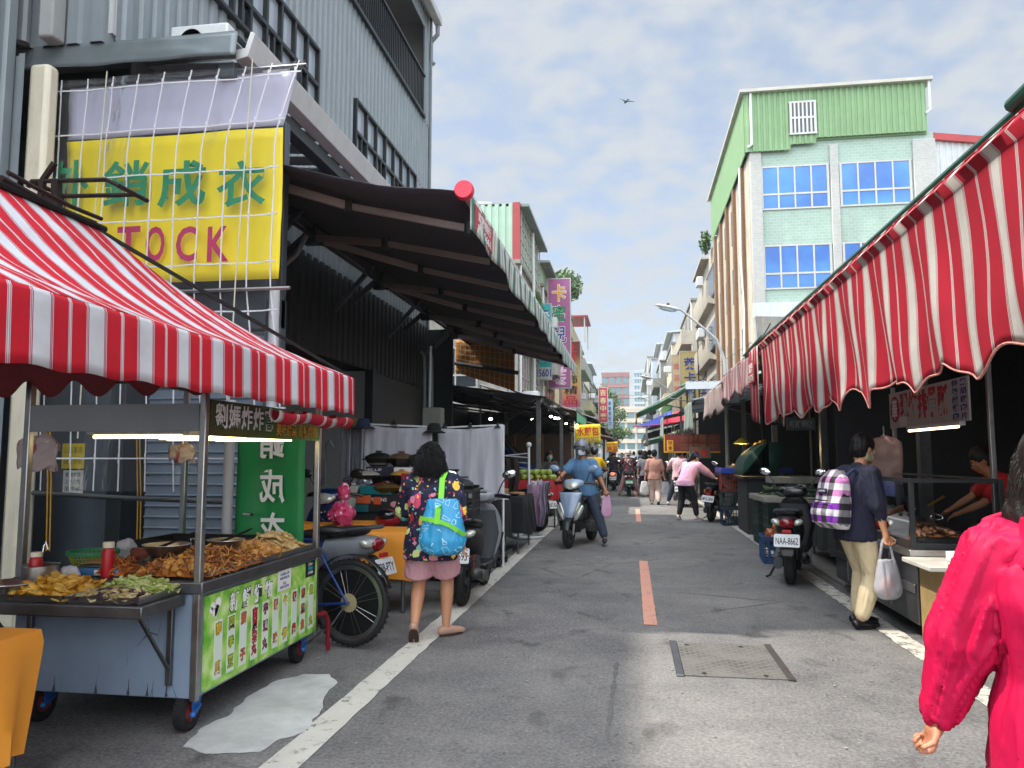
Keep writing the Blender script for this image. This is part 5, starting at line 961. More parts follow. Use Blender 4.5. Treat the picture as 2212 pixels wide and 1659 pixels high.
def shoe(par,a,dirv,mat,s=1.,sole=None,pitch=0.,low=True,vox=.009):
    """shoe around ankle a pointing along dirv; pitch lifts the heel"""
    d=V((dirv[0],dirv[1],0)).normalized(); up=V((0,0,1)); x=d.cross(up); rot=Matrix.Rotation(pitch,3,x) if pitch else Matrix.Identity(3)
    P=lambda f,u,l=0.: V(a)+rot@(d*f*s+up*(u-.078)*s+x*l*s)
    m=MB(); m.cap(P(-.045,.045),.04*s,P(.05,.04),.042*s,12); m.cap(P(.05,.036),.042*s,P(.14,.028),.035*s,12); m.cap(P(.14,.026),.033*s,P(.175,.024),.026*s,12)
    if not low: m.cap(P(-.03,.06),.045*s,P(-.02,.1),.043*s,12)
    o=fuse(m,'shoe',mat,par,vox*s,4)
    m=MB()
    pts=[]
    for i in range(20):
        t=2*PI*i/20; f=.062+.118*math.cos(t); w_=(.043-.006*math.cos(t)) *math.sin(t); pts.append(P(f,-.004,w_))
    m.prism(pts,rot@V((0,0,.02*s))); m.o('sole',sole or RUBBER,o); return o
def person(label,loc,rz,H=1.6,pel=(0,0,None),neck=(0,.02),ank=None,wr=None,foot=((-.05,1),(.05,1)),pitchf=(0,0),twist=0.,head=(0,.03,0),look=0.,tilt=0.,skin=None,top=None,bot=None,shoes=None,sole=None,hair=None,helmet=None,mask=None,curl=(.6,.6),thumb=((1,0,0),(-1,0,0)),epole=((-.5,-1,-.3),(.5,-1,-.3)),kpole=((-.1,1,0),(.1,1,0)),fat=1.,vox=.013,group=None,cat='person',hips=None,fingers=None,low=True,folds=None,bag=None,visor=None,capm=None,tors=0.50):
    s=H/1.65; skin=skin or SKIN; rt=T('person',label,'person',loc,rz,group); PZ=pel[2] if pel[2] is not None else .865*s
    pe=V((pel[0],pel[1],PZ)); sp=V((neck[0],neck[1],0)); sp.z=math.sqrt(max(.02,(tors*s)**2-sp.length_squared)); nb=pe+sp; up=sp.normalized(); ct,st=math.cos(twist),math.sin(twist); xs=V((ct,st,0)); fwd=up.cross(xs)*-1; fwd=xs.cross(up)*-1 if False else up.cross(xs)
    hx=V((1,0,0)); hfw=V((0,1,0)); shw=.168*s*(.5+.5*fat)
    sh=[nb-xs*shw-up*.045*s,nb+xs*shw-up*.045*s]; hp=[pe-hx*.085*s*fat-V((0,0,.02*s)),pe+hx*.085*s*fat-V((0,0,.02*s))]
    ank=ank or ((-.09*s,0,.078*s),(.09*s,0,.078*s)); wr=wr or ((-.26*s,.03,.80*s),(.26*s,.03,.80*s))
    kn=[];an=[];el=[];wrs=[]
    for i in(0,1):
        k,a=ik(hp[i],ank[i],.405*s,.40*s,kpole[i]); kn.append(k); an.append(a); e,w=ik(sh[i],wr[i],.275*s,.235*s,epole[i]); el.append(e); wrs.append(w)
    hc=nb+up*.07*s+V((head[0],head[1],.125*s+head[2]))
    Hm=Matrix.Rotation(rz*0+look,3,'Z')@Matrix.Rotation(tilt,3,'X'); hp_=lambda x,y,z: hc+Hm@V((x*s,y*s,z*s))
    f=fat
    # bare body, one surface
    def torso(m,g,z0=-.12,z1=1.,bell=1.):
        T_=[(-.16,.158*f,.112*f),(-.06,.172*f,.122*f),(.1,.158*f,.112*f),(.28,.142*f,.102*f),(.5,.152*f,.112*f),(.7,.165*f,.116*f),(.84,.168*f,.098*f),(.93,.135,.075),(1.,.075,.06)]
        R_=[]
        for t,w,d in T_:
            if t<z0-.02: continue
            ax=xs.lerp(hx,max(0,1-t*1.6)).normalized(); c=pe+sp*t if t>=0 else pe+V((0,0,t*tors*s)); u_=up if t>.15 else V((0,0,1)); y_=u_.cross(ax).normalized(); R_.append(ring3(c,ax,y_,(w*s+g),(d*s+g)))
        m.loft(R_)
        for i in(0,1): m.cap(nb-up*.03*s,.055*s+g*.5,sh[i],.058*s+g,12)
    m=MB(); torso(m,-.012)
    for i in(0,1):
        m.cap(hp[i],.08*s*f,kn[i],.055*s*f,12); m.cap(kn[i],.054*s*f,kn[i].lerp(an[i],.33),.056*s*f,12); m.cap(kn[i].lerp(an[i],.33),.055*s*f,an[i],.033*s,12)
        m.cap(sh[i],.05*s*f,el[i],.038*s*f,12); m.cap(el[i],.038*s*f,el[i].lerp(wrs[i],.3),.039*s*f,10); m.cap(el[i].lerp(wrs[i],.3),.038*s*f,wrs[i],.024*s,10)
        if bot is None or True: 
            fd=V((*foot[i],0)).normalized(); m.cap(an[i]+V((0,0,-.02)),.034*s,an[i]+fd*.1*s-V((0,0,.045*s)),.03*s,10)
        hand(m,wrs[i],(wrs[i]-el[i]) if not fingers else fingers[i],thumb[i],s*.98,curl[i])
    m.cap(nb-up*.02*s,.058*s,hc-V((0,0,.05*s)),.053*s,12)
    m.ell(hp_(0,-.012,.03),(.078*s,.096*s,.095*s),18,12,Hm); m.ell(hp_(0,.02,-.045),(.06*s,.07*s,.075*s),14,10,Hm); m.cap(hp_(0,.055,-.085),.03*s,hp_(0,.06,-.085),.028*s,10)
    m.cap(hp_(0,.088,.005),.009*s,hp_(0,.103,-.03),.015*s,8); m.ell(hp_(-.012,.097,-.033),.009*s,8,6); m.ell(hp_(.012,.097,-.033),.009*s,8,6)
    m.cap(hp_(-.045,.078,.028),.011*s,hp_(.045,.078,.028),.011*s,8); m.cap(hp_(-.018,.088,-.062),.008*s,hp_(.018,.088,-.062),.008*s,8)
    for q in(-1,1): m.ell(hp_(q*.078,-.005,-.008),(.012*s,.024*s,.034*s),8,8,Hm); m.ell(hp_(q*.045,.06,-.02),(.022*s,.025*s,.022*s),8,6)
    body=fuse(m,'body',skin,rt,vox*.72 if vox<.012 else vox,4)
    for q in(-1,1):
        m=MB(); m.ell(hp_(q*.031,.083,.006),(.014*s,.008*s,.0075*s),10,8,Hm); e_=m.o('eye',pm('eye_white','#cfc8c0',.25,0,0),body); m=MB(); m.ell(hp_(q*.031,.0895,.006),(.0062*s,.003*s,.0065*s),8,6,Hm); m.o('iris',BLKINK,e_)
        m=MB(); m.cap(hp_(q*.018,.092,.03),.0045*s,hp_(q*.048,.083,.031),.003*s,6); m.o('eyebrow',HAIR,body)
    if not mask: m=MB(); m.cap(hp_(-.02,.094,-.063),.0045*s,hp_(.02,.094,-.063),.0045*s,6); m.o('lips',pm('lips','#8a4a42',.45,0,.05),body)
    def part(l,p0,p1,r0,r1): l.cap(p0,r0,p1,r1,12)
    if top:
        mt,slv,hem,g=top; m=MB(); torso(m,g,-.02)
        ax=hx; m.loft([ring3(pe+sp*.2,hx,hfw,.15*s*f+g,.108*s*f+g),ring3(pe+V((0,0,.03)),hx,hfw,.165*s*f+g,.118*s*f+g),ring3(pe+V((0,0,-hem*.5)),hx,hfw,.172*s*f+g*1.15,.124*s*f+g*1.15),ring3(pe+V((0,0,-hem)),hx,hfw,.168*s*f+g*1.3,.12*s*f+g*1.3)])
        for i in(0,1):
            L1=min(1,slv*2); m.cap(sh[i]-up*.01,.056*s*f+g,sh[i].lerp(el[i],L1),.043*s*f+g*1.2,12)
            if slv>.5: m.cap(el[i],.042*s*f+g,el[i].lerp(wrs[i],(slv-.5)*2),.03*s+g*.42,12)
        m.cap(nb-up*.05*s,.07*s+g*.3,nb+up*.0*s,.06*s+g*.3,12)
        fuse(m,'shirt',mt,rt,vox,4 if vox>.0085 else 9,folds or (.007,9.,.55))
    if bot:
        mt,ln,g=bot; m=MB(); m.loft([ring3(pe+sp*.16,hx,hfw,.135*s*f+g*.2,.092*s*f+g*.2),ring3(pe+V((0,0,.0)),hx,hfw,.166*s*f+g*.5,.118*s*f+g*.5),ring3(pe+V((0,0,-.1*s)),hx,hfw,.168*s*f+g*.6,.115*s*f+g*.6)])
        for i in(0,1):
            L1=min(1,ln*2); e_=hp[i].lerp(kn[i],L1)
            if ln<.5: dn=(e_-hp[i]).normalized(); yy=dn.cross(hx)*-1; m.loft([ring3(hp[i]-dn*.05*s,hx,yy,.088*s*f+g*.6,.10*s*f+g*.6,20,2.),ring3(hp[i].lerp(e_,.5),hx,yy,.09*s*f+g*.8,.098*s*f+g*.8,20,2.),ring3(e_,hx,yy,.088*s*f+g,.098*s*f+g,20,2.)])
            else: m.cap(hp[i],.09*s*f+g*.6,e_,.06*s*f+g,14)
            if ln>.5: m.cap(kn[i],.058*s*f+g,kn[i].lerp(an[i],.35),.057*s*f+g,12); m.cap(kn[i].lerp(an[i],.35),.057*s*f+g,kn[i].lerp(an[i],(ln-.5)*2),.038*s+g*1.15,12)
        fuse(m,'trousers' if ln>.5 else 'shorts',mt,rt,vox,3,(.006,10.,.4))
    if shoes:
        for i in(0,1): shoe(rt,an[i],foot[i],shoes,s,sole,pitchf[i],low,max(.009,vox*.8))
    if hair:
        st_,mt=hair; m=MB(); m.ell(hp_(0,-.022,.045),(.089*s,.1*s,.098*s),18,12,Hm)
        if st_=='bob': m.ell(hp_(0,-.045,-.03),(.112*s,.085*s,.14*s),16,12,Hm); m.ell(hp_(0,-.055,-.115),(.14*s,.08*s,.085*s),16,10,Hm)
        if st_=='crop': m.ell(hp_(0,-.045,.0),(.085*s,.075*s,.09*s),14,10,Hm)
        if st_=='pony': m.ell(hp_(0,-.045,.0),(.086*s,.078*s,.095*s),14,10,Hm); m.cap(hp_(.02,-.11,.04),.035*s,hp_(.03,-.15,-.12),.04*s,10); m.cap(hp_(.03,-.15,-.12),.04*s,hp_(.02,-.12,-.38),.018*s,10)
        h=fuse(m,'hair',mt,rt,max(.009,vox*.9),2,(.008,16.,.25))
    if helmet:
        m=MB(); mt=helmet[0]; Rm=Hm
        prof=[(.001,.135)]+[(.125*math.sin(t),.02+.115*math.cos(t)) for t in(.25,.5,.75,1.,1.25,1.5)]+[(.128,-.02),(.121,-.035),(.112,-.03)]
        if len(helmet)>2: prof=prof[:-3]+[(.127,-.03),(.122,-.07),(.112,-.075)]
        m.lathe([(r*s,z*s) for r,z in prof],(0,0,0),24)
        for i,v in enumerate(m.v): q=V(v); m.v[i]=tuple(hc+Rm@V((q.x*.93,q.y*1.06-.01*s,q.z+.03*s)))
        hm=m.o('helmet',mt,rt,thick=.006)
        if helmet[1]: m=MB(); m.lathe([(.128*s,-.005*s),(.1305*s,-.01*s),(.1305*s,-.034*s),(.128*s,-.04*s)],(0,0,0),24); 
        if helmet[1]:
            for i,v in enumerate(m.v): q=V(v); m.v[i]=tuple(hc+Rm@V((q.x*.94,q.y*1.065-.01*s,q.z+.03*s)))
            m.o('helmet_band',helmet[1],hm)
        m=MB(); m.grid(lambda u,v:hp_((u-.5)*.19,.10+.045*v*(1-(2*u-1)**2),.065-.015*v-.03*(2*u-1)**2),12,3); m.o('visor',visor or BLACKP,hm,thick=.004)
        m=MB(); 
        for q in(-1,1): m.tube([hp_(q*.09,0,.0),hp_(q*.07,.03,-.09),hp_(0,.045,-.125)],.005,5)
        m.o('chin_strap',BLACKP,hm)
    if capm:
        m=MB(); m.lathe([(.001,.115)]+[(.098*math.sin(t),.02+.095*math.cos(t)) for t in(.4,.8,1.2,1.57)]+[(.1,.0)],(0,0,0),22)
        for i,v in enumerate(m.v): q=V(v)*s; m.v[i]=tuple(hc+Hm@V((q.x*.95,q.y*1.08-.01,q.z+.02)))
        cm=m.o('cap',capm,rt,thick=.004); m=MB(); m.grid(lambda u,v:hp_((u-.5)*.17,.085+.085*v*(1-.6*(2*u-1)**2),.03-.012*v-.02*(2*u-1)**2),10,3); m.o('cap_brim',capm,cm,thick=.004)
    if mask:
        m=MB(); m.grid(lambda u,v:hp_((u-.5)*.145,.118-.17*(u-.5)**2*3.2-.02*abs(v-.5)-(.012 if v<.1 else 0),-.008-.09*v),14,8); mk=m.o('face_mask',mask,rt,thick=.003)
        for q in(-1,1): MB().tube([hp_(q*.07,.06,-.02),hp_(q*.082,.0,.01),hp_(q*.07,.06,-.08)],.002,5).o('ear_loop',WHITEP,mk)
    return rt,dict(nb=nb,sh=sh,el=el,wr=wrs,hc=hc,pe=pe,kn=kn,an=an,hp=hp_,body=body,s=s,up=up,hm=Hm)
def strands(par,name,mat,roots,n,length,seed,r=.0022,wave=.012,down=(0,0,-1)):
    """loose locks of hair, one mesh"""
    rg=random.Random(seed); m=MB(); m_=roots
    for _ in range(n):
        p,nr=m_(rg); d=(V(nr)*.6+V(down)*.7).normalized(); pts=[]; L=length*rg.uniform(.5,1.1); ph=rg.random()*6.3; a=V((rg.uniform(-1,1),rg.uniform(-1,1),0))*wave
        for i in range(6): t=i/5; pts.append(p+d*L*t*.35+V(down)*L*t*t*.65+a*math.sin(t*7+ph))
        m.tube(pts,[r,r*1.2,r*1.2,r,r*.8,r*.3],4,False)
    return m.o(name,mat,par,smooth=80)
# ---------------- scooters ----------------
def sring(y,z,hw,hh,e=2.6,n=20): return [V((hw*math.copysign(abs(math.cos(2*PI*i/n))**(2/e),math.cos(2*PI*i/n)),y,z+hh*math.copysign(abs(math.sin(2*PI*i/n))**(2/e),math.sin(2*PI*i/n)))) for i in range(n)]
def zring(z,y,hw,df,db,e=2.4,n=22):
    o=[]
    for i in range(n):
        t=2*PI*i/n; c,s=math.cos(t),math.sin(t); o.append(V((hw*math.copysign(abs(c)**(2/e),c),y+(df if s>0 else db)*math.copysign(abs(s)**(2/e),s),z)))
    return o
PLATEW=pm('plate_white','#d5d8da',.35,0,.04,9); PLATEG=pm('plate_green','#1f7a5a',.35,0,.04,9); TAILR=pm('tail_lens','#7d0710',.15,0,.05,coat=.5); TAILON=pm('lit_tail_lens',(1.,.10,.05),.2,0,0,emit=2.2); AMBER=pm('amber_lens','#b96a1a',.15,0,.05,coat=.5); CLEARL=pm('clear_lens','#b9bcb2',.08,.3,.05,coat=.6); ENG=pm('engine_grey','#4b4c4e',.5,.5,.2,20); SEATM=pm('seat_vinyl','#17171a',.5,0,.1,20,.2,90)
def wheel2(par,name,y,R_,w,spokes=5,rimm=None):
    o=MB().lathe([(R_*.62,-w*.42),(R_*.8,-w*.5),(R_*.95,-w*.36),(R_,-w*.1),(R_,w*.1),(R_*.95,w*.36),(R_*.8,w*.5),(R_*.62,w*.42),(R_*.62,-w*.42)],(0,y,R_),30,'X').o(name,TYRE,par)
    m=MB(); m.lathe([(R_*.54,-w*.38),(R_*.64,-w*.4),(R_*.64,w*.4),(R_*.54,w*.38),(R_*.54,-w*.38)],(0,y,R_),26,'X'); m.lathe([(.001,-w*.5),(R_*.2,-w*.5),(R_*.22,w*.5),(.001,w*.5)],(0,y,R_),14,'X')
    for i in range(spokes): a=2*PI*i/spokes; m.bar((0,y+math.cos(a)*R_*.18,R_+math.sin(a)*R_*.18),(0,y+math.cos(a)*R_*.58,R_+math.sin(a)*R_*.58),w*.5,R_*.12,(1,0,0))
    m.o('rim',rimm or ENG,o); return o
def scooter(label,loc,rz,body,front=None,plate='ABC-123',pcol=None,lit=False,tilt=0.,steer=0.,group='scooters on the market street',seatm=None,small=False,mirrors=True,tail='wide',stand=False,sc_=1.):
    front=front or body; r=T('motor_scooter',label,'scooter',loc,rz,group,rot=(0,tilt,rz)); R_=.225; seatm=seatm or SEATM; r.scale=(sc_,)*3
    wheel2(r,'rear_wheel',-.62,R_,.115)
    m=MB(); m.loft([sring(-.02,.50,.10,.17),sring(-.2,.56,.145,.17),sring(-.45,.62,.165,.145),sring(-.7,.67,.15,.11),sring(-.86,.70,.11,.075),sring(-.92,.71,.05,.035)]); m.o('tail_body',body,r,sub=1)
    m=MB(); m.loft([sring(.06,.70,.07,.03),sring(-.02,.735,.11,.045),sring(-.25,.765,.145,.05),sring(-.5,.785,.15,.055),sring(-.7,.81,.135,.05),sring(-.78,.815,.09,.03)]); m.o('seat',seatm,r,sub=1)
    m=MB(); m.tube([(.125,-.5,.79),(.145,-.68,.825),(.115,-.86,.845),(0,-.92,.85),(-.115,-.86,.845),(-.145,-.68,.825),(-.125,-.5,.79)],.016,8); m.o('grab_rail',GREYP,r)
    if tail=='wide':
        m=MB(); m.ell((0,-.885,.70),(.085,.045,.058),16,10); m.o('tail_light',TAILON if lit else TAILR,r)
        for q in(-1,1): m=MB(); m.ell((q*.115,-.845,.71),(.062,.05,.036),12,8,(0,q*-.35,q*.5)); m.o('turn_signal',AMBER if lit else CLEARL,r)
    else:
        m=MB(); m.loft([[V((-.05,-.885,.74)),V((.05,-.885,.74)),V((.04,-.9,.62)),V((-.04,-.9,.62))],[V((-.045,-.91,.735)),V((.045,-.91,.735)),V((.035,-.93,.625)),V((-.035,-.93,.625))]]); m.o('tail_light',TAILON if lit else TAILR,r,bev=.012)
        for q in(-1,1): m=MB(); m.ell((q*.12,-.84,.66),(.02,.04,.05),10,8); m.o('turn_signal',AMBER,r)
    # tail fender with plate
    m=MB(); m.loft([sring(-.8,.6,.085,.03),sring(-.88,.55,.085,.025),sring(-.95,.42,.08,.02),sring(-.985,.33,.065,.012)]); m.o('rear_fender',BLACKP,r,sub=1)
    a=R(20); N_=V((0,-math.cos(a),math.sin(a))); U_=V((0,math.sin(a),math.cos(a))); c=V((0,-.97,.52)); hw,hh=.135,.072
    m=MB(); cr=[c+V((1,0,0))*x*hw+U_*z*hh for x,z in((-1,-.85),(-.93,-1),(.93,-1),(1,-.85),(1,.85),(.93,1),(-.93,1),(-1,.85))]; m.prism(cr,N_*.004); pl=m.o('licence_plate',pcol or PLATEW,r)
    sign(pl,plate,c+N_*.0045-U_*.006,(1,0,0),U_,hw*1.72,hh*1.05,BLKINK if pcol is None else WHITEINK,off=.012,d=.0008)
    m=MB(); m.b2((-.05,-.96,.60),(.05,-.93,.635)); m.o('reflector',REDP,r,bev=.004)
    # engine side
    m=MB(); m.loft([[V((x,y,z)) for x in(0,)] for y,z in((0,0),)] if False else [sring(-.05,.30,.05,.09),sring(-.25,.29,.06,.1),sring(-.5,.26,.06,.09),sring(-.68,.24,.05,.07)]); 
    for i,v in enumerate(m.v): m.v[i]=(v[0]-.125,v[1],v[2])
    m.o('gear_case',ENG,r); m=MB(); m.box((0,-.3,.36),(.2,.3,.22)); m.o('engine',ENG,r,bev=.03)
    m=MB(); m.cap((.12,-.15,.2),.03,(.15,-.3,.24),.04); m.cap((.155,-.35,.25),.062,(.165,-.82,.34),.052,14); m.o('muffler',BLACKP if small else ENG,r); m=MB(); m.prism([(.215,-.4,.2),(.225,-.78,.29),(.23,-.76,.36),(.22,-.42,.32)],(.008,0,0)); m.o('muffler_guard',STEELD,r,bev=.003)
    for q in(-1,1):
        m=MB(); pts=[(q*.11+.016*math.cos(t*1.0),-.66+.05*t/40+.016*math.sin(t),.26+.006*t) for t in [i*.8 for i in range(50)]]; m.tube(pts,.005,5); m.o('shock_spring',pm('spring_red','#7c1a1a',.5,.2,.1) if q>0 else STEELD,r)
        if q<0 and small: break
    m=MB(); m.b2((-.15,-.05,.27),(.15,.42,.33)); m.o('floorboard',BLACKP,r,bev=.02)
    # front
    m=MB(); m.loft([zring(.26,.42,.10,.08,.06),zring(.38,.47,.175,.10,.06),zring(.55,.50,.225,.10,.055),zring(.72,.49,.23,.085,.05),zring(.86,.455,.18,.08,.05),zring(.95,.42,.10,.06,.04)]); m.o('leg_shield',BLACKP if front is B_SIL else front,r,sub=1)
    m=MB(); m.loft([zring(.3,.4,.13,.02,.05),zring(.6,.43,.2,.02,.05),zring(.85,.4,.16,.02,.05)]); m.o('inner_panel',GREYP,r)
    if front is B_SIL:
        ap=lambda z,x:(.50-.04*max(0,(z-.55)/.3))+.10*math.sqrt(max(0,1-(x/.235)**2))+.012
        m=MB(); m.grid(lambda u,v:((2*v-1)*(.015+.185*u**.8),ap(.40+.47*u,(2*v-1)*(.015+.185*u**.8))+.02*(1-abs(2*v-1)),.40+.47*u),12,12); m.o('nose_panel',front,r,thick=.008)
        for q in(-1,1): m=MB(); m.ell((q*.12,.585,.60),(.03,.03,.13),12,10,(0,q*.45,q*-.35)); m.o('running_light',CLEARL,r)
    else: m=MB(); m.prism([(-.05,.585,.44),(0,.615,.36),(.05,.585,.44),(.075,.575,.74),(0,.6,.80),(-.075,.575,.74)],(0,.008,0)); m.o('nose_panel',front,r,bev=.004)
    for q in(-1,1):
        m=MB(); m.ell((q*.15,.56,.55),(.05,.045,.14),14,10,(0,q*.5,q*-.45)); m.o('turn_signal',CLEARL,r)
    m=MB(); m.loft([zring(.24,.44,.14,.10,.06),zring(.34,.48,.20,.115,.05),zring(.42,.495,.205,.112,.04)]); m.prism([(-.2,.575,.44),(-.24,.54,.6),(-.235,.50,.6),(-.19,.54,.42)],(.02,.012,0)); m.prism([(.18,.575,.44),(.22,.54,.6),(.215,.50,.6),(.17,.54,.42)],(.02,.012,0)); m.o('lower_apron',BLACKP,r)
    m=MB(); m.loft([sring(.5,.80,.075,.07,2.2),sring(.535,.81,.07,.055,2.2),sring(.55,.815,.05,.03,2.2)]); m.o('nose_grille',BLACKP,r); m=MB(); m.ell((0,.555,.82),(.025,.006,.014),12,6); m.o('badge',CHROME,r)
    w=wheel2(r,'front_wheel',.62,R_,.1); m=MB()
    pr=[]
    for i in range(11):
        a=R(20+i*13); pr.append([V((x*.07,.62+(R_+.03)*math.cos(a),R_+(R_+.03)*math.sin(a)+(.0 if abs(x)<1 else -.03))) for x in(-1,-.6,0,.6,1,.6,0,-.6)])
        for j in(5,6,7): pr[-1][j]=pr[-1][j]-V((0,math.cos(a)*.008,math.sin(a)*.008))
    m.loft(pr); m.o('front_fender',BLACKP if front is B_SIL else front,r)
    for q in(-1,1): m=MB(); m.tube([(q*.075,.53,.55),(q*.075,.63,R_-.02)],.02,10); m.o('fork_leg',STEEL,r)
    m=MB(); m.loft([sring(.24,1.0,.13,.05),sring(.32,1.01,.19,.075),sring(.42,1.0,.16,.08),sring(.5,.97,.08,.05)]); hb=m.o('handlebar_cowl',front,r,sub=1)
    m=MB(); m.loft([sring(.44,.985,.13,.062,2.1),sring(.495,.965,.115,.058,2.1),sring(.535,.945,.05,.03,2.1)]); m.o('headlight',CLEARL,r)
    m=MB(); m.b2((-.09,.255,1.04),(.09,.33,1.062)); m.o('gauge',GLASSD,r,bev=.01)
    for q in(-1,1):
        m=MB(); m.tube([(q*.12,.34,1.01),(q*.24,.31,1.02),(q*.36,.24,1.0)],.018,8); m.o('grip',BLACKP,r); m=MB(); m.tube([(q*.2,.37,.995),(q*.33,.33,.985)],.007,6); m.o('brake_lever',BLACKP,r)
        if mirrors:
            m=MB(); m.tube([(q*.2,.31,1.03),(q*.25,.33,1.15),(q*.30,.34,1.22)],.008,6); ms=m.o('mirror',BLACKP,r); m=MB(); m.ell((q*.33,.35,1.25),(.085,.028,.052),16,10,(0,q*-.25,0)); m.o('mirror_shell',front if front is B_SIL else BLACKP,ms); m=MB(); m.ell((q*.33,.33,1.25),(.074,.012,.043),16,8,(0,q*-.25,0)); m.o('mirror_glass',MIRR,ms)
    if stand: m=MB(); m.tube([(-.14,-.1,.26),(-.26,-.22,.03),(-.3,-.25,.015)],.014,6); m.o('side_stand',IRON,r)
    return r
# ---------------- bicycle and stalls on the left ----------------
BLUEF=pm('bike_blue','#1c3f86',.35,.3,.15,10,coat=.4)
bk=T('bicycle','old blue bicycle with black tyres and a silver kickstand parked behind the food cart','bicycle',(-2.14,5.76,0),R(79)); BR=.335
def bwheel(y):
    o=MB().lathe([(BR-.035+.026*math.cos(t)+.0,.026*math.sin(t)) for t in [2*PI*i/10 for i in range(11)]],(0,y,BR),48,'X')
    for i in range(90): a=2*PI*i/90; o.box(((.012 if i%2 else -.012),y+(BR-.009)*math.cos(a),BR+(BR-.009)*math.sin(a)),(.018,.011,.008),Euler((a+PI/2,0,0)))
    w=o.o('wheel',TYRE,bk); m=MB(); m.lathe([(BR-.085,-.015),(BR-.05,-.018),(BR-.05,.018),(BR-.085,.015),(BR-.085,-.015)],(0,y,BR),48,'X'); m.lathe([(.001,-.05),(.016,-.05),(.016,.05),(.001,.05)],(0,y,BR),12,'X'); m.o('rim',STEEL,w); m=MB()
    for i in range(32): a=2*PI*i/32; b=a+(.35 if i%2 else -.35); m.tube([(.03*(1 if i%4<2 else -1),y+.016*math.cos(b),BR+.016*math.sin(b)),(0,y+(BR-.07)*math.cos(a),BR+(BR-.07)*math.sin(a))],.0012,4)
    m.o('spokes',STEEL,w); return w
bwheel(0); bwheel(1.05)
m=MB(); hub=(0,0,BR); bb=(0,.43,.29); st=(0,.27,.78); hd=(0,.86,.82); hd2=(0,.89,.70)
for q in(-.055,.055): m.tube([(q,0,BR),(q*.5,.43,.29)],.011,8); m.tube([(q,0,BR),(q*.4,.29,.72)],.009,8); m.tube([(q,1.05,BR),(q,.92,.62)],.013,8)
m.tube([bb,st],.016,8); m.tube([st,hd],.015,8); m.tube([bb,hd2],.018,8); m.tube([(0,.84,.9),(0,.91,.6)],.02,8); m.o('frame',BLUEF,bk)
m=MB(); m.ell((0,.2,.87),(.085,.14,.04),14,8); m.tube([st,(0,.22,.85)],.013,8); m.o('saddle',BLACKP,bk); m=MB(); m.tube([(-.28,.72,1.0),(-.22,.84,1.0),(0,.86,.98),(.22,.84,1.0),(.28,.72,1.0)],.012,8); m.tube([(0,.86,.98),(0,.85,.85)],.014,8); m.o('handlebar',CHROME,bk)
MB().lathe([(.001,-.035),(.07,-.032),(.07,-.028),(.001,-.026)],(.0,0,BR),28,'X').o('spoke_guard',pm('yellowed_plastic','#9c8f6e',.4,0,.2,9),bk); MB().tube([(-.07,.02,BR-.03),(-.09,.10,.19),(-.16,.30,.02)],.009,8).o('kickstand',CHROME,bk)
m=MB(); 
for i in range(13): pass
m.grid(lambda u,v:(.03*(v*2-1),(BR+.025)*math.cos(R(20+140*u)),BR+(BR+.025)*math.sin(R(20+140*u))),20,2); m.o('mudguard',BLACKP,bk,thick=.003)
SC=lambda n,c,**k: pm(n,c,.28,0,.06,5,coat=.6,**k)
B_BLK=SC('gloss_black','#101114'); B_SIL=SC('silver_blue','#8fa3bd'); B_NAVY=SC('navy_gloss','#14254f'); B_RED=SC('red_gloss','#8c1320'); B_GRY=SC('grey_gloss','#7d8288'); B_DK=pm('matte_black','#15171a',.55,0,.1,12); B_WHT=SC('white_gloss','#c9ccce'); B_BLU=SC('blue_gloss','#1d4fa0'); B_BROWN=SC('brown_gloss','#6b6560'); B_DGRN=SC('dark_teal_gloss','#142622')
scooter('silver tailed motorbike with a white plate parked behind the bicycle',(-3.0,6.62,0),R(75),B_GRY,B_BLK,'738-PTY',tail='wide',mirrors=False)
cover_table('covered_table','orange cloth covered table right behind the parked motorbike',-3.7,-2.06,7.0,7.6,.74,.3,ORC,seed=1)
cover_table('covered_table','second orange covered table farther back beside the red helmet visor',-4.1,-2.75,7.95,8.5,.72,.3,ORC,seed=5)
scooter('dark blue scooter with a pink spotted bag on its bars among the orange tables',(-3.35,8.05+.75,0),R(170),B_NAVY,B_NAVY,'ADG-113',small=True)
PB=NT('pink_spots'); _v=PB.n('TexVoronoi',{'Vector':PB.tc(),'Scale':16.}).outputs['Distance']; PB.fin(PB.mix(PB.math('LESS_THAN',_v,.3),'#c23a68','#e3b8c4'),.5); PB=PB.m
crumple('shopping_bag','pink spotted bag hanging from the scooter bars, behind the food cart','bag',tuple(at(738,1112,Y=7.9)),(.13,.1,.14),PB,11); crumple('rain_hood','pink spotted cover draped over the scooter front, behind the cart','cover',tuple(at(742,1060,Y=7.95)),(.07,.05,.09),PB,14)
b=T('open_helmet','red open helmet with a dark visor lying on the orange table','helmet',at(838,1122,Y=8.2)); m=MB(); m.ell((0,0,0),(.14,.12,.11),18,10); m.o('helmet_shell',B_RED,b); m=MB(); m.ell((.0,-.07,.05),(.11,.07,.06),14,8); m.o('visor',GLASSD,b)
scooter('dark grey scooter with a black crate on its seat, behind the floral shirt woman',(-1.66,8.11,0),R(1),B_DK,B_GRY,'MTV-593',sc_=1.0)
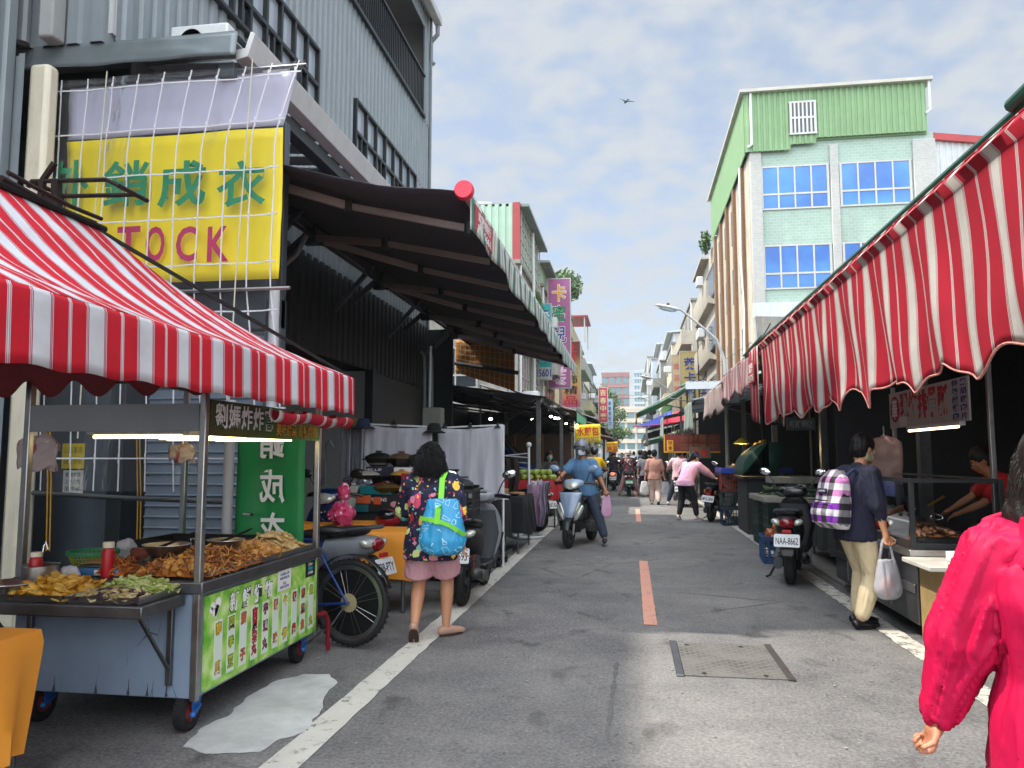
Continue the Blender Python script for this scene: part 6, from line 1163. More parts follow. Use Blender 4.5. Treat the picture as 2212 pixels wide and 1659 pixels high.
def crate(label,c,sx,sy,h,mat,rz=0.,group=None,cat='crate',name='plastic_crate',rim=.03,nb=6):
    t=T(name,label,cat,c,rz,group); m=MB(); e=.012
    for sgn in(-1,1):
        for i in range(nb+1): x=-sx/2+sx*i/nb; m.b2((x-.008,sgn*sy/2-e/2,.02),(x+.008,sgn*sy/2+e/2,h-rim))
        for i in range(nb+1): y=-sy/2+sy*i/nb; m.b2((sgn*sx/2-e/2,y-.008,.02),(sgn*sx/2+e/2,y+.008,h-rim))
        for k in range(4): z=.01+(h-rim-.02)*k/3; m.b2((-sx/2,sgn*sy/2-e*.4,z),(sx/2,sgn*sy/2+e*.4,z+.016)); m.b2((sgn*sx/2-e*.4,-sy/2,z),(sgn*sx/2+e*.4,sy/2,z+.016))
        m.b2((-sx/2-.01,sgn*sy/2-.012,h-rim),(sx/2+.01,sgn*sy/2+.012,h)); m.b2((sgn*sx/2-.012,-sy/2,h-rim),(sgn*sx/2+.012,sy/2,h))
    m.b2((-sx/2,-sy/2,0),(sx/2,sy/2,.014)); m.o('crate_shell',mat,t,smooth=0); return t
q=crate('black plastic crate strapped to the scooter seat behind the floral shirt woman',(-1.70,7.5,.83),.36,.44,.3,pm('crate_black','#1b1c1e',.5,0,.15,9),R(3))
MB().add([],[]) if False else None
m=MB(); m.ell((0,0,0),(.16,.2,.07),16,8); tag(m.o('crash_helmet',B_DK,loc=(-1.70,7.5,1.16)),'black half helmet lying on the black crate','helmet')
# white cloth screens
SHEET=NT('thin_white_cloth'); _P=SHEET.tc(); SHEET.fin(SHEET.mix(SHEET.rng(SHEET.noise(SHEET.map(_P,(6,6,.6)),2.5,4),.35,.65),'#c2c2cc','#dedee4'),.9); _tl=SHEET.n('BsdfTranslucent',{'Color':(.6,.6,.68,1)}); _m=SHEET.n('MixShader',{'Fac':.35}); SHEET.L.new(SHEET.b.outputs[0],_m.inputs[1]); SHEET.L.new(_tl.outputs[0],_m.inputs[2]); SHEET.L.new(_m.outputs[0],SHEET.o.inputs['Surface']); SHEET=SHEET.m
def screen(label,a,b_,Y,mat,seed,clips):
    p0=at(*a,Y=Y); p1=at(*b_,Y=Y); x0,x1=p0.x,p1.x; zt=p0.z; zt2=at(b_[0],a[1]+clips[1],Y=Y).z; zb=p1.z; t=T('cloth_screen',label,'screen',((x0+x1)/2,Y,zb))
    m=MB(); m.grid(lambda u,v:(x0+(x1-x0)*u+.01*fb(u*4,v*4,seed),Y+.018*math.sin(u*26+seed+2*fb(u*3,v,seed))*(.3+v*.7)+.02*fb(u*5,v*2,seed+3),(zt+(zt2-zt)*u-.035*math.sin(PI*u))*(1-v)+zb*v),40,14); m.o('cloth',mat,t,True,thick=.002,smooth=80)
    m=MB(); m.tube([(x0,Y+.05,0),(x0,Y+.05,zt)],.014,8); m.tube([(x1,Y+.05,0),(x1,Y+.05,zt2)],.014,8); m.tube([(x0,Y+.03,zt),(x1,Y+.03,zt2)],.012,8); m.o('rack_frame',WHITEP,t,True)
    m=MB(); m.tube([(x0+(x1-x0)*.52,Y-.02,zt-.01),(x0+(x1-x0)*.5,Y-.03,zb+.2)],.006,5); m.o('seam',SHEET,t,True)
    for f in clips[0]: x=x0+(x1-x0)*f; m=MB(); m.prism([(x-.045,Y-.02,zt-.01),(x+.045,Y-.02,zt-.01),(x+.02,Y-.02,zt+.025),(x-.02,Y-.02,zt+.025)],(0,.05,0)); m.ell((x,Y,zt+.045),(.018,.012,.025),8,6); m.o('clip',BLACKP,t,True)
    return t
screen('thin white cloth screen on a rack, left of the floral shirt woman',(787,916),(928,1070),9.6,SHEET,1,((.45,),6)); screen('thin white cloth screen on a rack, right of the floral shirt woman',(946,924),(1086,1078),9.95,SHEET,4,((.1,.5,.92),-6))
screen('narrow grey cloth screen beside the sink tap at the back of the stall',(735,912),(778,1060),9.8,pm('grey_gauze','#77767c',.9,0,.15,9),8,((),0))
def softhat(label,c,mat,rz): 
    t=T('hat',label,'hat',c,rz); m=MB(); m.lathe([(.001,.1),(.06,.09),(.085,.05),(.09,.0)],n=18); m.grid(lambda u,v:((.09+.06*v)*math.cos(u*2*PI),(.09+.06*v)*math.sin(u*2*PI),-.03*v),24,2); m.o('hat_cloth',mat,t,thick=.004)
softhat('olive cap hung on the narrow grey screen',tuple(at(768,918,Y=9.7)),pm('olive_cloth','#6b6130',.9,0,.2,20),0); softhat('navy bucket hat hung on the left white screen',tuple(at(785,920,Y=9.5)),pm('navy_cloth','#26324f',.9,0,.2,20),1.); softhat('black hat with ribbon hung between the two white screens',tuple(at(938,930,Y=9.6)),pm('black_cloth','#141416',.9,0,.2,20),2.)
b=T('electric_box','grey steel electric box on the dark wall above the white screens','electric box',at(924,920,Y=9.9)); p0=at(912,920,Y=10.4); p1=at(952,880,Y=10.4); MB().b2((p0.x,10.4,p0.z-.1),(p1.x,10.62,p1.z)).o('box_case',pm('box_grey','#6d6f66',.5,.1,.15,6),b,True,bev=.01); MB().tube([(p0.x+.08,10.5,p1.z),(p0.x+.08,10.5,3.0)],.025,8).o('conduit',STEELD,b,True)
for i,px in enumerate((917,932)): m=MB(); m.tube([at(px,900,Y=11.5),at(px,770,Y=11.5),at(px-8,760,Y=11.5)],.03,8); tag(m.o('wall_pipe',pm('pipe_green','#56635f',.5,.1,.2,9)),['grey green pipe with a bent top beside the dark doorway','straight grey green pipe next to the bent one'][i],'pipe')
# cookware stall
CLOTHK=pm('black_table_cloth','#111215',.9,0,.2,8)
tb=cover_table('display_table','cookware display table with a dark cloth, left of the floral shirt woman',-3.75,-2.02,8.75,9.4,.80,.25,CLOTHK,seed=3)
def put(px,py,Y): return at(px,py,Y=Y)
STRW=fab('green_stripe_wrap','#d5d8cf',[(.3,.6,'#7fae4c')],.12)
def box_(name,label,cat,px0,px1,py0,py1,Y,d,mat,text=None,ink=None,grp=None):
    a=at(px0,py1,Y=Y); b_=at(px1,py0,Y=Y); t=T(name,label,cat,((a.x+b_.x)/2,Y+d/2,a.z),0,grp); MB().b2((a.x,Y,a.z),(b_.x,Y+d,b_.z)).o('carton' if 'box' in name else 'container_body',mat,t,True,bev=.006)
    if text: sign(t,text,((a.x+b_.x)/2-(b_.x-a.x)*.18,Y-.002,a.z+(b_.z-a.z)*.7),(1,0,0),(0,0,1),(b_.x-a.x)*.5,(b_.z-a.z)*.2,ink or WHITEINK,d=.001,wd=True)
    return t
bx=box_('gift_box','black cookware box printed in white with a pink pot, on the stall edge','box',792,868,1068,1106,8.72,.2,B_DK,'VISIONS'); a=at(852,1098,Y=8.72); MB().ell((a.x,8.717,a.z+.045),(.05,.004,.035),14,8).o('pot_picture',pm('pink_print','#c98a94',.5,0,.1,20),bx,True)
box_('gift_box','second black cookware box printed in white beside the first','box',872,905,1068,1106,8.72,.2,B_DK,'VISIONS')
food=[('teal lidded food container left in the lower row',(700,722,1055,1072),'#1f6f7c'),('grey clear food container in the upper row',(728,752,1052,1066),'#6d6f78'),('teal wide food container in the middle of the stall',(816-40,830-4+18,1050,1068),'#17757c'),('orange food container under the grey one',(770,800,1070,1088),'#c05a34'),('small orange food container near the black box',(806,822,1074,1090),'#c4552e'),('dark teal food container at the bottom row',(766,795,1090,1106),'#1c5f66'),('orange food container at the far left of the stall',(692,712,1080,1096),'#b8492c')]
for lb,(x0,x1,y0,y1),c in food: box_('food_container',lb,'container',x0,x1,y0,y1,8.70,.16,pm('tub_'+c,c,.35,0,.1,9),None,None,'food containers stacked on the cookware stall')
for i,(x0,x1,y0,y1) in enumerate(((722,770,1066,1096),(795,806,1068,1096),(752,772,1050,1066))): box_('wrapped_box',['wide green striped wrapped box between the food containers','narrow green striped wrapped box beside the orange container','small green striped wrapped box in the upper row'][i],'box',x0,x1,y0,y1,8.74,.16,STRW)
def pot(label,px,py,Y,r,h,body,lid,handles=True,white=None,flat=False):
    c=at(px,py,Y=Y); t=T('clay_pot',label,'pot',c,0,'lidded pots on the cookware stall'); m=MB(); m.lathe([(.001,0),(r*.55,0),(r*.85,h*.3),(r,h*.55),(r*1.03,h*.6),(r*.98,h*.6)],n=26); m.o('pot_body',body,t); MB().lathe([(r*1.02,h*.6),(r*.95,h*.72),(r*.6,h*.92),(r*.2,h),(.001,h)],n=26).o('lid',lid,t); MB().lathe([(.001,h*1.15),(r*.22,h*1.14),(r*.25,h*1.05),(r*.12,h)],n=16).o('knob',lid,t)
    if handles:
        m=MB()
        for q in(-1,1): m.box((q*r*1.1,0,h*.5),(r*.25,r*.3,h*.08))
        m.o('handle',body,t,bev=.005)
    if white: MB().lathe([(r*.56,h*.02),(r*.82,h*.25)],n=26).o('pot_base',white,t)
    c_=t; return t
KB=pm('clay_black','#1a1917',.5,0,.2,14); KBR=pm('clay_brown','#5a4530',.5,0,.2,14); KW=pm('clay_white','#a59c90',.4,0,.1,14); KY=pm('clay_yellow','#b88e44',.4,0,.1,14)
shelf=T('display_shelf','stepped shelf of boxes behind the cookware stall','shelf',(-2.9,9.5,.8)); 
p=at(750,1058,Y=9.1); q=at(918,1030,Y=9.1); m=MB(); m.b2((p.x,9.0,.80),(q.x,9.2,p.z+.02)); m.o('lower_step',KB,shelf,True); p=at(770,1020,Y=9.35); m=MB(); m.b2((p.x,9.21,.80),(q.x,9.5,at(770,1014,Y=9.35).z)); m.o('upper_step',KB,shelf,True)
pot('big black clay pot with a pale base on the top step at left',818,841+166,9.3,.175,.17,KB,KB,True,KW); pot('brown lidded clay pot in the middle of the top step',857+8-38+40,1008,9.3,.17,.17,KB,KBR); pot('black clay pot on the top step hidden by the woman',905,1008,9.3,.16,.16,KB,KB)
pot('black pot with a cream lid on the lower step',800-8,1040,9.05,.16,.13,KB,KW); pot('black pot with a yellow lid on the lower step',868,1040,9.05,.14,.13,KB,KY); pot('red enamel pot in front of the steps',836-4,1060,8.85,.16,.10,B_RED,B_RED); pot('amber glass casserole on the black box',846-10,1066,8.8,.17,.12,pm('amber_glass','#5a4a22',.15,0,.1,9,coat=.4),pm('amber_glass','#5a4a22'))
box_('gift_box','teal gift box beside the cream lidded pot','box',874,905,1040,1062,8.95,.15,pm('teal_box','#35808f',.6,0,.1,6)); box_('gift_box','dark gift box under the black clay pot','box',790,850,1008,1030,9.1,.1,pm('navy_box','#1b2233',.6,0,.1,6),'ELLE'); box_('gift_box','white gift box with green leaves under the brown clay pot','box',850,905,1010,1030,9.1,.1,PAPER)
for i,px in enumerate((866,886)): box_('mug',['small red mug on the cookware stall','small teal mug on the cookware stall'][i],'mug',px,px+12,1022,1040,8.9,.09,[REDP,pm('teal_box','#35808f')][i])
crumple('steel_utensils','jumble of clear and steel utensils on the cookware stall','utensils',tuple(at(770,1047,Y=8.95)),(.2,.1,.09),pm('utensil_steel','#8d9096',.25,.7,.4,40),21)
b=T('mop_sink','grey mop and bent tap leaning behind the cookware stall','mop',at(700,1060,Y=9.5)); m=MB(); m.tube([at(703,1040,Y=9.5),at(703,960,Y=9.5),at(712,950,Y=9.5),at(720,965,Y=9.5)],.012,6); m.o('tap_pipe',STEELD,b,True); m=MB(); m.ell(at(690,1020,Y=9.5),(.09,.06,.2),12,10); m.o('mop_head',pm('mop_grey','#57565a',.9,0,.4,30,.5,40),b,True)
# pans right of the woman
def pan(label,px,py,Y,r,mat,ang):
    c=at(px,py,Y=Y); t=T('frying_pan',label,'pan',c,ang,'pans on the cookware stall'); MB().lathe([(.001,0),(r*.8,0),(r,.045),(r*1.02,.045),(r*.8,.006),(.001,.006)],n=26).o('pan_body',mat,t); MB().bar((r,0,.04),(r+.16,0,.06),.025,.014).o('handle',BLACKP,t,bev=.004)
for i,(px,py,r) in enumerate(((958,1022,.2),(962,1046,.17),(1012,1056,.14),(1020,1062,.14),(1030,1068,.13))): pan(['deep black wok on a stand in front of the right white screen','black pan below the wok','black pan in the small stack by the mirror','middle black pan in the small stack','lowest black pan near the wooden spoon'][i],px,py,9.3-.05*i,r,B_DK,.5*i+2.5)
m=MB(); m.b2((-2.35,8.9,0),(-1.75,9.6,.78)); t=T('display_stand','dark stand that carries the black pans beside the right white screen','stand',(-2.05,9.25,0)); m.o('stand_body',CLOTHK,t,True,bev=.01)
MB().b2((-2.42,9.0,1.18),(-2.0,9.4,1.2)).o('stand_shelf',GREYP,t,True); MB().tube([(-2.2,9.2,.78),(-2.2,9.2,1.18)],.02,8).o('stand_post',GREYP,t,True)
# black covered tables with dishes, trolley
cover_table('covered_table','black cloth covered trolley table with white plastic boxes on top',-2.35,-1.72,10.0,10.9,.86,.35,CLOTHK,seed=7); cover_table('covered_table','black cloth covered table with plates and bamboo steamers',-2.5,-1.62,11.4,12.7,.84,.3,CLOTHK,seed=9,flare=.09)
for i in range(4): m=MB(); m.b2((-.14,-.1,0),(.14,.1,.05)); m.b2((-.15,-.11,.05),(.15,.11,.06)); o=m.o('lunch_box',WHITEP,loc=(-2.2+.13*i,10.25+.18*(i%2),.862),rz=.1*i,bev=.012); tag(o,['white plastic lunch box nearest the scooter crate','white plastic lunch box second in the row','white plastic lunch box third in the row','white plastic lunch box at the road edge of the trolley'][i],'lunch box','white plastic boxes on the black trolley')
for i,(x,y,z,r,c,lb) in enumerate(((-1.95,11.6,.842,.13,'#b9bfc4','white enamel plate at the table edge'),(-2.2,11.55,.842,.12,'#8a9a4a','green rimmed plate beside the white plate'),(-1.8,11.8,.842,.1,'#23242a','black dish behind the white plate'))):
    MB().lathe([(.001,0),(r*.6,0),(r,.03),(r*1.02,.032),(r*.6,.008),(.001,.006)],n=24).o('plate',pm('dish'+c,c,.3,0,.05,9),loc=(x,y,z)); tag(COL.objects[-1] if False else bpy.context.scene.objects[-1],lb,'plate','plates on the black table')
BAM=pm('bamboo','#a9835a',.7,0,.25,20)
def steamer(lb,x,y,n):
    t=T('bamboo_steamer',lb,'steamer',(x,y,.842),0,'bamboo steamers on the black table')
    for k in range(n): MB().lathe([(.001,k*.05),(.12,k*.05),(.125,k*.05+.005),(.125,k*.05+.042),(.115,k*.05+.046),(.001,k*.05+.044)],n=24).o('steamer_tier',BAM,t)
steamer('stack of two bamboo steamers near the white screen',-2.05,12.1,2); steamer('single pale bamboo steamer at the road side',-1.78,12.0,1); steamer('taller stack of three bamboo steamers at the back',-2.25,12.4,3)
m=MB(); m.tube([at(1065,1095,Y=10.3),at(1078,1062,Y=10.3)],.008,6); m.ell(at(1081,1050,Y=10.3),(.022,.01,.045),10,8); tag(m.o('wooden_spoon',BAM),'wooden spoon standing upright in front of the white screen','spoon')
crate('blue plastic crate standing on the trolley under the black cloth',(-1.95,10.3,.2),.35,.4,.5,BLUEP)
b=T('hand_trolley','black flat hand trolley with a silver frame under the blue crate','trolley',(-1.95,10.35,0)); MB().b2((-.3,-.35,.13),(.3,.35,.18)).o('deck',BLACKP,b,bev=.02); MB().tube([(.26,-.3,.18),(.26,-.3,.86)],.016,8).o('handle_post',STEEL,b)
for x in(-.22,.22):
    for y in(-.25,.25): MB().lathe([(.001,-.02),(.06,-.02),(.06,.02),(.001,.02)],(x,y,.06),14,'X').o('caster',RUBBER,b)
bagbundle('pink patterned bags hanging under the black table',(-2.2,11.38,.62),.25,.4,0,6,pm('bag_pattern','#9a7a80',.5,0,.5,30)); 
b=T('folding_stool','folded grey metal stool legs under the black table','stool',(-2.25,11.2,0)); m=MB(); m.tube([(-.2,-.1,.02),(.25,.1,.35)],.014,6); m.tube([(.2,-.15,.02),(-.2,.1,.35)],.014,6); m.tube([(-.1,-.3,.02),(.3,-.25,.02)],.014,6); m.o('stool_frame',STEELD,b)
# hanger stand
b=T('hanger_stand','white clothes hanger stand with a ring base at the white line','clothes stand',(-1.82,13.75,0)); m=MB(); m.lathe([(.26+.025*math.cos(t),.03+.025*math.sin(t)) for t in [2*PI*i/10 for i in range(11)]],n=36); m.tube([(-.26,0,.03),(.26,0,.03)],.015,6); m.o('ring_base',WHITEP,b); MB().tube([(0,0,.03),(0,0,1.62)],.022,10).o('pole',WHITEP,b); MB().ell((0,0,1.65),.05,14,9).o('knob',WHITEP,b); m=MB()
for k in range(9):
    z=.62+k*.1; a=.2+k*.35; m.tube([(0,0,z),(.42*math.cos(a),.42*math.sin(a),z+.03)],.008,6); m.ell((.42*math.cos(a),.42*math.sin(a),z+.03),.013,6,5)
m.tube([(0,0,1.5),(-.5,.1,1.45)],.01,6); m.o('hanger_arm',WHITEP,b)
def hang(label,c,w,h,mat,seed,name='scarf',cat='scarf'):
    m=MB(); m.grid(lambda u,v:((u-.5)*w*(1-.35*v)+.02*math.sin(v*7+seed),.05*math.sin(u*9+seed)*(.5+v)+.02*fb(u*3,v*3,seed),-h*v*(1-.12*abs(u-.5))),10,14); return tag(m.o(name,mat,loc=c,thick=.004,smooth=80),label,cat,'cloths on the hanger stand')
CHK=NT('purple_weave'); _c=CHK.n('TexChecker',{'Vector':CHK.tc(),'Scale':60.,'Color1':CHK.c4('#5a2c46'),'Color2':CHK.c4('#8c5a76')}).outputs[0]; CHK.fin(CHK.mix(CHK.noise(CHK.tc(),6.),_c,'#b79cb4'),.8)
hang('purple woven scarf hanging low on the white stand',(-1.72,13.6,.95),.28,.75,CHK.m,1); hang('pale lilac scarf next to the purple woven one',(-1.58,13.65,1.0),.16,.8,pm('lilac_cloth','#a293ab',.85,0,.15,9),3); hang('dark brown patterned scarf hanging high on the white stand',(-2.1,13.7,1.42),.22,.85,pm('brown_lace','#2b1d16',.9,0,.5,40),5); hang('grey cloth at the road side of the white stand',(-1.5,13.8,1.0),.1,.6,pm('grey_cloth','#77777c',.85,0,.15,9),8)
# parked scooter, fruit table
scooter('dark scooter with a big red tail light and a white bag, beside the hanger stand',(-2.35,15.25,0),R(62),B_DK,B_RED,'NFC-826',small=True)
crumple('shopping_bag','white canvas bag with dark handles hanging on the parked scooter','bag',tuple(at(1162,1058,Y=14.8)),(.14,.1,.2),pm('white_canvas','#b9b7b3',.85,0,.1,9),31)
cover_table('fruit_table','red cloth covered fruit table behind the blue shirted rider',-2.7,-1.5,15.7,16.5,.95,.55,pm('red_cloth','#b5101c',.6,0,.1,6),seed=4)
GUA=pm('green_fruit','#9caf4a',.4,0,.15,14,coat=.2); rg=random.Random(5); first=None; n=0
sp=[]
for i in range(6): sp.append((-2.35+.14*i+rg.uniform(-.01,.01),15.85,.95+.062))
for i in range(6): sp.append((-2.3+.14*i,15.98,.95+.062))
for i in range(5): sp.append((-2.25+.14*i,15.91,.95+.165))
for i in range(4): sp.append((-2.2+.14*i,16.05,.95+.16))
for i,c in enumerate(sp):
    if first is None:
        m=MB(); m.lathe([(.001,-.058),(.03,-.056),(.06,-.02),(.066,.012),(.05,.045),(.02,.056),(.001,.05)],n=14); first=m.o('guava',GUA,loc=c); tag(first,'round pale green fruit heaped on the red covered table','fruit','green fruit on the red table')
    else: o=first.copy(); COL.objects.link(o); o.location=c; o.rotation_euler=(rg.uniform(-.5,.5),rg.uniform(-.5,.5),rg.random()*6); s=rg.uniform(.9,1.08); o.scale=(s,s,s)
MB().b2((-.35,-.2,0),(.35,.2,.16)).o('carton_box',PAPER,loc=(-1.9,16.1,0.02),bev=.01); tag(bpy.context.scene.objects[-1],'white and red printed carton under the fruit table','box')
# blue truck cab behind
v=T('blue_truck','dark blue truck cab parked in the shade behind the stalls','truck',(-4.4,17.9,0)); TB=SC('truck_blue','#143a78')
sec=[]
for x,zt,zh in((-6.5,1.95,0),(-4.3,1.95,0),(-3.75,1.86,0),(-3.2,1.28,0),(-2.75,1.12,0),(-2.55,.8,0)):
    sec.append([V((x,17.1,.35)),V((x,17.06,min(1.05,zt-.05))),V((x,17.22 if zt>1.3 else 17.1,zt-.06)),V((x,17.4,zt)),V((x,18.6,zt)),V((x,18.78 if zt>1.3 else 18.9,zt-.06)),V((x,18.94,min(1.05,zt-.05))),V((x,18.9,.35))])
m=MB(); m.loft(sec); m.o('cab_body',TB,v,True,bev=.03); m=MB(); m.prism([(-4.25,17.05,1.1),(-3.25,17.05,1.1),(-3.7,17.12,1.78),(-4.25,17.14,1.84)],(0,-.012,0)); m.prism([(-6.2,17.04,1.1),(-4.35,17.04,1.1),(-4.35,17.13,1.84),(-6.2,17.13,1.84)],(0,-.012,0)); m.o('side_window',GLASSD,v,True); m=MB(); m.quad((-3.69,17.3,1.86),(-3.69,18.7,1.86),(-3.17,18.75,1.31),(-3.17,17.25,1.31)); m.o('windscreen',pm('screen_glass','#39434c',.05,0,0),v,True,thick=.02)
for y in(17.2,18.75):
    for x in(-3.2,-6): MB().lathe([(.12,-.1),(.3,-.11),(.33,-.06),(.33,.06),(.3,.11),(.12,.1),(.12,-.1)],(x,y,.33),22,'Y').o('wheel',TYRE,v,True)
MB().b2((-2.95,16.9,1.12),(-2.9,17.05,1.35)).o('mirror',BLACKP,v,True,bev=.02)
v.location.y+=5.; cover_table('covered_table','low table under a cloth in front of the blue truck',-3.2,-2.5,15.9,16.6,.98,.3,pm('taupe_cloth','#5a5048',.85,0,.2,6),seed=6)
b=T('board_wall','brown board partition at the back of the dark left stalls','partition',(-3.2,20.2,0)); MB().b2((-5.5,20.2,0),(-1.9,20.28,2.15)).o('board_sheet',pm('brown_board','#4a3626',.75,0,.25,5),b,True); m=MB()
for x in(-4.6,-3.7,-2.8): m.b2((x-.02,20.17,0),(x+.02,20.199,2.15))
m.o('batten',WOOD,b,True,smooth=0)
b.location.y+=4.4
# market shed beyond the grey building
s=T('market_shed','dark market shed roof with steel trusses over the left stalls beyond the grey building','shed',(-3.8,24,0)); m=MB(); m.quad((-6.5,17.4,3.4),(-1.9,17.4,2.78),(-1.9,30.5,2.85),(-6.5,30.5,3.5)); m.o('shed_roof',GREYDK,s,True,thick=.04,smooth=0); m=MB()
for y in(18,21,24,27,30): m.bar((-6.4,y,3.2),(-1.95,y,2.6),.06); m.bar((-4.2,y,3.0),(-1.95,y,2.3),.04); m.bar((-3.3,y,2.0),(-2.2,y,2.75),.05)
for x,z in((-2.,2.65),(-3.2,2.85),(-4.5,3.0)): m.bar((x,17.6,z),(x,30.4,z),.05)
m.o('truss',IRON,s,True,smooth=0)
for y in(18,24,30): MB().b2((-2.2,y-.05,0),(-2.1,y+.05,2.8)).o('post',STEELD,s,True)
MB().b2((-6.6,17.4,0),(-6.5,30.5,3.4)).o('back_wall',GREYDK,s,True); MB().b2((-6.5,17.35,0),(-4.08,17.4,4.4)).o('side_wall',GREYDK,s,True); MB().b2((-6.5,30.5,0),(-2.4,30.56,3.2)).o('end_wall',GREYDK,s,True)  # end wall is a dark sheet added to stand for the shed's deep shade
LED=pm('led_lamp',(1.,.98,.92),.5,0,0,emit=14.)
for i,(px,py,Y) in enumerate(((1190,900,22),(1199,903,22),(1206,904,21),(1060,905,19),(1163,899,20),(1223,915,26),(1150,906,24))):
    c=at(px,py,Y=Y); t=T('work_lamp','small white lamp glowing in the dark shed on the left','lamp',c,0,'lamps in the left shed') ; MB().ell((0,0,0),(.045,.045,.03),10,8).o('bulb',LED,t); MB().tube([(0,0,.03),(0,0,.35)],.008,5).o('cable',BLKINK,t)
c=at(1262,920+2,Y=20); 
b=T('hanging_bulb','round yellow bulb glowing left of the yellow bun banner','lamp',at(1264-20+2,921,Y=19.5)); MB().ell((0,0,0),(.055,.055,.065),12,9).o('bulb',pm('yellow_bulb',(1.,.75,.12),.5,0,0,emit=3.),b); MB().tube([(0,0,.06),(0,0,.7)],.006,5).o('cable',BLKINK,b)
# orange tarpaulin
YT=18.9; a=at(984,735,Y=YT); c=at(1112,845,Y=YT); t=T('tarpaulin','orange tarpaulin with pale grid straps hanging below the big awning','tarpaulin',((a.x+c.x)/2,YT,c.z)); OT=pm('orange_tarp','#b9741c',.6,0,.12,2,.2,4)
f=lambda u,v:V((a.x+(c.x-a.x)*u,YT+.04*fb(u*3,v*2),a.z+(c.z-a.z)*v*(.62+.38*u)))
m=MB(); m.grid(f,16,10); m.o('tarp_sheet',OT,t,True,thick=.004); m=MB()
for i in range(1,12): 
    P=[f(i/12,j/8)+V((0,-.012,0)) for j in range(9)]; [m.bar(p,q,.02,.004,(0,1,0)) for p,q in zip(P,P[1:])]
for j in range(1,7): P=[f(i/8,j/7)+V((0,-.014,0)) for i in range(9)]; [m.bar(p,q,.004,.02) for p,q in zip(P,P[1:])]
m.o('strap_grid',pm('tan_strap','#c9b48c',.7,0,.1),t,True,smooth=0); m=MB(); m.tube([f(0,.72)+V((0,-.06,0)),f(1,.66)+V((.1,-.06,0))],.05,8); m.o('rolled_sheet',GREYP,t,True)
# lean-to awnings down the street
def lean(label,side,y0,y1,xe,ze,xb,zb,mat,vmat=None,vh=.25,nm='street_awning',under=None):
    t=T(nm,label,'awning',((xe+xb)/2,(y0+y1)/2,ze),0,'awnings over the market stalls'); 
    m=MB(); m.grid(lambda u,v:(xe+(xb-xe)*v,y0+(y1-y0)*u,ze+(zb-ze)*v-.10*math.sin(PI*v)*(.6+.4*math.sin(u*14))),16,8,abs(y1-y0),1); m.o('awning_cloth',mat,t,True,thick=.02,smooth=80)
    if vmat: m=MB(); s=1 if xb>xe else -1; m.grid(lambda u,v:(xe-s*.01-s*.03*v*math.sin(u*30),y0+(y1-y0)*u,ze-vh*v*(1+.12*math.sin(u*25))),int(abs(y1-y0)*14),4,abs(y1-y0),1); m.o('valance',vmat,t,True,thick=.004,smooth=80)
    m=MB(); m.tube([(xe,y0,ze),(xe,y1,ze)],.03,8)
    for y in(y0+.02,y1-.02): m.tube([(xe,y,ze),(xb,y,zb)],.025,6); m.tube([(xe+(xb-xe)*.5,y,(ze+zb)/2),(xb,y,zb-.7)],.02,6)
    m.o('awning_frame',STEELD,t,True)
    for y in(y0+.1,y1-.1): MB().tube([(xb,y,0),(xb,y,zb)],.03,8).o('post',STEELD,t,True)
    return t
GA=pm('green_awning','#6fbf95',.7,0,.1,2); TA=pm('tan_awning','#a8834a',.8,0,.2,2); BA=pm('black_awning','#191a1d',.8,0,.2,2); PA=pm('pink_awning','#d98a86',.7,0,.1,2); BLA=pm('blue_awning','#3c52b8',.7,0,.1,2); RA=pm('red_awning','#c4243c',.7,0,.1,2)
lean('tan awning with a green side flap, above the yellow bun banner','L',22.2,27.,-1.55,2.75,-4.4,3.55,TA,GA,.35); lean('long black awning beyond the tan one on the left','L',27.3,33.,-1.2,2.75,-4.4,3.9,BA,None); lean('black awning with striped edge farther down the left side','L',33.5,40,-1.1,2.65,-4.4,3.8,BA,STRIPE3,.2); lean('dark awning near the pink one on the left','L',41,50,-1.0,2.6,-4.4,3.9,BA,GREYG,.3); lean('pink awning far down the left side above the potato banner','L',51,60,-.9,2.55,-4.4,3.5,PA,PA,.15); lean('dark awning at the far end of the left side','L',62,95,-1.4,2.7,-4.4,3.9,BA,GREYG,.25)
def flag(label,px0,px1,py0,py1,Y,rows,mat=YEL,tilt=0.,pole=True):
    a=at(px0,py1,Y=Y); b_=at(px1,py0,Y=Y); t=T('hanging_banner',label,'banner',((a.x+b_.x)/2,Y,a.z)); w=b_.x-a.x; h=b_.z-a.z; m=MB(); m.grid(lambda u,v:(a.x+w*u,Y+.015*fb(u*3,v*3),a.z+h*v+tilt*u),10,6); m.o('banner_sheet',mat,t,True,thick=.004)
    for s,z,hh,ink in rows: sign(t,s,(a.x+w/2,Y-.02,a.z+h*z+tilt*.5),V((w,0,tilt)),(0,0,1),w*.86,h*hh,ink,off=.0 if len(s)>6 else .02,d=.002,wd=True)
    if pole: MB().tube([(a.x-.02,Y+.03,0),(a.x-.02,Y+.03,b_.z+.1)],.015,6).o('pole',WHITEP,t,True)
    return t
flag('yellow banner with three red characters and a phone number on the left',1243,1297,918,958,20.,[('水煎包',.62,.46,REDINK),('0928737817',.19,.2,BLUEINK)],YEL,.03); flag('smaller orange yellow banner with red characters, farther along the left',1310,1335,955,977,31.,[('木林 台糖57',.78,.24,REDINK),('地瓜',.35,.45,REDINK)],pm('orange_yellow','#e0b414',.6,0,.05),.02)
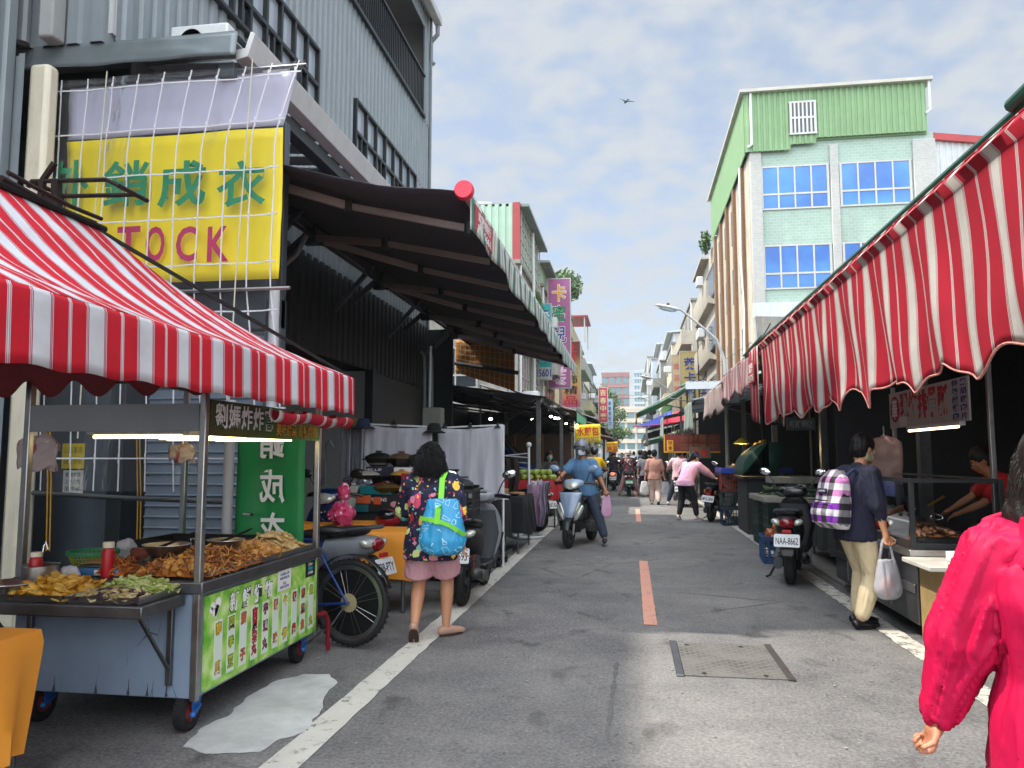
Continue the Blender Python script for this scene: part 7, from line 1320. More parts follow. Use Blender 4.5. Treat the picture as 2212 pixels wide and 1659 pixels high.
# ---------------- right side: awning, market hall, stalls ----------------
WX=1.75; WY0,WY1=2.6,10.9
aw=T('striped_awning','long red and white striped drop awning with a ragged hem along the right stalls','awning',(2.2,7,2.6))
def drape(u,v):
    y=WY0+u*(WY1-WY0); ph=(y-.3)/.83+.12*math.sin(y*1.7); hem=1.92+.17*(abs(math.sin(ph*PI))**.8-.6)*(.8+.3*math.sin(y*2.1))+.015*math.sin(y*19)+.02*mnoise.noise(V((y*3,0,0))); k=max(0,v-.07)/.93
    x=WX-.045*math.sin(min(1,v/.07)*PI)*1.+.028*k*math.sin(y*7.6+.9*math.sin(y*2.3)+k*1.6)+.016*k*math.sin(y*13+2*math.sin(y)+k*3)+.05*k+.03*k*mnoise.noise(V((y*1.3,k*2,0)))
    return V((x,y+.03*k*math.sin(y*7+k*4),2.98+(hem-2.98)*v))
m=MB(); m.grid(drape,220,22,WY1-WY0,1.05); m.o('drop_cloth',STRIPE2,aw,True,thick=.005,smooth=80)
m=MB(); P=[drape(i/220,1.)+V((0,0,-.004)) for i in range(221)]; m.tube(P,.007,6); m.o('hem_edge',pm('frayed_hem','#c98a80',.9,0,.4,40,.5,120),aw,True)
m=MB(); m.grid(lambda u,v:(WX+.01+v*1.9,WY0+u*(WY1-WY0),3.0+v*.5-.06*math.sin(PI*v)),20,6,WY1-WY0,1.9); m.o('roof_cloth',STRIPE2,aw,True,thick=.01)
m=MB(); m.tube([(WX+.05,WY0-.3,3.04),(WX+.05,WY1+.5,3.04)],.03,8); m.tube([(WX-.02,WY1-.4,3.03),(WX-.02,WY1+1.2,2.98)],.02,8); m.o('front_rail',pm('green_rail','#1d4a3a',.4,.1,.2,5),aw,True)
m=MB(); m.tube([(WX+.02,2.6,3.10),(WX+.02,3.75,3.07)],.035,10); m.o('roller',pm('green_rail','#1d4a3a'),aw,True)
m=MB(); m.grid(lambda u,v:(WX-.06+.02*math.sin(u*9)*v,10.6+u*.75,2.93-v*(1.06-.1*u)),12,10,.75,1.); tf=m.o('end_flap',STRIPE2,aw,True,thick=.005,smooth=80)
m=MB(); m.b2((WX-.1,10.72,2.45),(WX-.092,11.22,2.75)); lb=m.o('maker_label',pm('label_red','#b8323c',.6,0,.1),tf,True); sign(lb,'遮陽',(WX-.102,10.97,2.66),(0,-1,0),(0,0,1),.34,.13,WHITEINK,d=.001,off=.02,wd=True); sign(lb,'2557755',(WX-.102,10.97,2.52),(0,-1,0),(0,0,1),.4,.09,WHITEINK,d=.001,off=.02,wd=True)
def hangcloth(label,x,y0,y1,z0,z1,mat,sc=.05,per=.7,nm='drop_awning',lean_=.0):
    t=T(nm,label,'awning',(x,(y0+y1)/2,z0),0,'faded drop awnings on the right row'); m=MB()
    m.grid(lambda u,v:(x+.05*v*math.sin((y0+u*(y1-y0))*5)+.02*math.sin(u*40)*v+lean_*u,y0+u*(y1-y0),z1+(z0+sc*math.cos((y0+u*(y1-y0))*2*PI/per)-z1)*v+.05*math.sin(u*3)),int((y1-y0)*16),8,y1-y0,z1-z0); m.o('drop_cloth',mat,t,True,thick=.006,smooth=80)
    MB().tube([(x+.02,y0,z1+.02),(x+.02+lean_,y1,z1+.02)],.025,8).o('rail',STEELD,t,True); m=MB(); m.quad((x,y0,z1+.03),(x+2.2,y0,z1+.5),(x+2.2,y1,z1+.5),(x+lean_,y1,z1+.03)); m.o('roof_cloth',GREYP,t,True,thick=.02); return t
hangcloth('faded pinkish striped drop cloth just beyond the bright striped awning',1.75,11.6,15.2,2.42,2.93,STRIPE3); hangcloth('more faded grey pink drop cloth farther along the right row',1.74,15.3,18.8,2.3,2.84,pm('dirty_pink_cloth','#9d8c88',.85,0,.3,5)); hangcloth('narrow grey green drop cloth hanging at the front of the right row',1.45,19,21.5,2.05,2.75,GREYG,.03,.4); hangcloth('grey green drop cloth beyond the red beef sign',1.0,24.5,27,2.0,2.65,GREYG,.03,.4); hangcloth('pale grey drop cloth far along the right row',.75,36,40,1.9,2.7,pm('pale_grey_cloth','#a9b0ae',.85,0,.2,5),.03,.5)
lean('pale blue awning edge under the green hood on the right','R',19,26,1.5,2.8,4.2,3.4,pm('pale_blue_awning','#9fb9cc',.6,0,.15,3),None); lean('green topped awning with a tan underside reaching far over the street','R',27.2,31,.2,2.95,2.2,4.0,GA,TA,.3); t=T('street_canopy','blue cloth canopy sloping down over the street crowd on the right','canopy',(1,34,2.7)); PE=pm('pink_edge','#d0508a',.6,0,.1); m=MB(); m.grid(lambda u,v:(.1+1.7*u,33+2.2*v,2.70+.12*u+(.05+.62*u)*v-.05*math.sin(PI*u)),12,6); m.o('canopy_cloth',BLA,t,True,thick=.02); m=MB(); m.tube([(.1,32.98,2.69),(1.8,32.98,2.81)],.025,6); m.o('hem_edge',PE,t,True)
for x,y in((.25,33.1),(1.8,33.1),(1.8,35.1)): MB().tube([(x,y,0),(x,y,2.75)],.02,6).o('pole',WHITEP,t,True)
t=T('street_canopy','red cloth canopy sloping beside the blue one on the right','canopy',(2.2,34,2.8)); m=MB(); m.grid(lambda u,v:(1.25+1.2*u,32.6+2.2*v,2.74+.2*u+(.35+.3*u)*v),10,6); m.o('canopy_cloth',RA,t,True,thick=.02); MB().tube([(2.3,32.7,0),(2.3,32.7,2.9)],.02,6).o('pole',WHITEP,t,True); lean('red awning sheet right behind the blue one','R',36.2,39,.9,2.8,2.4,3.2,RA,None); lean('dark awning along the far part of the right row','R',40.5,58,.75,2.6,4.,3.6,BA,GREYG,.3); lean('green awning at the far end of the right row','R',60,95,1.2,2.6,4.2,3.4,GA,GREYG,.2)
t=T('white_sheet_roof','white ribbed sheet roof edge above the right row','roof',(3,29,4)); m=MB()
for i in range(14): x=1.9+i*.2; m.quad((x,26.6,3.95+i*.0),(x+.14,26.6,4.0),(x+.14,33,4.35),(x,33,4.3)); m.quad((x+.14,26.6,4.0),(x+.2,26.6,3.95),(x+.2,33,4.3),(x+.14,33,4.35))
m.o('ribbed_sheet',WSHEET,t,True,smooth=0,thick=.01); m=MB(); m.b2((1.85,26.5,3.7),(4.8,26.6,3.95)); m.o('fascia',WSHEET,t,True)
m=MB()
for y in(27,32.5): m.b2((2.0,y-.05,0),(2.1,y+.05,3.9))
m.o('post',STEELD,t,True)
# dark market hall
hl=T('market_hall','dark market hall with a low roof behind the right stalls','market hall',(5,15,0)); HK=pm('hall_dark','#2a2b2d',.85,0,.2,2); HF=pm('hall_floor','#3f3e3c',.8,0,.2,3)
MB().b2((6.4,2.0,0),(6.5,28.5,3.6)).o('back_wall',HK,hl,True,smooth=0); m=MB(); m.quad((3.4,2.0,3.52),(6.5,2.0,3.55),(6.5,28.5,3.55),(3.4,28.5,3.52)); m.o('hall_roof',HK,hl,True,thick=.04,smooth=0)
for y in(2.0,13.2,28.4): MB().b2((3.3 if y<20 else 2.4,y,0),(6.4,y+.08,3.5)).o('light_stop_wall',HK,hl,True,smooth=0)  # walls added across the hall to keep stray light out
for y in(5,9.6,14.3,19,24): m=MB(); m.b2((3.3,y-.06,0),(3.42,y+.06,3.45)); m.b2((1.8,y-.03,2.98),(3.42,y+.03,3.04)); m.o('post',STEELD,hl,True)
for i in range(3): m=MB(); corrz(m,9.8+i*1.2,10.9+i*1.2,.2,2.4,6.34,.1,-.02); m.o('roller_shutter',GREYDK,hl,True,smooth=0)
# fried rib cart on the right
rc=T('food_cart','stainless food cart with a glass case and a white sign board on the right','food cart',(2.55,7.85,0)); RX0,RX1,RY0,RY1=2.2,2.86,6.6,9.1
SSD=pm('brushed_steel_dark','#686a6c',.38,.85,.25,7,.1,40); MB().b2((RX0+.02,RY0+.02,.12),(RX1,RY1,.66)).o('cart_body',SSD,rc,True,bev=.008)
m=MB(); 
for y in(7.25,8.0,8.6): m.b2((RX0+.008,y-.012,.16),(RX0+.019,y+.012,.62))
m.b2((RX0+.006,RY0+.05,.36),(RX0+.018,RY1-.05,.43)); m.o('panel_trim',STEEL,rc,True,bev=.003)
MB().b2((RX0-.05,RY0-.05,.66),(RX1+.02,RY1+.05,.715)).o('counter',STEEL,rc,True,bev=.006)
m=MB(); e=.018
for x,y in((RX0,RY0),(RX1,RY0),(RX0,RY1),(RX1,RY1),(RX0,7.85)): m.b2((x-e,y-e,.716),(x+e,y+e,1.235))
for x in(RX0,RX1): m.b2((x-e,RY0-e,1.236),(x+e,RY1+e,1.27)); m.b2((x-e-.002,RY0+e,.717),(x+e+.002,RY1-e,.78))
for y in(RY0,RY1): m.b2((RX0+e,y-e,1.237),(RX1-e,y+e,1.269)); m.b2((RX0+e,y-e,.717),(RX1-e,y+e,.76))
m.o('case_frame',pm('case_frame','#3b3d40',.35,.6,.2,9),rc,True,bev=.003)
m=MB(); m.quad((RX0,RY0,.78),(RX0,RY1,.78),(RX0,RY1,1.236),(RX0,RY0,1.236)); m.quad((RX0,RY0,.76),(RX1,RY0,.76),(RX1,RY0,1.237),(RX0,RY0,1.237)); m.quad((RX0,RY0,1.262),(RX1,RY0,1.262),(RX1,RY1,1.262),(RX0,RY1,1.262)); m.o('case_glass',CGLASS,rc,True,smooth=0)
MB().b2((RX0+.06,RY0+.04,.72),(RX1-.02,RY0+.5,.80)).o('tray_drawer',IRON,rc,True,bev=.006); m=MB(); c=at(2022,1117,Y=RY0+.03); m.tube([c+V((.045*math.cos(a),-.015,.022*math.sin(a))) for a in [2*PI*i/16 for i in range(17)]],.006,6); m.o('drawer_handle',CHROME,rc,True)
for y in(RY0+.1,RY1-.1): MB().b2((RX1-.02,y-.02,.72),(RX1+.02,y+.02,2.2)).o('post',STEEL,rc,True,bev=.005)
sb=MB().b2((RX1-.035,7.0,1.75),(RX1-.02,9.02,2.13)).o('sign_board',pm('board_white','#b9bab5',.5,0,.05,4),rc,True); sx=RX1-.036; rv=(0,-1,0)
m=MB(); m.lathe([(.001,0),(.14,0),(.14,-.003),(.001,-.003)],(sx,8.84,1.95),28,'X'); m.o('red_disc',REDINK,sb,True); sign(sb,'華',(sx-.005,8.84,1.95),rv,(0,0,1),.15,.2,WHITEINK,off=.03,d=.001,wd=True)
for i,ch in enumerate('現炸排骨酥'): sign(sb,ch,(sx,8.56-i*.255,1.96),rv,(0,0,1),.22,.26,REDINK,off=.045,d=.001,wd=True)
for k,w in enumerate(('特製鹹豬肉','黑胡椒肉片')):
    for j,ch in enumerate(w): sign(sb,ch,(sx,7.27-k*.17,2.085-j*.072),rv,(0,0,1),.12,.06,BLUEINK,off=.03,d=.001,wd=True)
MB().b2((sx-.004,8.5,1.76),(sx,8.7,1.86)).o('price_card',PAPER,sb,True)
f=MB().b2((RX1-.06,7.15,1.715),(RX1-.01,8.45,1.748)).o('lamp_housing',WHITEP,rc,True); MB().tube([(RX1-.05,7.2,1.705),(RX1-.05,8.4,1.705)],.012,8).o('tube',pm('warm_tube',(1.,.78,.5),.5,0,0,emit=4.),f,True)
for y in(6.8,8.9):
    for x in(2.35,2.75): MB().lathe([(.001,-.02),(.06,-.02),(.06,.02),(.001,.02)],(x,y,.06),14,'X').o('caster',RUBBER,rc,True)
food_pile('fried_ribs','brown fried rib pieces heaped inside the glass case','fried ribs',(2.45,7.1,.80),.18,.4,.06,170,'nug',[fry('rib_brown','#6b3f1c'),fry('rib_dark','#45260f')],12)
pc=T('price_tag','white price tag with red figures behind the case glass','price tag',tuple(at(1968,1108,Y=6.95))); MB().box((0,0,0),(.01,.11,.09),(0,.3,0)).o('tag_card',PAPER,pc); m=MB()
for i in range(3):
    for j in range(2): m.box((-.008,-.035+.035*i,.02-.04*j),(.004,.022,.028),(0,.3,0))
m.o('tag_figures',REDINK,pc,smooth=0)
m=MB(); c=at(2020,1085,Y=7.0); m.bar(c+V((-.06,0,-.03)),c+V((.09,.05,.05)),.012); m.bar(c+V((-.05,.03,-.035)),c+V((.1,.07,.045)),.012); tag(m.o('serving_tongs',pm('brass_tongs','#a8753a',.35,.6,.1)),'brass coloured tongs lying in the glass case','tongs')
b=T('sauce_jar','squat clear jar with a label inside the glass case','jar',(2.5,8.3,.72)); MB().lathe([(.001,0),(.1,0),(.12,.1),(.1,.3),(.05,.38),(.001,.38)],n=20).o('jar_body',pm('jar_white','#8c8a80',.3,0,.2,9),b); MB().b2((-.1,-.125,.12),(.06,-.115,.24)).o('jar_label',PAPER,b)
m=MB(); m.grid(lambda u,v:(RX0+.03,8.0+u*1.0,1.23-v*.2+.02*math.sin(u*9)),12,4); tag(m.o('red_cloth_strip',RA,thick=.004),'red cloth strip hung inside the far end of the glass case','cloth')
bagbundle('bundle of pinkish plastic bags hanging on the right food cart post',(2.6,8.5,1.66),.3,.42,0,7,BAGP)
# white topped side table, styrofoam tray
t=T('side_table','white topped side table with a plywood side at the end of the right food cart','table',(2.55,6.25,0)); MB().b2((2.08,5.95,.63),(3.1,6.52,.665)).o('table_top',pm('laminate_white','#c9c5ba',.5,0,.1,5,dirt=.3),t,True,bev=.006); MB().b2((2.2,6.0,.06),(2.23,6.5,.63)).o('side_panel',pm('plywood','#a38a58',.7,0,.2,6),t,True); MB().b2((2.23,6.47,.06),(3.1,6.5,.63)).o('back_panel',pm('plywood','#a38a58'),t,True); MB().b2((3.05,6.0,0),(3.1,6.46,.63)).o('leg',WOOD,t,True); MB().b2((2.16,6.02,0),(2.34,6.12,.058)).o('foot_brick',pm('brick_red','#9a4a32',.8,0,.2,9),t,True)
t=T('foam_tray','white styrofoam tray on the white topped side table','tray',(2.6,6.2,.667)); m=MB(); m.b2((-.25,-.15,0),(.25,.15,.02)); 
for s in(-1,1): m.b2((-.25,s*.15-.012,.0),(.25,s*.15+.012,.07)); m.b2((s*.25-.012,-.138,0),(s*.25+.012,.138,.07))
m.o('tray_body',pm('foam_white','#d5d6d8',.8,0,.05,9),t,rz=.15,bev=.006)
# vegetables, crates
DG=DKGREENP; gs='stacked plastic crates on the right side'
crate('dark green plastic crate, upper one under the vegetable board by the road',(2.35,12.85,.36),.5,.42,.36,DG,0,gs); crate('dark green plastic crate, lower one under the vegetable board by the road',(2.35,12.85,0.),.5,.42,.36,DG,0,gs); crate('dark green crate, upper one of the stack farther from the camera',(2.3,13.55,.36),.5,.42,.36,DG,.03,gs); crate('dark green crate, lower one of the stack farther from the camera',(2.3,13.55,0),.5,.42,.36,DG,.03,gs)
t=T('vegetable_board','pale foam board on crates carrying vegetables','board',(2.5,13.2,.725)); m=MB(); m.prism([(2.02,12.6,.725),(2.0,13.9,.725),(3.2,13.9,.725),(3.2,12.5,.725),(2.25,12.5,.725)],(0,0,.09)); m.o('board_slab',pm('foam_grey','#8f8c84',.8,0,.2,5),t,True,bev=.01)
food_pile('bitter_gourds','dark green knobbly gourds heaped on the pale board','gourds',(2.6,12.8,.82),.3,.25,.13,70,'nug',[pm('gourd_green','#1f3a1c',.5,0,.3,25,.5,60),pm('gourd_dark','#16281a',.5,0,.3,25)],15,2.6); food_pile('cucumbers','long green cucumbers lying behind the gourds','cucumbers',(2.5,13.4,.82),.35,.2,.06,26,'fish',[pm('cucumber','#3f5a2c',.4,0,.3,12)],16,3.)
MB().b2((2.3,13.5,.99),(3.1,14.0,1.1)).o('styrofoam_slab',pm('foam_grey','#8f8c84'),bev=.01); tag(bpy.context.scene.objects[-1],'white foam lid standing above the vegetables on the right','foam lid'); MB().b2((2.6,13.6,.82),(2.9,13.9,.985)).o('foam_block',pm('foam_grey','#8f8c84')); tag(bpy.context.scene.objects[-1],'foam block under the white foam lid','foam block')
oc=crate('blue plastic crate full of onions in front of the green crates',(1.98,11.25,0),.42,.55,.36,pm('crate_blue','#16406e',.5,0,.2,9),R(-4)); ON=pm('onion_skin','#b5683c',.35,0,.3,14,coat=.2); first=None; rg=random.Random(8)
for i in range(11):
    c=(1.98+rg.uniform(-.14,.14),11.25+rg.uniform(-.2,.2),.33+.07*(i%3)); s=rg.uniform(.85,1.15)
    if first is None: m=MB(); m.lathe([(.001,-.05),(.03,-.047),(.055,-.01),(.05,.025),(.02,.048),(.006,.07),(.001,.072)],n=14); first=m.o('onion',ON,loc=c); tag(first,'brown onion lying in the blue plastic crate','onion','onions in the blue crate')
    else: o=first.copy(); COL.objects.link(o); o.location=c; o.rotation_euler=(rg.uniform(-.8,.8),rg.uniform(-.8,.8),rg.random()*6); o.scale=(s,s,s)
for k,(mt,lb) in enumerate(((pm('crate_navy','#122a4a',.5,0,.2,9),'navy plastic crate at the bottom of the lamp stall stack'),(DG,'dark green plastic crate in the middle of the lamp stall stack'),(pm('crate_red','#8c2c22',.5,0,.2,9),'brown red plastic crate at the top of the lamp stall stack'))): crate(lb,(2.12,17.0,.36*k),.5,.45,.36,mt,0,gs,nb=9)
t=T('stall_counter','stall counter with a blue front edge and foods under a hanging yellow lamp','stall counter',(3.0,17.2,0)); MB().b2((1.9,16.75,1.085),(3.3,17.9,1.14)).o('counter_top',GREYP,t,True); MB().b2((1.85,16.7,1.085),(1.9,17.9,1.2)).b2((1.85,16.66,1.085),(3.3,16.7,1.2)).o('blue_edge',BLUEP,t,True,bev=.01)
for x in(2.35,3.2): MB().b2((x,17.5,0),(x+.06,17.56,1.08)).o('leg',STEELD,t,True)
food_pile('packed_food','small pale food packs on the counter under the yellow lamp','food packs',(2.4,17.15,1.15),.4,.3,.12,60,'nug',[pm('pack_pale','#a59a88',.4,0,.3,12),pm('pack_brown','#7a5a3c',.4,0,.3,12)],17,2.); food_pile('hanging_bananas','yellow bananas hanging under the lamp','bananas',(2.85,17.5,1.45),.22,.2,.3,45,'fish',[pm('banana','#b98a22',.5,0,.25,9)],18,2.4)
t=T('pendant_lamp','yellow shaded lamp hanging over the food counter at right','lamp',(2.36,17.3,1.72)); MB().lathe([(.02,.12),(.05,.1),(.17,.0),(.165,-.005)],n=22).o('lamp_shade',YEL,t,thick=.004); MB().ell((0,0,.02),(.1,.1,.03),14,8).o('bulb',pm('yellow_bulb2',(1.,.78,.16),.5,0,0,emit=5.),t); MB().tube([(0,0,.12),(0,0,1.2)],.006,5).o('cable',BLKINK,t)
pl=bpy.data.objects.new('lamp_light',bpy.data.lights.new('lamp_light','POINT')); COL.objects.link(pl); pl.parent=t; pl.location=(0,0,-.08); pl.data.energy=14; pl.data.color=(1,.75,.35); pl.data.shadow_soft_size=.1
for i,(x,z,mt) in enumerate(((2.0,1.2,BAM),(2.2,1.2,BAM))): m=MB(); m.lathe([(.1,0),(.12,.28),(.11,.28),(.09,.01)],(0,0,0),20); m.lathe([(.001,0),(.1,0)],n=20); tag(m.o('straw_basket',mt,loc=(x+.45,16.95+.3*i,1.142)),['straw basket at the road side of the lamp counter','straw basket deeper on the lamp counter'][i],'basket')
# dark green hood and stall behind the scooter
t=T('green_hood','dark green sloping hood on a stall behind the parked right scooter','hood',(3,15,1)); GH=pm('hood_green','#1c4a3a',.6,0,.12,3); a=at(1605,1028,Y=15.); b_=at(1660,955,Y=15.); m=MB(); m.grid(lambda u,v:(a.x+(b_.x-a.x)*v-.12*math.sin(PI*v),15.-.0+u*1.3,a.z+(b_.z-a.z)*(v**.8)),6,10); m.quad((a.x,15.,a.z),(b_.x,15.,a.z),(b_.x,15.,b_.z),(b_.x-.0,15.,b_.z)); m.poly([(a.x+(b_.x-a.x)*v/8-.12*math.sin(PI*v/8),15.,a.z+(b_.z-a.z)*((v/8)**.8)) for v in range(9)]+[(b_.x+.3,15.,b_.z),(b_.x+.15,15.,a.z)]); m.o('hood_sheet',GH,t,True,thick=.01); MB().b2((a.x+.05,14.9,.0),(a.x+1.2,16.2,a.z-.06)).o('stall_box',HK,t,True,bev=.01); MB().b2((a.x-.02,14.8,a.z-.055),(a.x+1.3,16.3,a.z-.01)).o('ledge',IRON,t,True)
# red beef sign
def board(label,px0,px1,py0,py1,Y,mat,rows,edge=None):
    a=at(px0,py1,Y=Y); b_=at(px1,py0,Y=Y); t=T('stall_sign',label,'sign',((a.x+b_.x)/2,Y,a.z)); MB().b2((a.x,Y,a.z),(b_.x,Y+.05,b_.z)).o('sign_board',mat,t,True)
    if edge: m=MB(); e=.035; m.b2((a.x,Y-.006,a.z),(b_.x,Y-.001,a.z+e)); m.b2((a.x,Y-.006,a.z+e),(a.x+e,Y-.001,b_.z)); m.o('sign_edge',edge,t,True)
    for s,u0,u1,v0,v1,ink,vert in rows:
        w,h=(b_.x-a.x)*(u1-u0),(b_.z-a.z)*(v1-v0); sign(t,s,(a.x+(b_.x-a.x)*(u0+u1)/2,Y-.008,a.z+(b_.z-a.z)*(v0+v1)/2),(1,0,0),(0,0,1),w,h,ink,off=.02,d=.003,wd=True,vert=vert)
    m=MB(); m.tube([(a.x+.1,Y+.02,b_.z),(a.x+.1,Y+.02,b_.z+.6)],.01,5); m.tube([(b_.x-.1,Y+.02,b_.z),(b_.x-.1,Y+.02,b_.z+.6)],.01,5); m.o('hanger',IRON,t,True); return t
t=board('dark red hanging sign with gold characters and a yellow panel on the right row',1434,1555,938,978,21.6,pm('sign_dark_red','#7a1a1c',.5,0,.1,3),[('台南善化',.3,.95,.6,.95,pm('dim_gold_ink','#7d4f30',.6,0,0),False),('溫體黃牛',.28,.95,.12,.5,pm('dim_gold_ink','#7d4f30'),False)],GOLDINK)
a=at(1441,975,Y=21.58); b_=at(1454,951,Y=21.58); m=MB().b2((a.x,21.575,a.z),(b_.x,21.59,b_.z)).o('yellow_panel',YEL,t,True); sign(t,'現宰',((a.x+b_.x)/2,21.572,(a.z+b_.z)/2),(1,0,0),(0,0,1),.12,.28,REDINK,off=.02,d=.002,wd=True,vert=True)
board('low dark sign with two red characters under the beef sign',1490,1535,965,990,20.5,pm('sign_brown','#54604e',.6,0,.2,5),[('非基',.12,.9,.15,.85,REDINK,False)])
for i,(Y,px,py) in enumerate(((16,1666,905),(13,1700,915))): board(['dim dark stall sign hanging in the market hall beyond the green hood','dim dark stall sign nearer the right food cart'][i],px,px+60,py-12,py+14,Y,pm('sign_dim','#2c3236',.6,0,.2,5),[('麻豆文旦' if i==0 else '新鮮現做',.1,.9,.2,.8,pm('dim_ink','#6a6f6c',.6,0,0),False)])
# cabbages and clutter in the shade
for i,(x,y,z) in enumerate(((2.75,10.6,.86),(2.95,10.75,.86),(2.85,10.65,1.02),(2.9,10.4,.86))): crumple('cabbage',['pale cabbage at the road side of the shaded table','pale cabbage beside the wall post','pale cabbage on top of the others','pale cabbage nearest the right food cart'][i],'cabbage',(x,y,z),(.11,.11,.1),pm('cabbage','#7f9a62',.5,0,.3,9),40+i)
cover_table('covered_table','shaded table of vegetables behind the right food cart',2.55,3.3,9.5,12.0,.76,.2,pm('dull_cloth','#3a3d3c',.85,0,.2,6),seed=3)
# megaphone on the far pole
t=T('loudspeaker','dark horn loudspeaker on the house front in the right row','loudspeaker',tuple(at(1409,888,Y=40))); MB().lathe([(.03,-.25),(.06,-.1),(.22,.0),(.2,.0)],(0,0,0),18,'Y').o('horn',GREYP,t); MB().tube([(0,-.2,0),(0,-.2,-1.),(1.2,-.2,-1.2)],.03,6).o('mount',STEELD,t)
# ---------------- figures ----------------
def cl(n,c,**k): return pm(n,c,.85,0,.14,7,.25,130,**k)
def floral(name,base,cols,sc_=13.,cut=.36):
    t=NT(name); P=t.tc(); w=t.n('TexNoise',{'Vector':P,'Scale':22.,'Detail':2.}).outputs['Color']; mv=t.n('VectorMath',{0:w,1:(.5,.5,.5)},operation='SUBTRACT').outputs[0]; mv=t.n('VectorMath',{0:mv,'Scale':.05},operation='SCALE').outputs[0]; Q=t.n('VectorMath',{0:P,1:mv}).outputs[0]
    v=t.n('TexVoronoi',{'Vector':Q,'Scale':sc_}); s=t.n('SeparateColor',{'Color':v.outputs['Color']}).outputs[0]; n=len(cols)
    col=t.ramp(s,[(i/n,c) for i,c in enumerate(cols)],'CONSTANT'); v2=t.n('TexVoronoi',{'Vector':Q,'Scale':sc_*2.7}); s2=t.n('SeparateColor',{'Color':v2.outputs['Color']}).outputs[1]; c2=t.ramp(s2,[(i/n,c) for i,c in enumerate(cols[::-1])],'CONSTANT')
    ctr=t.math('LESS_THAN',v.outputs['Distance'],.13); a=t.mix(t.math('MULTIPLY',t.math('LESS_THAN',v2.outputs['Distance'],.3),t.math('GREATER_THAN',s2,.5)),base,c2); b=t.mix(t.math('LESS_THAN',v.outputs['Distance'],cut),a,col); c=t.mix(ctr,b,cols[1])
    t.fin(c,.8); t.bump(t.noise(P,130.,2),.2,.003); return t.m
DEN=cl('denim','#2c3646'); NAVY=cl('navy_cotton','#191c33'); BLACKC=cl('black_cotton','#141416'); BEIGE_T=cl('cream_trousers','#dcc9a2'); PINKS=cl('pink_shorts','#cf9aa2'); BLUET=cl('blue_tee','#4f7598'); YELT=cl('yellow_polo','#e6b808'); TAN=cl('dusty_rose_tee','#a3786a'); TANP=cl('pale_pink_trousers','#cbb2a6'); MASKM=pm('mask_white','#c9d4dc',.8,0,.05,9); MASKG=pm('mask_teal','#5fb3b8',.8,0,.05,9); MASKP=pm('mask_pink','#d8b8c6',.8,0,.05,9); MASKY=pm('mask_pale_green','#b9b98c',.8,0,.05,9)
SHB=pm('beige_shoe','#b08c76',.5,0,.1,9); SHK=pm('black_shoe','#131314',.35,0,.1,9); SHW=pm('white_shoe','#b5b2ac',.6,0,.12,12); SOLEB=pm('brown_sole','#3b2620',.8,0,.2,12); SOLEW=pm('white_sole','#c9c7c2',.7,0,.1)
# woman in the floral shirt
FL=floral('floral_shirt','#141733',['#d64a6a','#f2c34a','#c8262e','#7fb7b0','#e58a3c','#d88aa0','#2c2350','#c9d48a'],11.,.40)
w1,d=person('person in a floral shirt and pink shorts walking away beside the left food cart',(-1.61,6.12,0),R(4),1.54,pel=(0,0,.80),neck=(.0,.03),ank=((-.10,-.13,.115),(.11,.12,.075)),foot=((-.15,1),(.75,.7)),pitchf=(-.95,0),wr=((-.10,.22,.87),(.27,-.02,.68)),epole=((-1,-.35,-.4),(.4,-1,-.2)),thumb=((0,0,1),(0,1,0)),curl=(.8,.5),top=(FL,.47,.17,.035),bot=(PINKS,.40,.03),shoes=SHB,sole=SOLEB,hair=('bob',HAIR),head=(-.01,.03,-.015),tilt=-.1,fat=1.08,vox=.009,folds=(.008,8.,.5))
s_=d['s']
def roots(rg):
    a=rg.uniform(0,2*PI); t=rg.uniform(0,1.9); n=V((math.sin(t)*math.cos(a),math.sin(t)*math.sin(a)-.35,math.cos(t))); return d['hp'](n.x*.095,n.y*.095-.03,n.z*.1+.03),V((n.x,n.y,n.z*.3))
strands(w1,'hair_locks',HAIR,roots,1100,.25,3,.0022,.03)
TB_=NT('blue_print_bag'); P=TB_.tc(); v=TB_.n('TexVoronoi',{'Vector':P,'Scale':17.}); e=TB_.n('TexVoronoi',{'Vector':P,'Scale':17.},feature='DISTANCE_TO_EDGE').outputs['Distance']; wv=TB_.n('TexBrick',{'Vector':P,'Scale':30.,'Color1':(1,1,1,1),'Color2':(0,0,0,1),'Mortar':(0,0,0,1),'Mortar Size':.2}).outputs['Color']; k=TB_.math('GREATER_THAN',TB_.n('SeparateColor',{'Color':v.outputs['Color']}).outputs[0],.45)
rg_=TB_.math('MULTIPLY',TB_.math('LESS_THAN',TB_.math('ABSOLUTE',TB_.math('SUBTRACT',e,.16)),.03),k); TB_.fin(TB_.mix(TB_.math('MULTIPLY',TB_.math('ADD',rg_,TB_.math('MULTIPLY',TB_.math('MULTIPLY',wv,k),TB_.math('GREATER_THAN',e,.24)),True),.75),'#2f94c4','#bfe0ec'),.45); TB_=TB_.m; LIME=pm('lime_strap','#7fd83c',.6,0,.06,20)
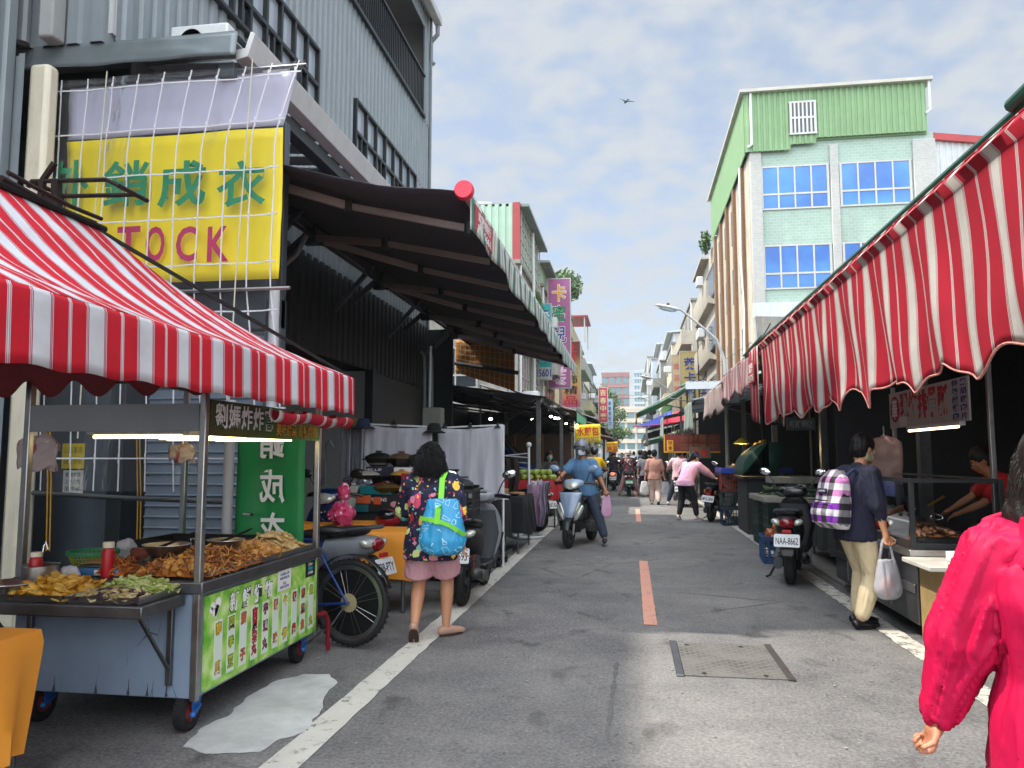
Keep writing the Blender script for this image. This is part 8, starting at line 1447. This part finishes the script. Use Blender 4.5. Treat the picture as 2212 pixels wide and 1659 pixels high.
def bagshape(name,label,c,w,h,th,mat,rz=0.,cat='bag',vox=.012,fold=(.006,9.,.6),slump=.85,par=None):
    m=MB(); m.loft([ring3((0,0,-h/2),V((1,0,0)),V((0,1,0)),w*.5*.55,th*.3,20,2.4),ring3((0,0,-h*.42),V((1,0,0)),V((0,1,0)),w*.5*.85,th*.45,20,2.5),ring3((0,0,-h*.25),V((1,0,0)),V((0,1,0)),w*.5,th*.5,20,2.5),ring3((0,0,h*.1),V((1,0,0)),V((0,1,0)),w*.5*slump,th*.42,20,2.6),ring3((0,0,h/2),V((1,0,0)),V((0,1,0)),w*.5*slump*.75,th*.16,20,3.)]); o=fuse(m,name,mat,par,vox,3,fold); o.location=c; o.rotation_euler.z=rz; return tag(o,label,cat) if label else o
bg=bagshape('tote_bag','big blue printed tote bag with lime green straps behind the floral shirt woman',(-1.45,5.87,.905),.37,.42,.2,TB_,R(6),vox=.01)
c0=V((-1.45,5.87,.905)); sh=pw(w1)@(d['sh'][1]+V((-.03,-.005,.045*s_)))
def strip(pts,w,name,mat,par,nrm=(0,-1,0),th=.004):
    m=MB()
    for p,q in zip(pts,pts[1:]): m.bar(p,q,w,th,nrm)
    return m.o(name,mat,par,True,smooth=0)
strip([c0+V((-.02,-.115,.03)),c0+V((-.01,-.105,.15)),sh+V((-.01,-.19,-.17)),sh+V((-.015,-.13,-.0)),sh+V((-.012,-.05,.05)),sh+V((-.01,.06,.04))],.045,'strap',LIME,bg); strip([c0+V((-.165,-.06,.07)),c0+V((-.08,-.105,.06)),c0+V((0,-.113,.05)),c0+V((.08,-.105,.02)),c0+V((.14,-.085,-.02)),c0+V((.185,-.03,-.06))],.032,'band',LIME,bg,(0,-1,0))
# woman in the red jacket, nearest
RJ=NT('crimson_nylon'); _P=RJ.tc(); _n=RJ.noise(RJ.map(_P,(1,1,.55),(0,.5,0)),5.,1.5,.5,1.5); RJ.fin(RJ.mix(RJ.noise(_P,3.,5),'#b00a3e','#c40e46'),.6); RJ.b.inputs['Specular IOR Level'].default_value=.25; RJ.bump(RJ.math('ADD',RJ.math('MULTIPLY',_n,1.6),RJ.math('MULTIPLY',RJ.noise(_P,260.,2),.04)),.45,.03); RJ=RJ.m
w2,d=person('person in a crimson rain jacket with dark hair, nearest the camera at right',(1.09,2.12,0),R(154),1.50,ank=((-.1,-.1,.08),(.1,.12,.08)),foot=((0,1),(0,1)),wr=((-.30,.10,.80),(.36,.06,.675)),epole=((-.6,-.8,-.2),(.75,-.7,-.1)),thumb=((0,1,0),(-.45,.9,0)),curl=(.9,1.35),top=(RJ,.94,.27,.036),bot=(BLACKC,.92,.02),shoes=SHK,hair=('bob',HAIRB),head=(.03,.03,-.01),fat=1.12,vox=.008,folds=(.013,4.2,.5),skin=pm('hand_skin','#b57a5c',.5,0,.08,14,.12,160,sub=.12))
def roots(rg):
    a=rg.uniform(0,2*PI); t=rg.uniform(0,1.9); n=V((math.sin(t)*math.cos(a),math.sin(t)*math.sin(a)-.3,math.cos(t))); return d['hp'](n.x*.097,n.y*.097-.025,n.z*.1+.03),V((n.x,n.y,n.z*.3))
strands(w2,'hair_locks',HAIRB,roots,2200,.13,5,.0007,.012)
s_=d['s']; nb,up,pe=d['nb'],d['up'],d['pe']
m=MB(); m.loft([ring3(nb+V((0,-.01,-.07)),V((1,0,0)),V((0,1,0)),.19,.15,26),ring3(nb+V((0,.0,.0)),V((1,0,0)),V((0,1,0)),.135,.12,26),ring3(nb+V((0,.0,.035)),V((1,0,0)),V((0,1,0)),.12,.11,26),ring3(nb+V((0,.0,.06)),V((1,0,0)),V((0,1,0)),.118,.112,26)],False); m.o('collar',RJ,w2,thick=.012,sub=1)
m=MB(); m.grid(lambda u,v:V((-.215+.43*u,-.10-.05*math.sin(PI*u)-.04*v,1.33-.09*math.sin(PI*u)*v-.1*v-.13*(abs(u-.5)*2)**2*.4))*1.,14,6); m.o('hood_roll',RJ,w2,thick=.02,sub=1)
def frontx(z): return .165 if z>1.0 else .16
for q in(-1,1):
    m=MB(); P=[]
    for i in range(14): z=1.33-i*.055; P.append(V((q*(.02+.012*i*.3),(.085 if i==0 else .13 if i==1 else .165)+.01*math.sin(i),z)))
    m.tube(P,.006,6); m.o('zip',pm('zip_grey','#8a8a8c',.4,.5,.1,9),w2)
m=MB(); P0=[V((0,(.09 if i==0 else .135 if i==1 else .166),1.33-i*.055)) for i in range(14)]
for p,q in zip(P0,P0[1:]): m.bar(p,q,.05,.006,(0,1,0))
m.o('inner_shirt',pm('inner_dark','#26201f',.8,0,.4,20),w2)
bw=pw(w2)@d['wr'][1]; bagshape('plastic_bag','thin white plastic bag hanging from the hand of the crimson jacket woman',tuple(bw+V((-.0,-.01,-.31))),.25,.36,.12,CLB,.3)
# woman with the plaid backpack at the right cart
w3,d=person('person with a plaid backpack, navy top and cream trousers buying at the right food cart',(1.9,7.12,0),R(-66),1.62,neck=(0,.06),ank=((-.09,.07,.075),(.09,-.05,.075)),foot=((.1,1),(-.05,1)),wr=((-.15,.3,.95),(.25,.10,.80)),epole=((-.5,-.7,-.5),(.4,-1,-.1)),thumb=((1,0,0),(0,1,0)),curl=(.6,1.1),top=(NAVY,.72,.12,.022),bot=(BEIGE_T,.93,.022),shoes=SHK,hair=('crop',HAIR),mask=MASKY,head=(0,.06,-.02),tilt=-.28,vox=.011)
PL=NT('purple_plaid'); P=PL.tc()
def stripe_(ax,ph): x=PL.n('SeparateXYZ',{'Vector':P}).outputs[ax]; return PL.math('FRACT',PL.math('ADD',PL.math('MULTIPLY',x,9.),ph))
a_=PL.math('LESS_THAN',stripe_(0,.1),.5); b_=PL.math('LESS_THAN',stripe_(2,.3),.5); both=PL.math('MULTIPLY',a_,b_); col=PL.mix(a_,PL.mix(b_,'#1d1a20','#77737a'),PL.mix(b_,'#7a2aa0','#d3cdd2')); x2=PL.math('LESS_THAN',PL.math('FRACT',PL.math('MULTIPLY',PL.n('SeparateXYZ',{'Vector':P}).outputs[2],1.8)),.5); PL.fin(PL.mix(PL.math('MULTIPLY',x2,PL.math('MULTIPLY',a_,PL.math('SUBTRACT',1.,b_))),col,'#c07ab0'),.75); PL=PL.m
c=pw(w3)@(d['nb'].lerp(d['pe'],.52)+V((0,-.235,0)))
m=MB(); X_=V((1,0,0)); Y_=V((0,1,0)); m.loft([ring3((0,.02,-.25),X_,Y_,.14,.07,24,3.),ring3((0,-.01,-.2),X_,Y_,.165,.11,24,3.),ring3((0,0,-.02),X_,Y_,.165,.10,24,3.),ring3((0,.01,.16),X_,Y_,.14,.08,24,3.),ring3((0,.03,.25),X_,Y_,.07,.04,24,3.)]); m.loft([ring3((0,-.09,-.21),X_,Y_,.12,.05,20,3.),ring3((0,-.1,-.12),X_,Y_,.13,.055,20,3.),ring3((0,-.09,-.04),X_,Y_,.12,.04,20,3.)])
bp=fuse(m,'backpack',PL,None,.009,3,(.004,9.,.6)); bp.location=c; bp.rotation_euler=(R(-4),0,R(-66)); tag(bp,'purple black and white plaid backpack worn by the woman at the right cart','backpack')
m=MB(); m.tube([(-.12,-.15,-.02),(0,-.165,-.015),(.12,-.15,-.02)],.006,6); m.o('zip',BLACKP,bp); m=MB(); m.box((0,-.108,.06),(.11,.01,.045)); lb=m.o('brand_patch',pm('patch_navy','#1a2238',.6,0,0),bp); sign(lb,'JANSPORT',(0,-.114,.06),(1,0,0),(0,0,1),.09,.022,WHITEINK,d=.0006)
for q in(-1,1): m=MB(); m.tube([(q*.09,.05,.2),(q*.1,.12,.26),(q*.11,.2,.2),(q*.12,.24,.05)],.016,6); m.o('shoulder_strap',pm('strap_navy','#20264a',.8,0,.1,9),bp)
bw=pw(w3)@d['wr'][1]; pb=bagshape('plastic_bag','white plastic bag of pink meat hanging from the hand of the backpack woman',tuple(bw+V((.0,-.01,-.37))),.24,.32,.15,CLB,.4); 
for q in(-.03,.03): m=MB(); m.tube([bw+V((q*2,0,-.24)),bw+V((q,0,-.08)),bw+V((q*.3,0,-.03))],.012,6); m.o('bag_handle',CLB,pb,True)
m=MB(); m.ell((0,0,-.06),(.075,.05,.085),12,9); o=m.o('meat',pm('meat_pink','#c47a72',.5,0,.3,9),pb)
# vendor at the right cart
person('person in a red tee and apron straps bending over the right food cart',(3.5,7.75,0),R(82),1.58,pel=(0,-.05,.83),neck=(0,.22),ank=((-.1,0,.08),(.1,0,.08)),wr=((-.10,.52,.92),(.12,.55,.93)),top=(cl('red_tee','#b3121e'),.30,.14,.025),bot=(BLACKC,.93,.02),shoes=SHK,hair=('crop',HAIR),head=(0,.08,-.03),tilt=-.5,skin=SKIN2,vox=.014)
# blue shirt rider coming towards us
RZ_=R(166); sl=V((-.85,12.95,0))
scooter('silver blue scooter ridden towards the camera by the man in a blue tee',tuple(sl),RZ_,B_DK,B_SIL,'KFX-718',steer=0)
w,d=person('person in a blue tee, white mask and half helmet sitting on the silver blue scooter',tuple(sl),RZ_,1.68,pel=(-.02,-.22,.86),neck=(.05,.0),ank=((-.43,.02,.08),(.13,.24,.41)),foot=((-.25,1),(.1,1)),kpole=((-.6,1,.2),(.5,1,.3)),wr=((-.46,-.05,.80),(.33,.26,1.03)),epole=((-1,-.6,0),(1,-.6,-.3)),thumb=((1,.3,0),(-1,0,.2)),curl=(1.1,1.2),top=(BLUET,.38,.08,.03),bot=(DEN,.93,.022),shoes=pm('navy_shoe','#161a2c',.6,0,.1,9),sole=SOLEW,hair=('crop',pm('grey_hair','#3a3634',.5,0,.4,40)),helmet=(SC('helmet_grey','#6f7680'),None),mask=MASKM,skin=SKIN2,vox=.012,folds=(.008,8.,.4))
bw=pw(w)@d['wr'][0]; bagshape('shopping_bag','pale pink cloth bag hanging from the left hand of the blue tee rider',tuple(bw+V((.02,0,-.27))),.2,.36,.05,pm('pink_bag','#c79ab8',.8,0,.1,9),.5)
def rider(label,x,y,rz,H,body,plate,top,bot,helmet=None,hair=None,lit=False,pcol=None,feet='down',sclabel='',shoes=SHK,mask=None,vox=.018,front=None,tail='wide',skin=None,lean_=.06):
    scooter(sclabel,(x,y,0),rz,body,front,plate,pcol,lit,tail=tail)
    an=((-.34,-.05,.08),(.34,-.05,.08)) if feet=='down' else ((-.13,.25,.41),(.13,.25,.41)) if feet=='up' else ((-.36,.0,.08),(.13,.25,.41))
    return person(label,(x,y,0),rz,H,pel=(0,-.2,.86),neck=(0,lean_),ank=an,foot=((-.15,1),(.15,1)),kpole=((-.6,1,.3),(.6,1,.3)),wr=((-.33,.27,1.03),(.33,.27,1.03)),epole=((-1,-.7,-.2),(1,-.7,-.2)),thumb=((1,0,.2),(-1,0,.2)),curl=(1.1,1.1),top=top,bot=bot,shoes=shoes,hair=hair or ('crop',HAIR),helmet=helmet,mask=mask,vox=vox,skin=skin)
rider('person in a yellow polo and dark helmet riding away on the left',-1.1,23.6,R(-4),1.70,B_BROWN,'YFS-356',(YELT,.42,.06,.03),(pm('grey_trousers','#4c4a52',.85,0,.1,9),.93,.02),helmet=(SC('helmet_dark','#25262a'),None),lit=True,sclabel='dark scooter with its tail light lit under the yellow polo rider')
FL2=floral('floral_jacket','#3a2a2c',['#c9506a','#8a3a4a','#b8a58c','#d8868a','#4a3a58','#c23a4a','#6a5a4a','#d0b0a0'],14.,.4)
rider('person in a pink floral jacket and white and red helmet on a scooter',-.12,29.0,R(2),1.62,B_DGRN,'EWG-1802',(FL2,.93,.12,.03),(cl('pink_trousers','#b98c86'),.9,.03),helmet=(SC('helmet_cream','#d8c9bc'),SC('helmet_red','#c41f1a'),1),pcol=PLATEG,sclabel='black electric scooter with a green plate under the floral jacket rider',shoes=SHB)
rider('person in a black jacket and pink patterned helmet riding ahead of the floral rider',-.75,33.5,R(-2),1.68,B_WHT,'MFE-6053',(BLACKC,.93,.1,.03),(BLACKC,.93,.02),helmet=(SC('helmet_pink','#b5506a'),None),lit=True,sclabel='white scooter with its tail light lit, left of the floral jacket rider')
rider('person in a grey hooded jacket and black helmet riding far ahead',.42,37.,R(0),1.72,B_DK,'MCK-2210',(cl('slate_jacket','#4a525e'),.93,.12,.035),(BLACKC,.93,.02),helmet=(SC('helmet_black','#101114'),None),sclabel='dark scooter under the grey jacket rider')
rider('person in a pale pink hoodie and grey helmet on the scooter behind the leaning woman',1.38,23.3,R(-3),1.62,B_GRY,'MTF-2078',(cl('pale_pink_hoodie','#cfaab0'),.93,.12,.035),(DEN,.9,.02),helmet=(SC('helmet_silver','#8a8e92'),BLACKP),sclabel='grey scooter with a dark red tail light under the pink hoodie rider',shoes=SHW,front=B_DK)
# walking woman in dusty rose
w,d=person('person with short black hair in a dusty rose tee walking away with bags',(.68,23.7,0),R(2),1.60,ank=((-.08,.12,.08),(.09,-.16,.12)),foot=((0,1),(0,1)),pitchf=(0,-.7),wr=((-.28,.05,.80),(.30,.0,.74)),curl=(1.1,1.1),thumb=((0,1,0),(0,1,0)),top=(TAN,.45,.10,.035),bot=(TANP,.93,.035),shoes=SHW,hair=('crop',HAIR),vox=.016)
for i,lb,mt,wd,hh in((0,'white cloth tote bag in the left hand of the dusty rose woman',pm('white_canvas','#b9b7b3'),.3,.42),(1,'clear plastic bag of greens in the right hand of the dusty rose woman',CLB,.34,.4)): bw=pw(w)@d['wr'][i]; bagshape(['cloth_bag','plastic_bag'][i],lb,tuple(bw+V((.02*(1 if i else -1),0,-.32))),wd,hh,.16,mt,.2,vox=.018)
w,d=person('person in a grey and navy dress walking just left of the dusty rose woman',(.48,28.3,0),R(0),1.60,ank=((-.08,.1,.08),(.09,-.1,.09)),wr=((-.27,.0,.82),(.2,.15,.95)),top=(pm('grey_tee','#6a6870',.85,0,.1,9),.4,.1,.03),bot=(NAVY,.6,.06),shoes=SHK,hair=('bob',HAIR),vox=.02)
person('person in a navy vest, white shorts and bucket hat walking towards the camera',(-1.0,40.,0),R(176),1.62,ank=((-.08,.08,.08),(.09,-.08,.08)),wr=((-.27,.05,.82),(.15,.2,.98)),top=(NAVY,.2,.1,.03),bot=(pm('white_shorts','#b9b9b6',.85,0,.1,9),.42,.05),shoes=SHB,hair=('crop',HAIR),capm=pm('hat_blue_white','#6f7f9c',.8,0,.1,9),mask=BLACKC,vox=.02)
# leaning woman with black scooter
scooter('black scooter tilted on its stand with a white plate, held by the leaning woman',(1.98,18.35,0),R(-24),B_BLK,B_BLK,'MFA-2898',tilt=R(6),tail='slim',stand=True)
PJ=NT('tie_dye_pink'); _n=PJ.noise(PJ.tc(),4.5,3,.5,.6); PJ.fin(PJ.ramp(_n,[(.35,'#d59ab0'),(.5,'#d8a6c0'),(.6,'#c6a4cf'),(.7,'#dcaea8')]),.8); PJ=PJ.m
w,d=person('person with black ponytail and pink tie dye jacket leaning over a black scooter',(1.22,18.0,0),R(-34),1.62,pel=(0,-.04,.86),neck=(.04,.27),ank=((-.22,.02,.085),(.22,.06,.08)),foot=((-.2,1),(.35,1)),pitchf=(-.35,0),wr=((-.12,.42,1.0),(.40,.62,.93)),epole=((-1,-.2,.2),(.6,-.4,-.6)),thumb=((1,0,.3),(-1,.3,.3)),curl=(1.1,1.1),top=(PJ,.93,.08,.035),bot=(BLACKC,.90,.016),shoes=SHW,sole=SOLEW,hair=('pony',HAIR),capm=cl('cap_blue','#24406e'),head=(0,.07,-.03),tilt=-.35,look=R(-25),vox=.014)
# parked scooter on the right
scooter('dark blue scooter with a white plate parked beside the onion crate',(1.93,9.90,0),R(-15),B_DK,B_BLK,'NAA-8662',stand=True,small=True)
# left vendors
person('person in a dark top and pale pink mask sitting behind the left cloth stall',(-2.75,12.9,0),R(195),1.55,pel=(0,0,.52),neck=(0,.1),ank=((-.12,.38,.08),(.12,.38,.08)),wr=((-.2,.42,.80),(.2,.42,.80)),top=(BLACKC,.6,.1,.03),bot=(BLACKC,.93,.02),shoes=SHK,hair=('bob',HAIR),mask=MASKP,tilt=-.2,vox=.018)
person('person in a grey top and teal mask bending at the blue truck',(-2.2,20.3,0),R(200),1.58,pel=(0,0,.84),neck=(0,.2),wr=((-.2,.45,1.03),(.2,.45,1.03)),top=(pm('dark_grey_tee','#3c3c40',.85,0,.1,9),.6,.1,.03),bot=(BLACKC,.93,.02),shoes=SHK,hair=('bob',HAIR),mask=MASKG,tilt=-.15,vox=.018)
# parked scooters and passers-by farther along
for i,(x,y,rz,b,pt,lb) in enumerate(((-1.55,27.5,R(20),B_DK,'EPL-330','dark scooter parked under the tan awning on the left'),(-1.5,30.5,R(15),B_GRY,'NKR-058','grey scooter parked beyond the yellow polo rider'),(-1.35,34.2,R(170),B_WHT,'MJU-917','white scooter parked facing the camera far on the left'),(1.15,31,R(-10),B_DK,'AEV-771','dark scooter parked under the blue awning at right'),(.85,42,R(0),B_GRY,'MWB-402','grey scooter far along the right side'))): scooter(lb,(x,y,0),rz,b,None,pt,small=True)
for i,(x,y,rz,c1,c2,H,lb) in enumerate(((.75,33,0,'#26262c','#1c1c20',1.66,'person in black clothes walking under the blue awning at right'),(-.55,46,180,'#8a5a4c','#2c3038',1.6,'person in a brown top far along the street'),(.15,50,0,'#9aa0a8','#2a2c34',1.7,'person in a pale grey top far along the street'),(-.2,56,0,'#7a2c34','#222228',1.65,'person in a dark red top farthest along the street'),(1.75,26.5,90,'#20304a','#1a1a1e',1.62,'person in dark blue at the stall behind the pink hoodie rider'),(-1.9,33,-90,'#3a3a3a','#222226',1.6,'person in dark grey at the stalls beyond the yellow bun banner'))): person(lb,(x,y,0),R(rz),H,ank=((-.08,.1,.08),(.09,-.1,.09)),top=(cl('top_'+c1,c1),.45,.1,.03),bot=(cl('legs_'+c2,c2),.93,.02),shoes=SHK,hair=('crop',HAIR),vox=.024)
# ---------------- street haze ----------------
hz=MB().b2((-70,-11,-1.2),(70,445,56)).o('haze',None,smooth=0); hm=bpy.data.materials.new('haze_air'); hm.use_nodes=True; _n=hm.node_tree; _n.nodes.remove(_n.nodes['Principled BSDF']); _v=_n.nodes.new('ShaderNodeVolumePrincipled'); _v.inputs['Color'].default_value=(.86,.92,1,1); _v.inputs['Density'].default_value=.0006; _v.inputs['Anisotropy'].default_value=.3; _n.links.new(_v.outputs[0],_n.nodes['Material Output'].inputs['Volume']); hz.data.materials.clear(); hz.data.materials.append(hm); hz['kind']='stuff'
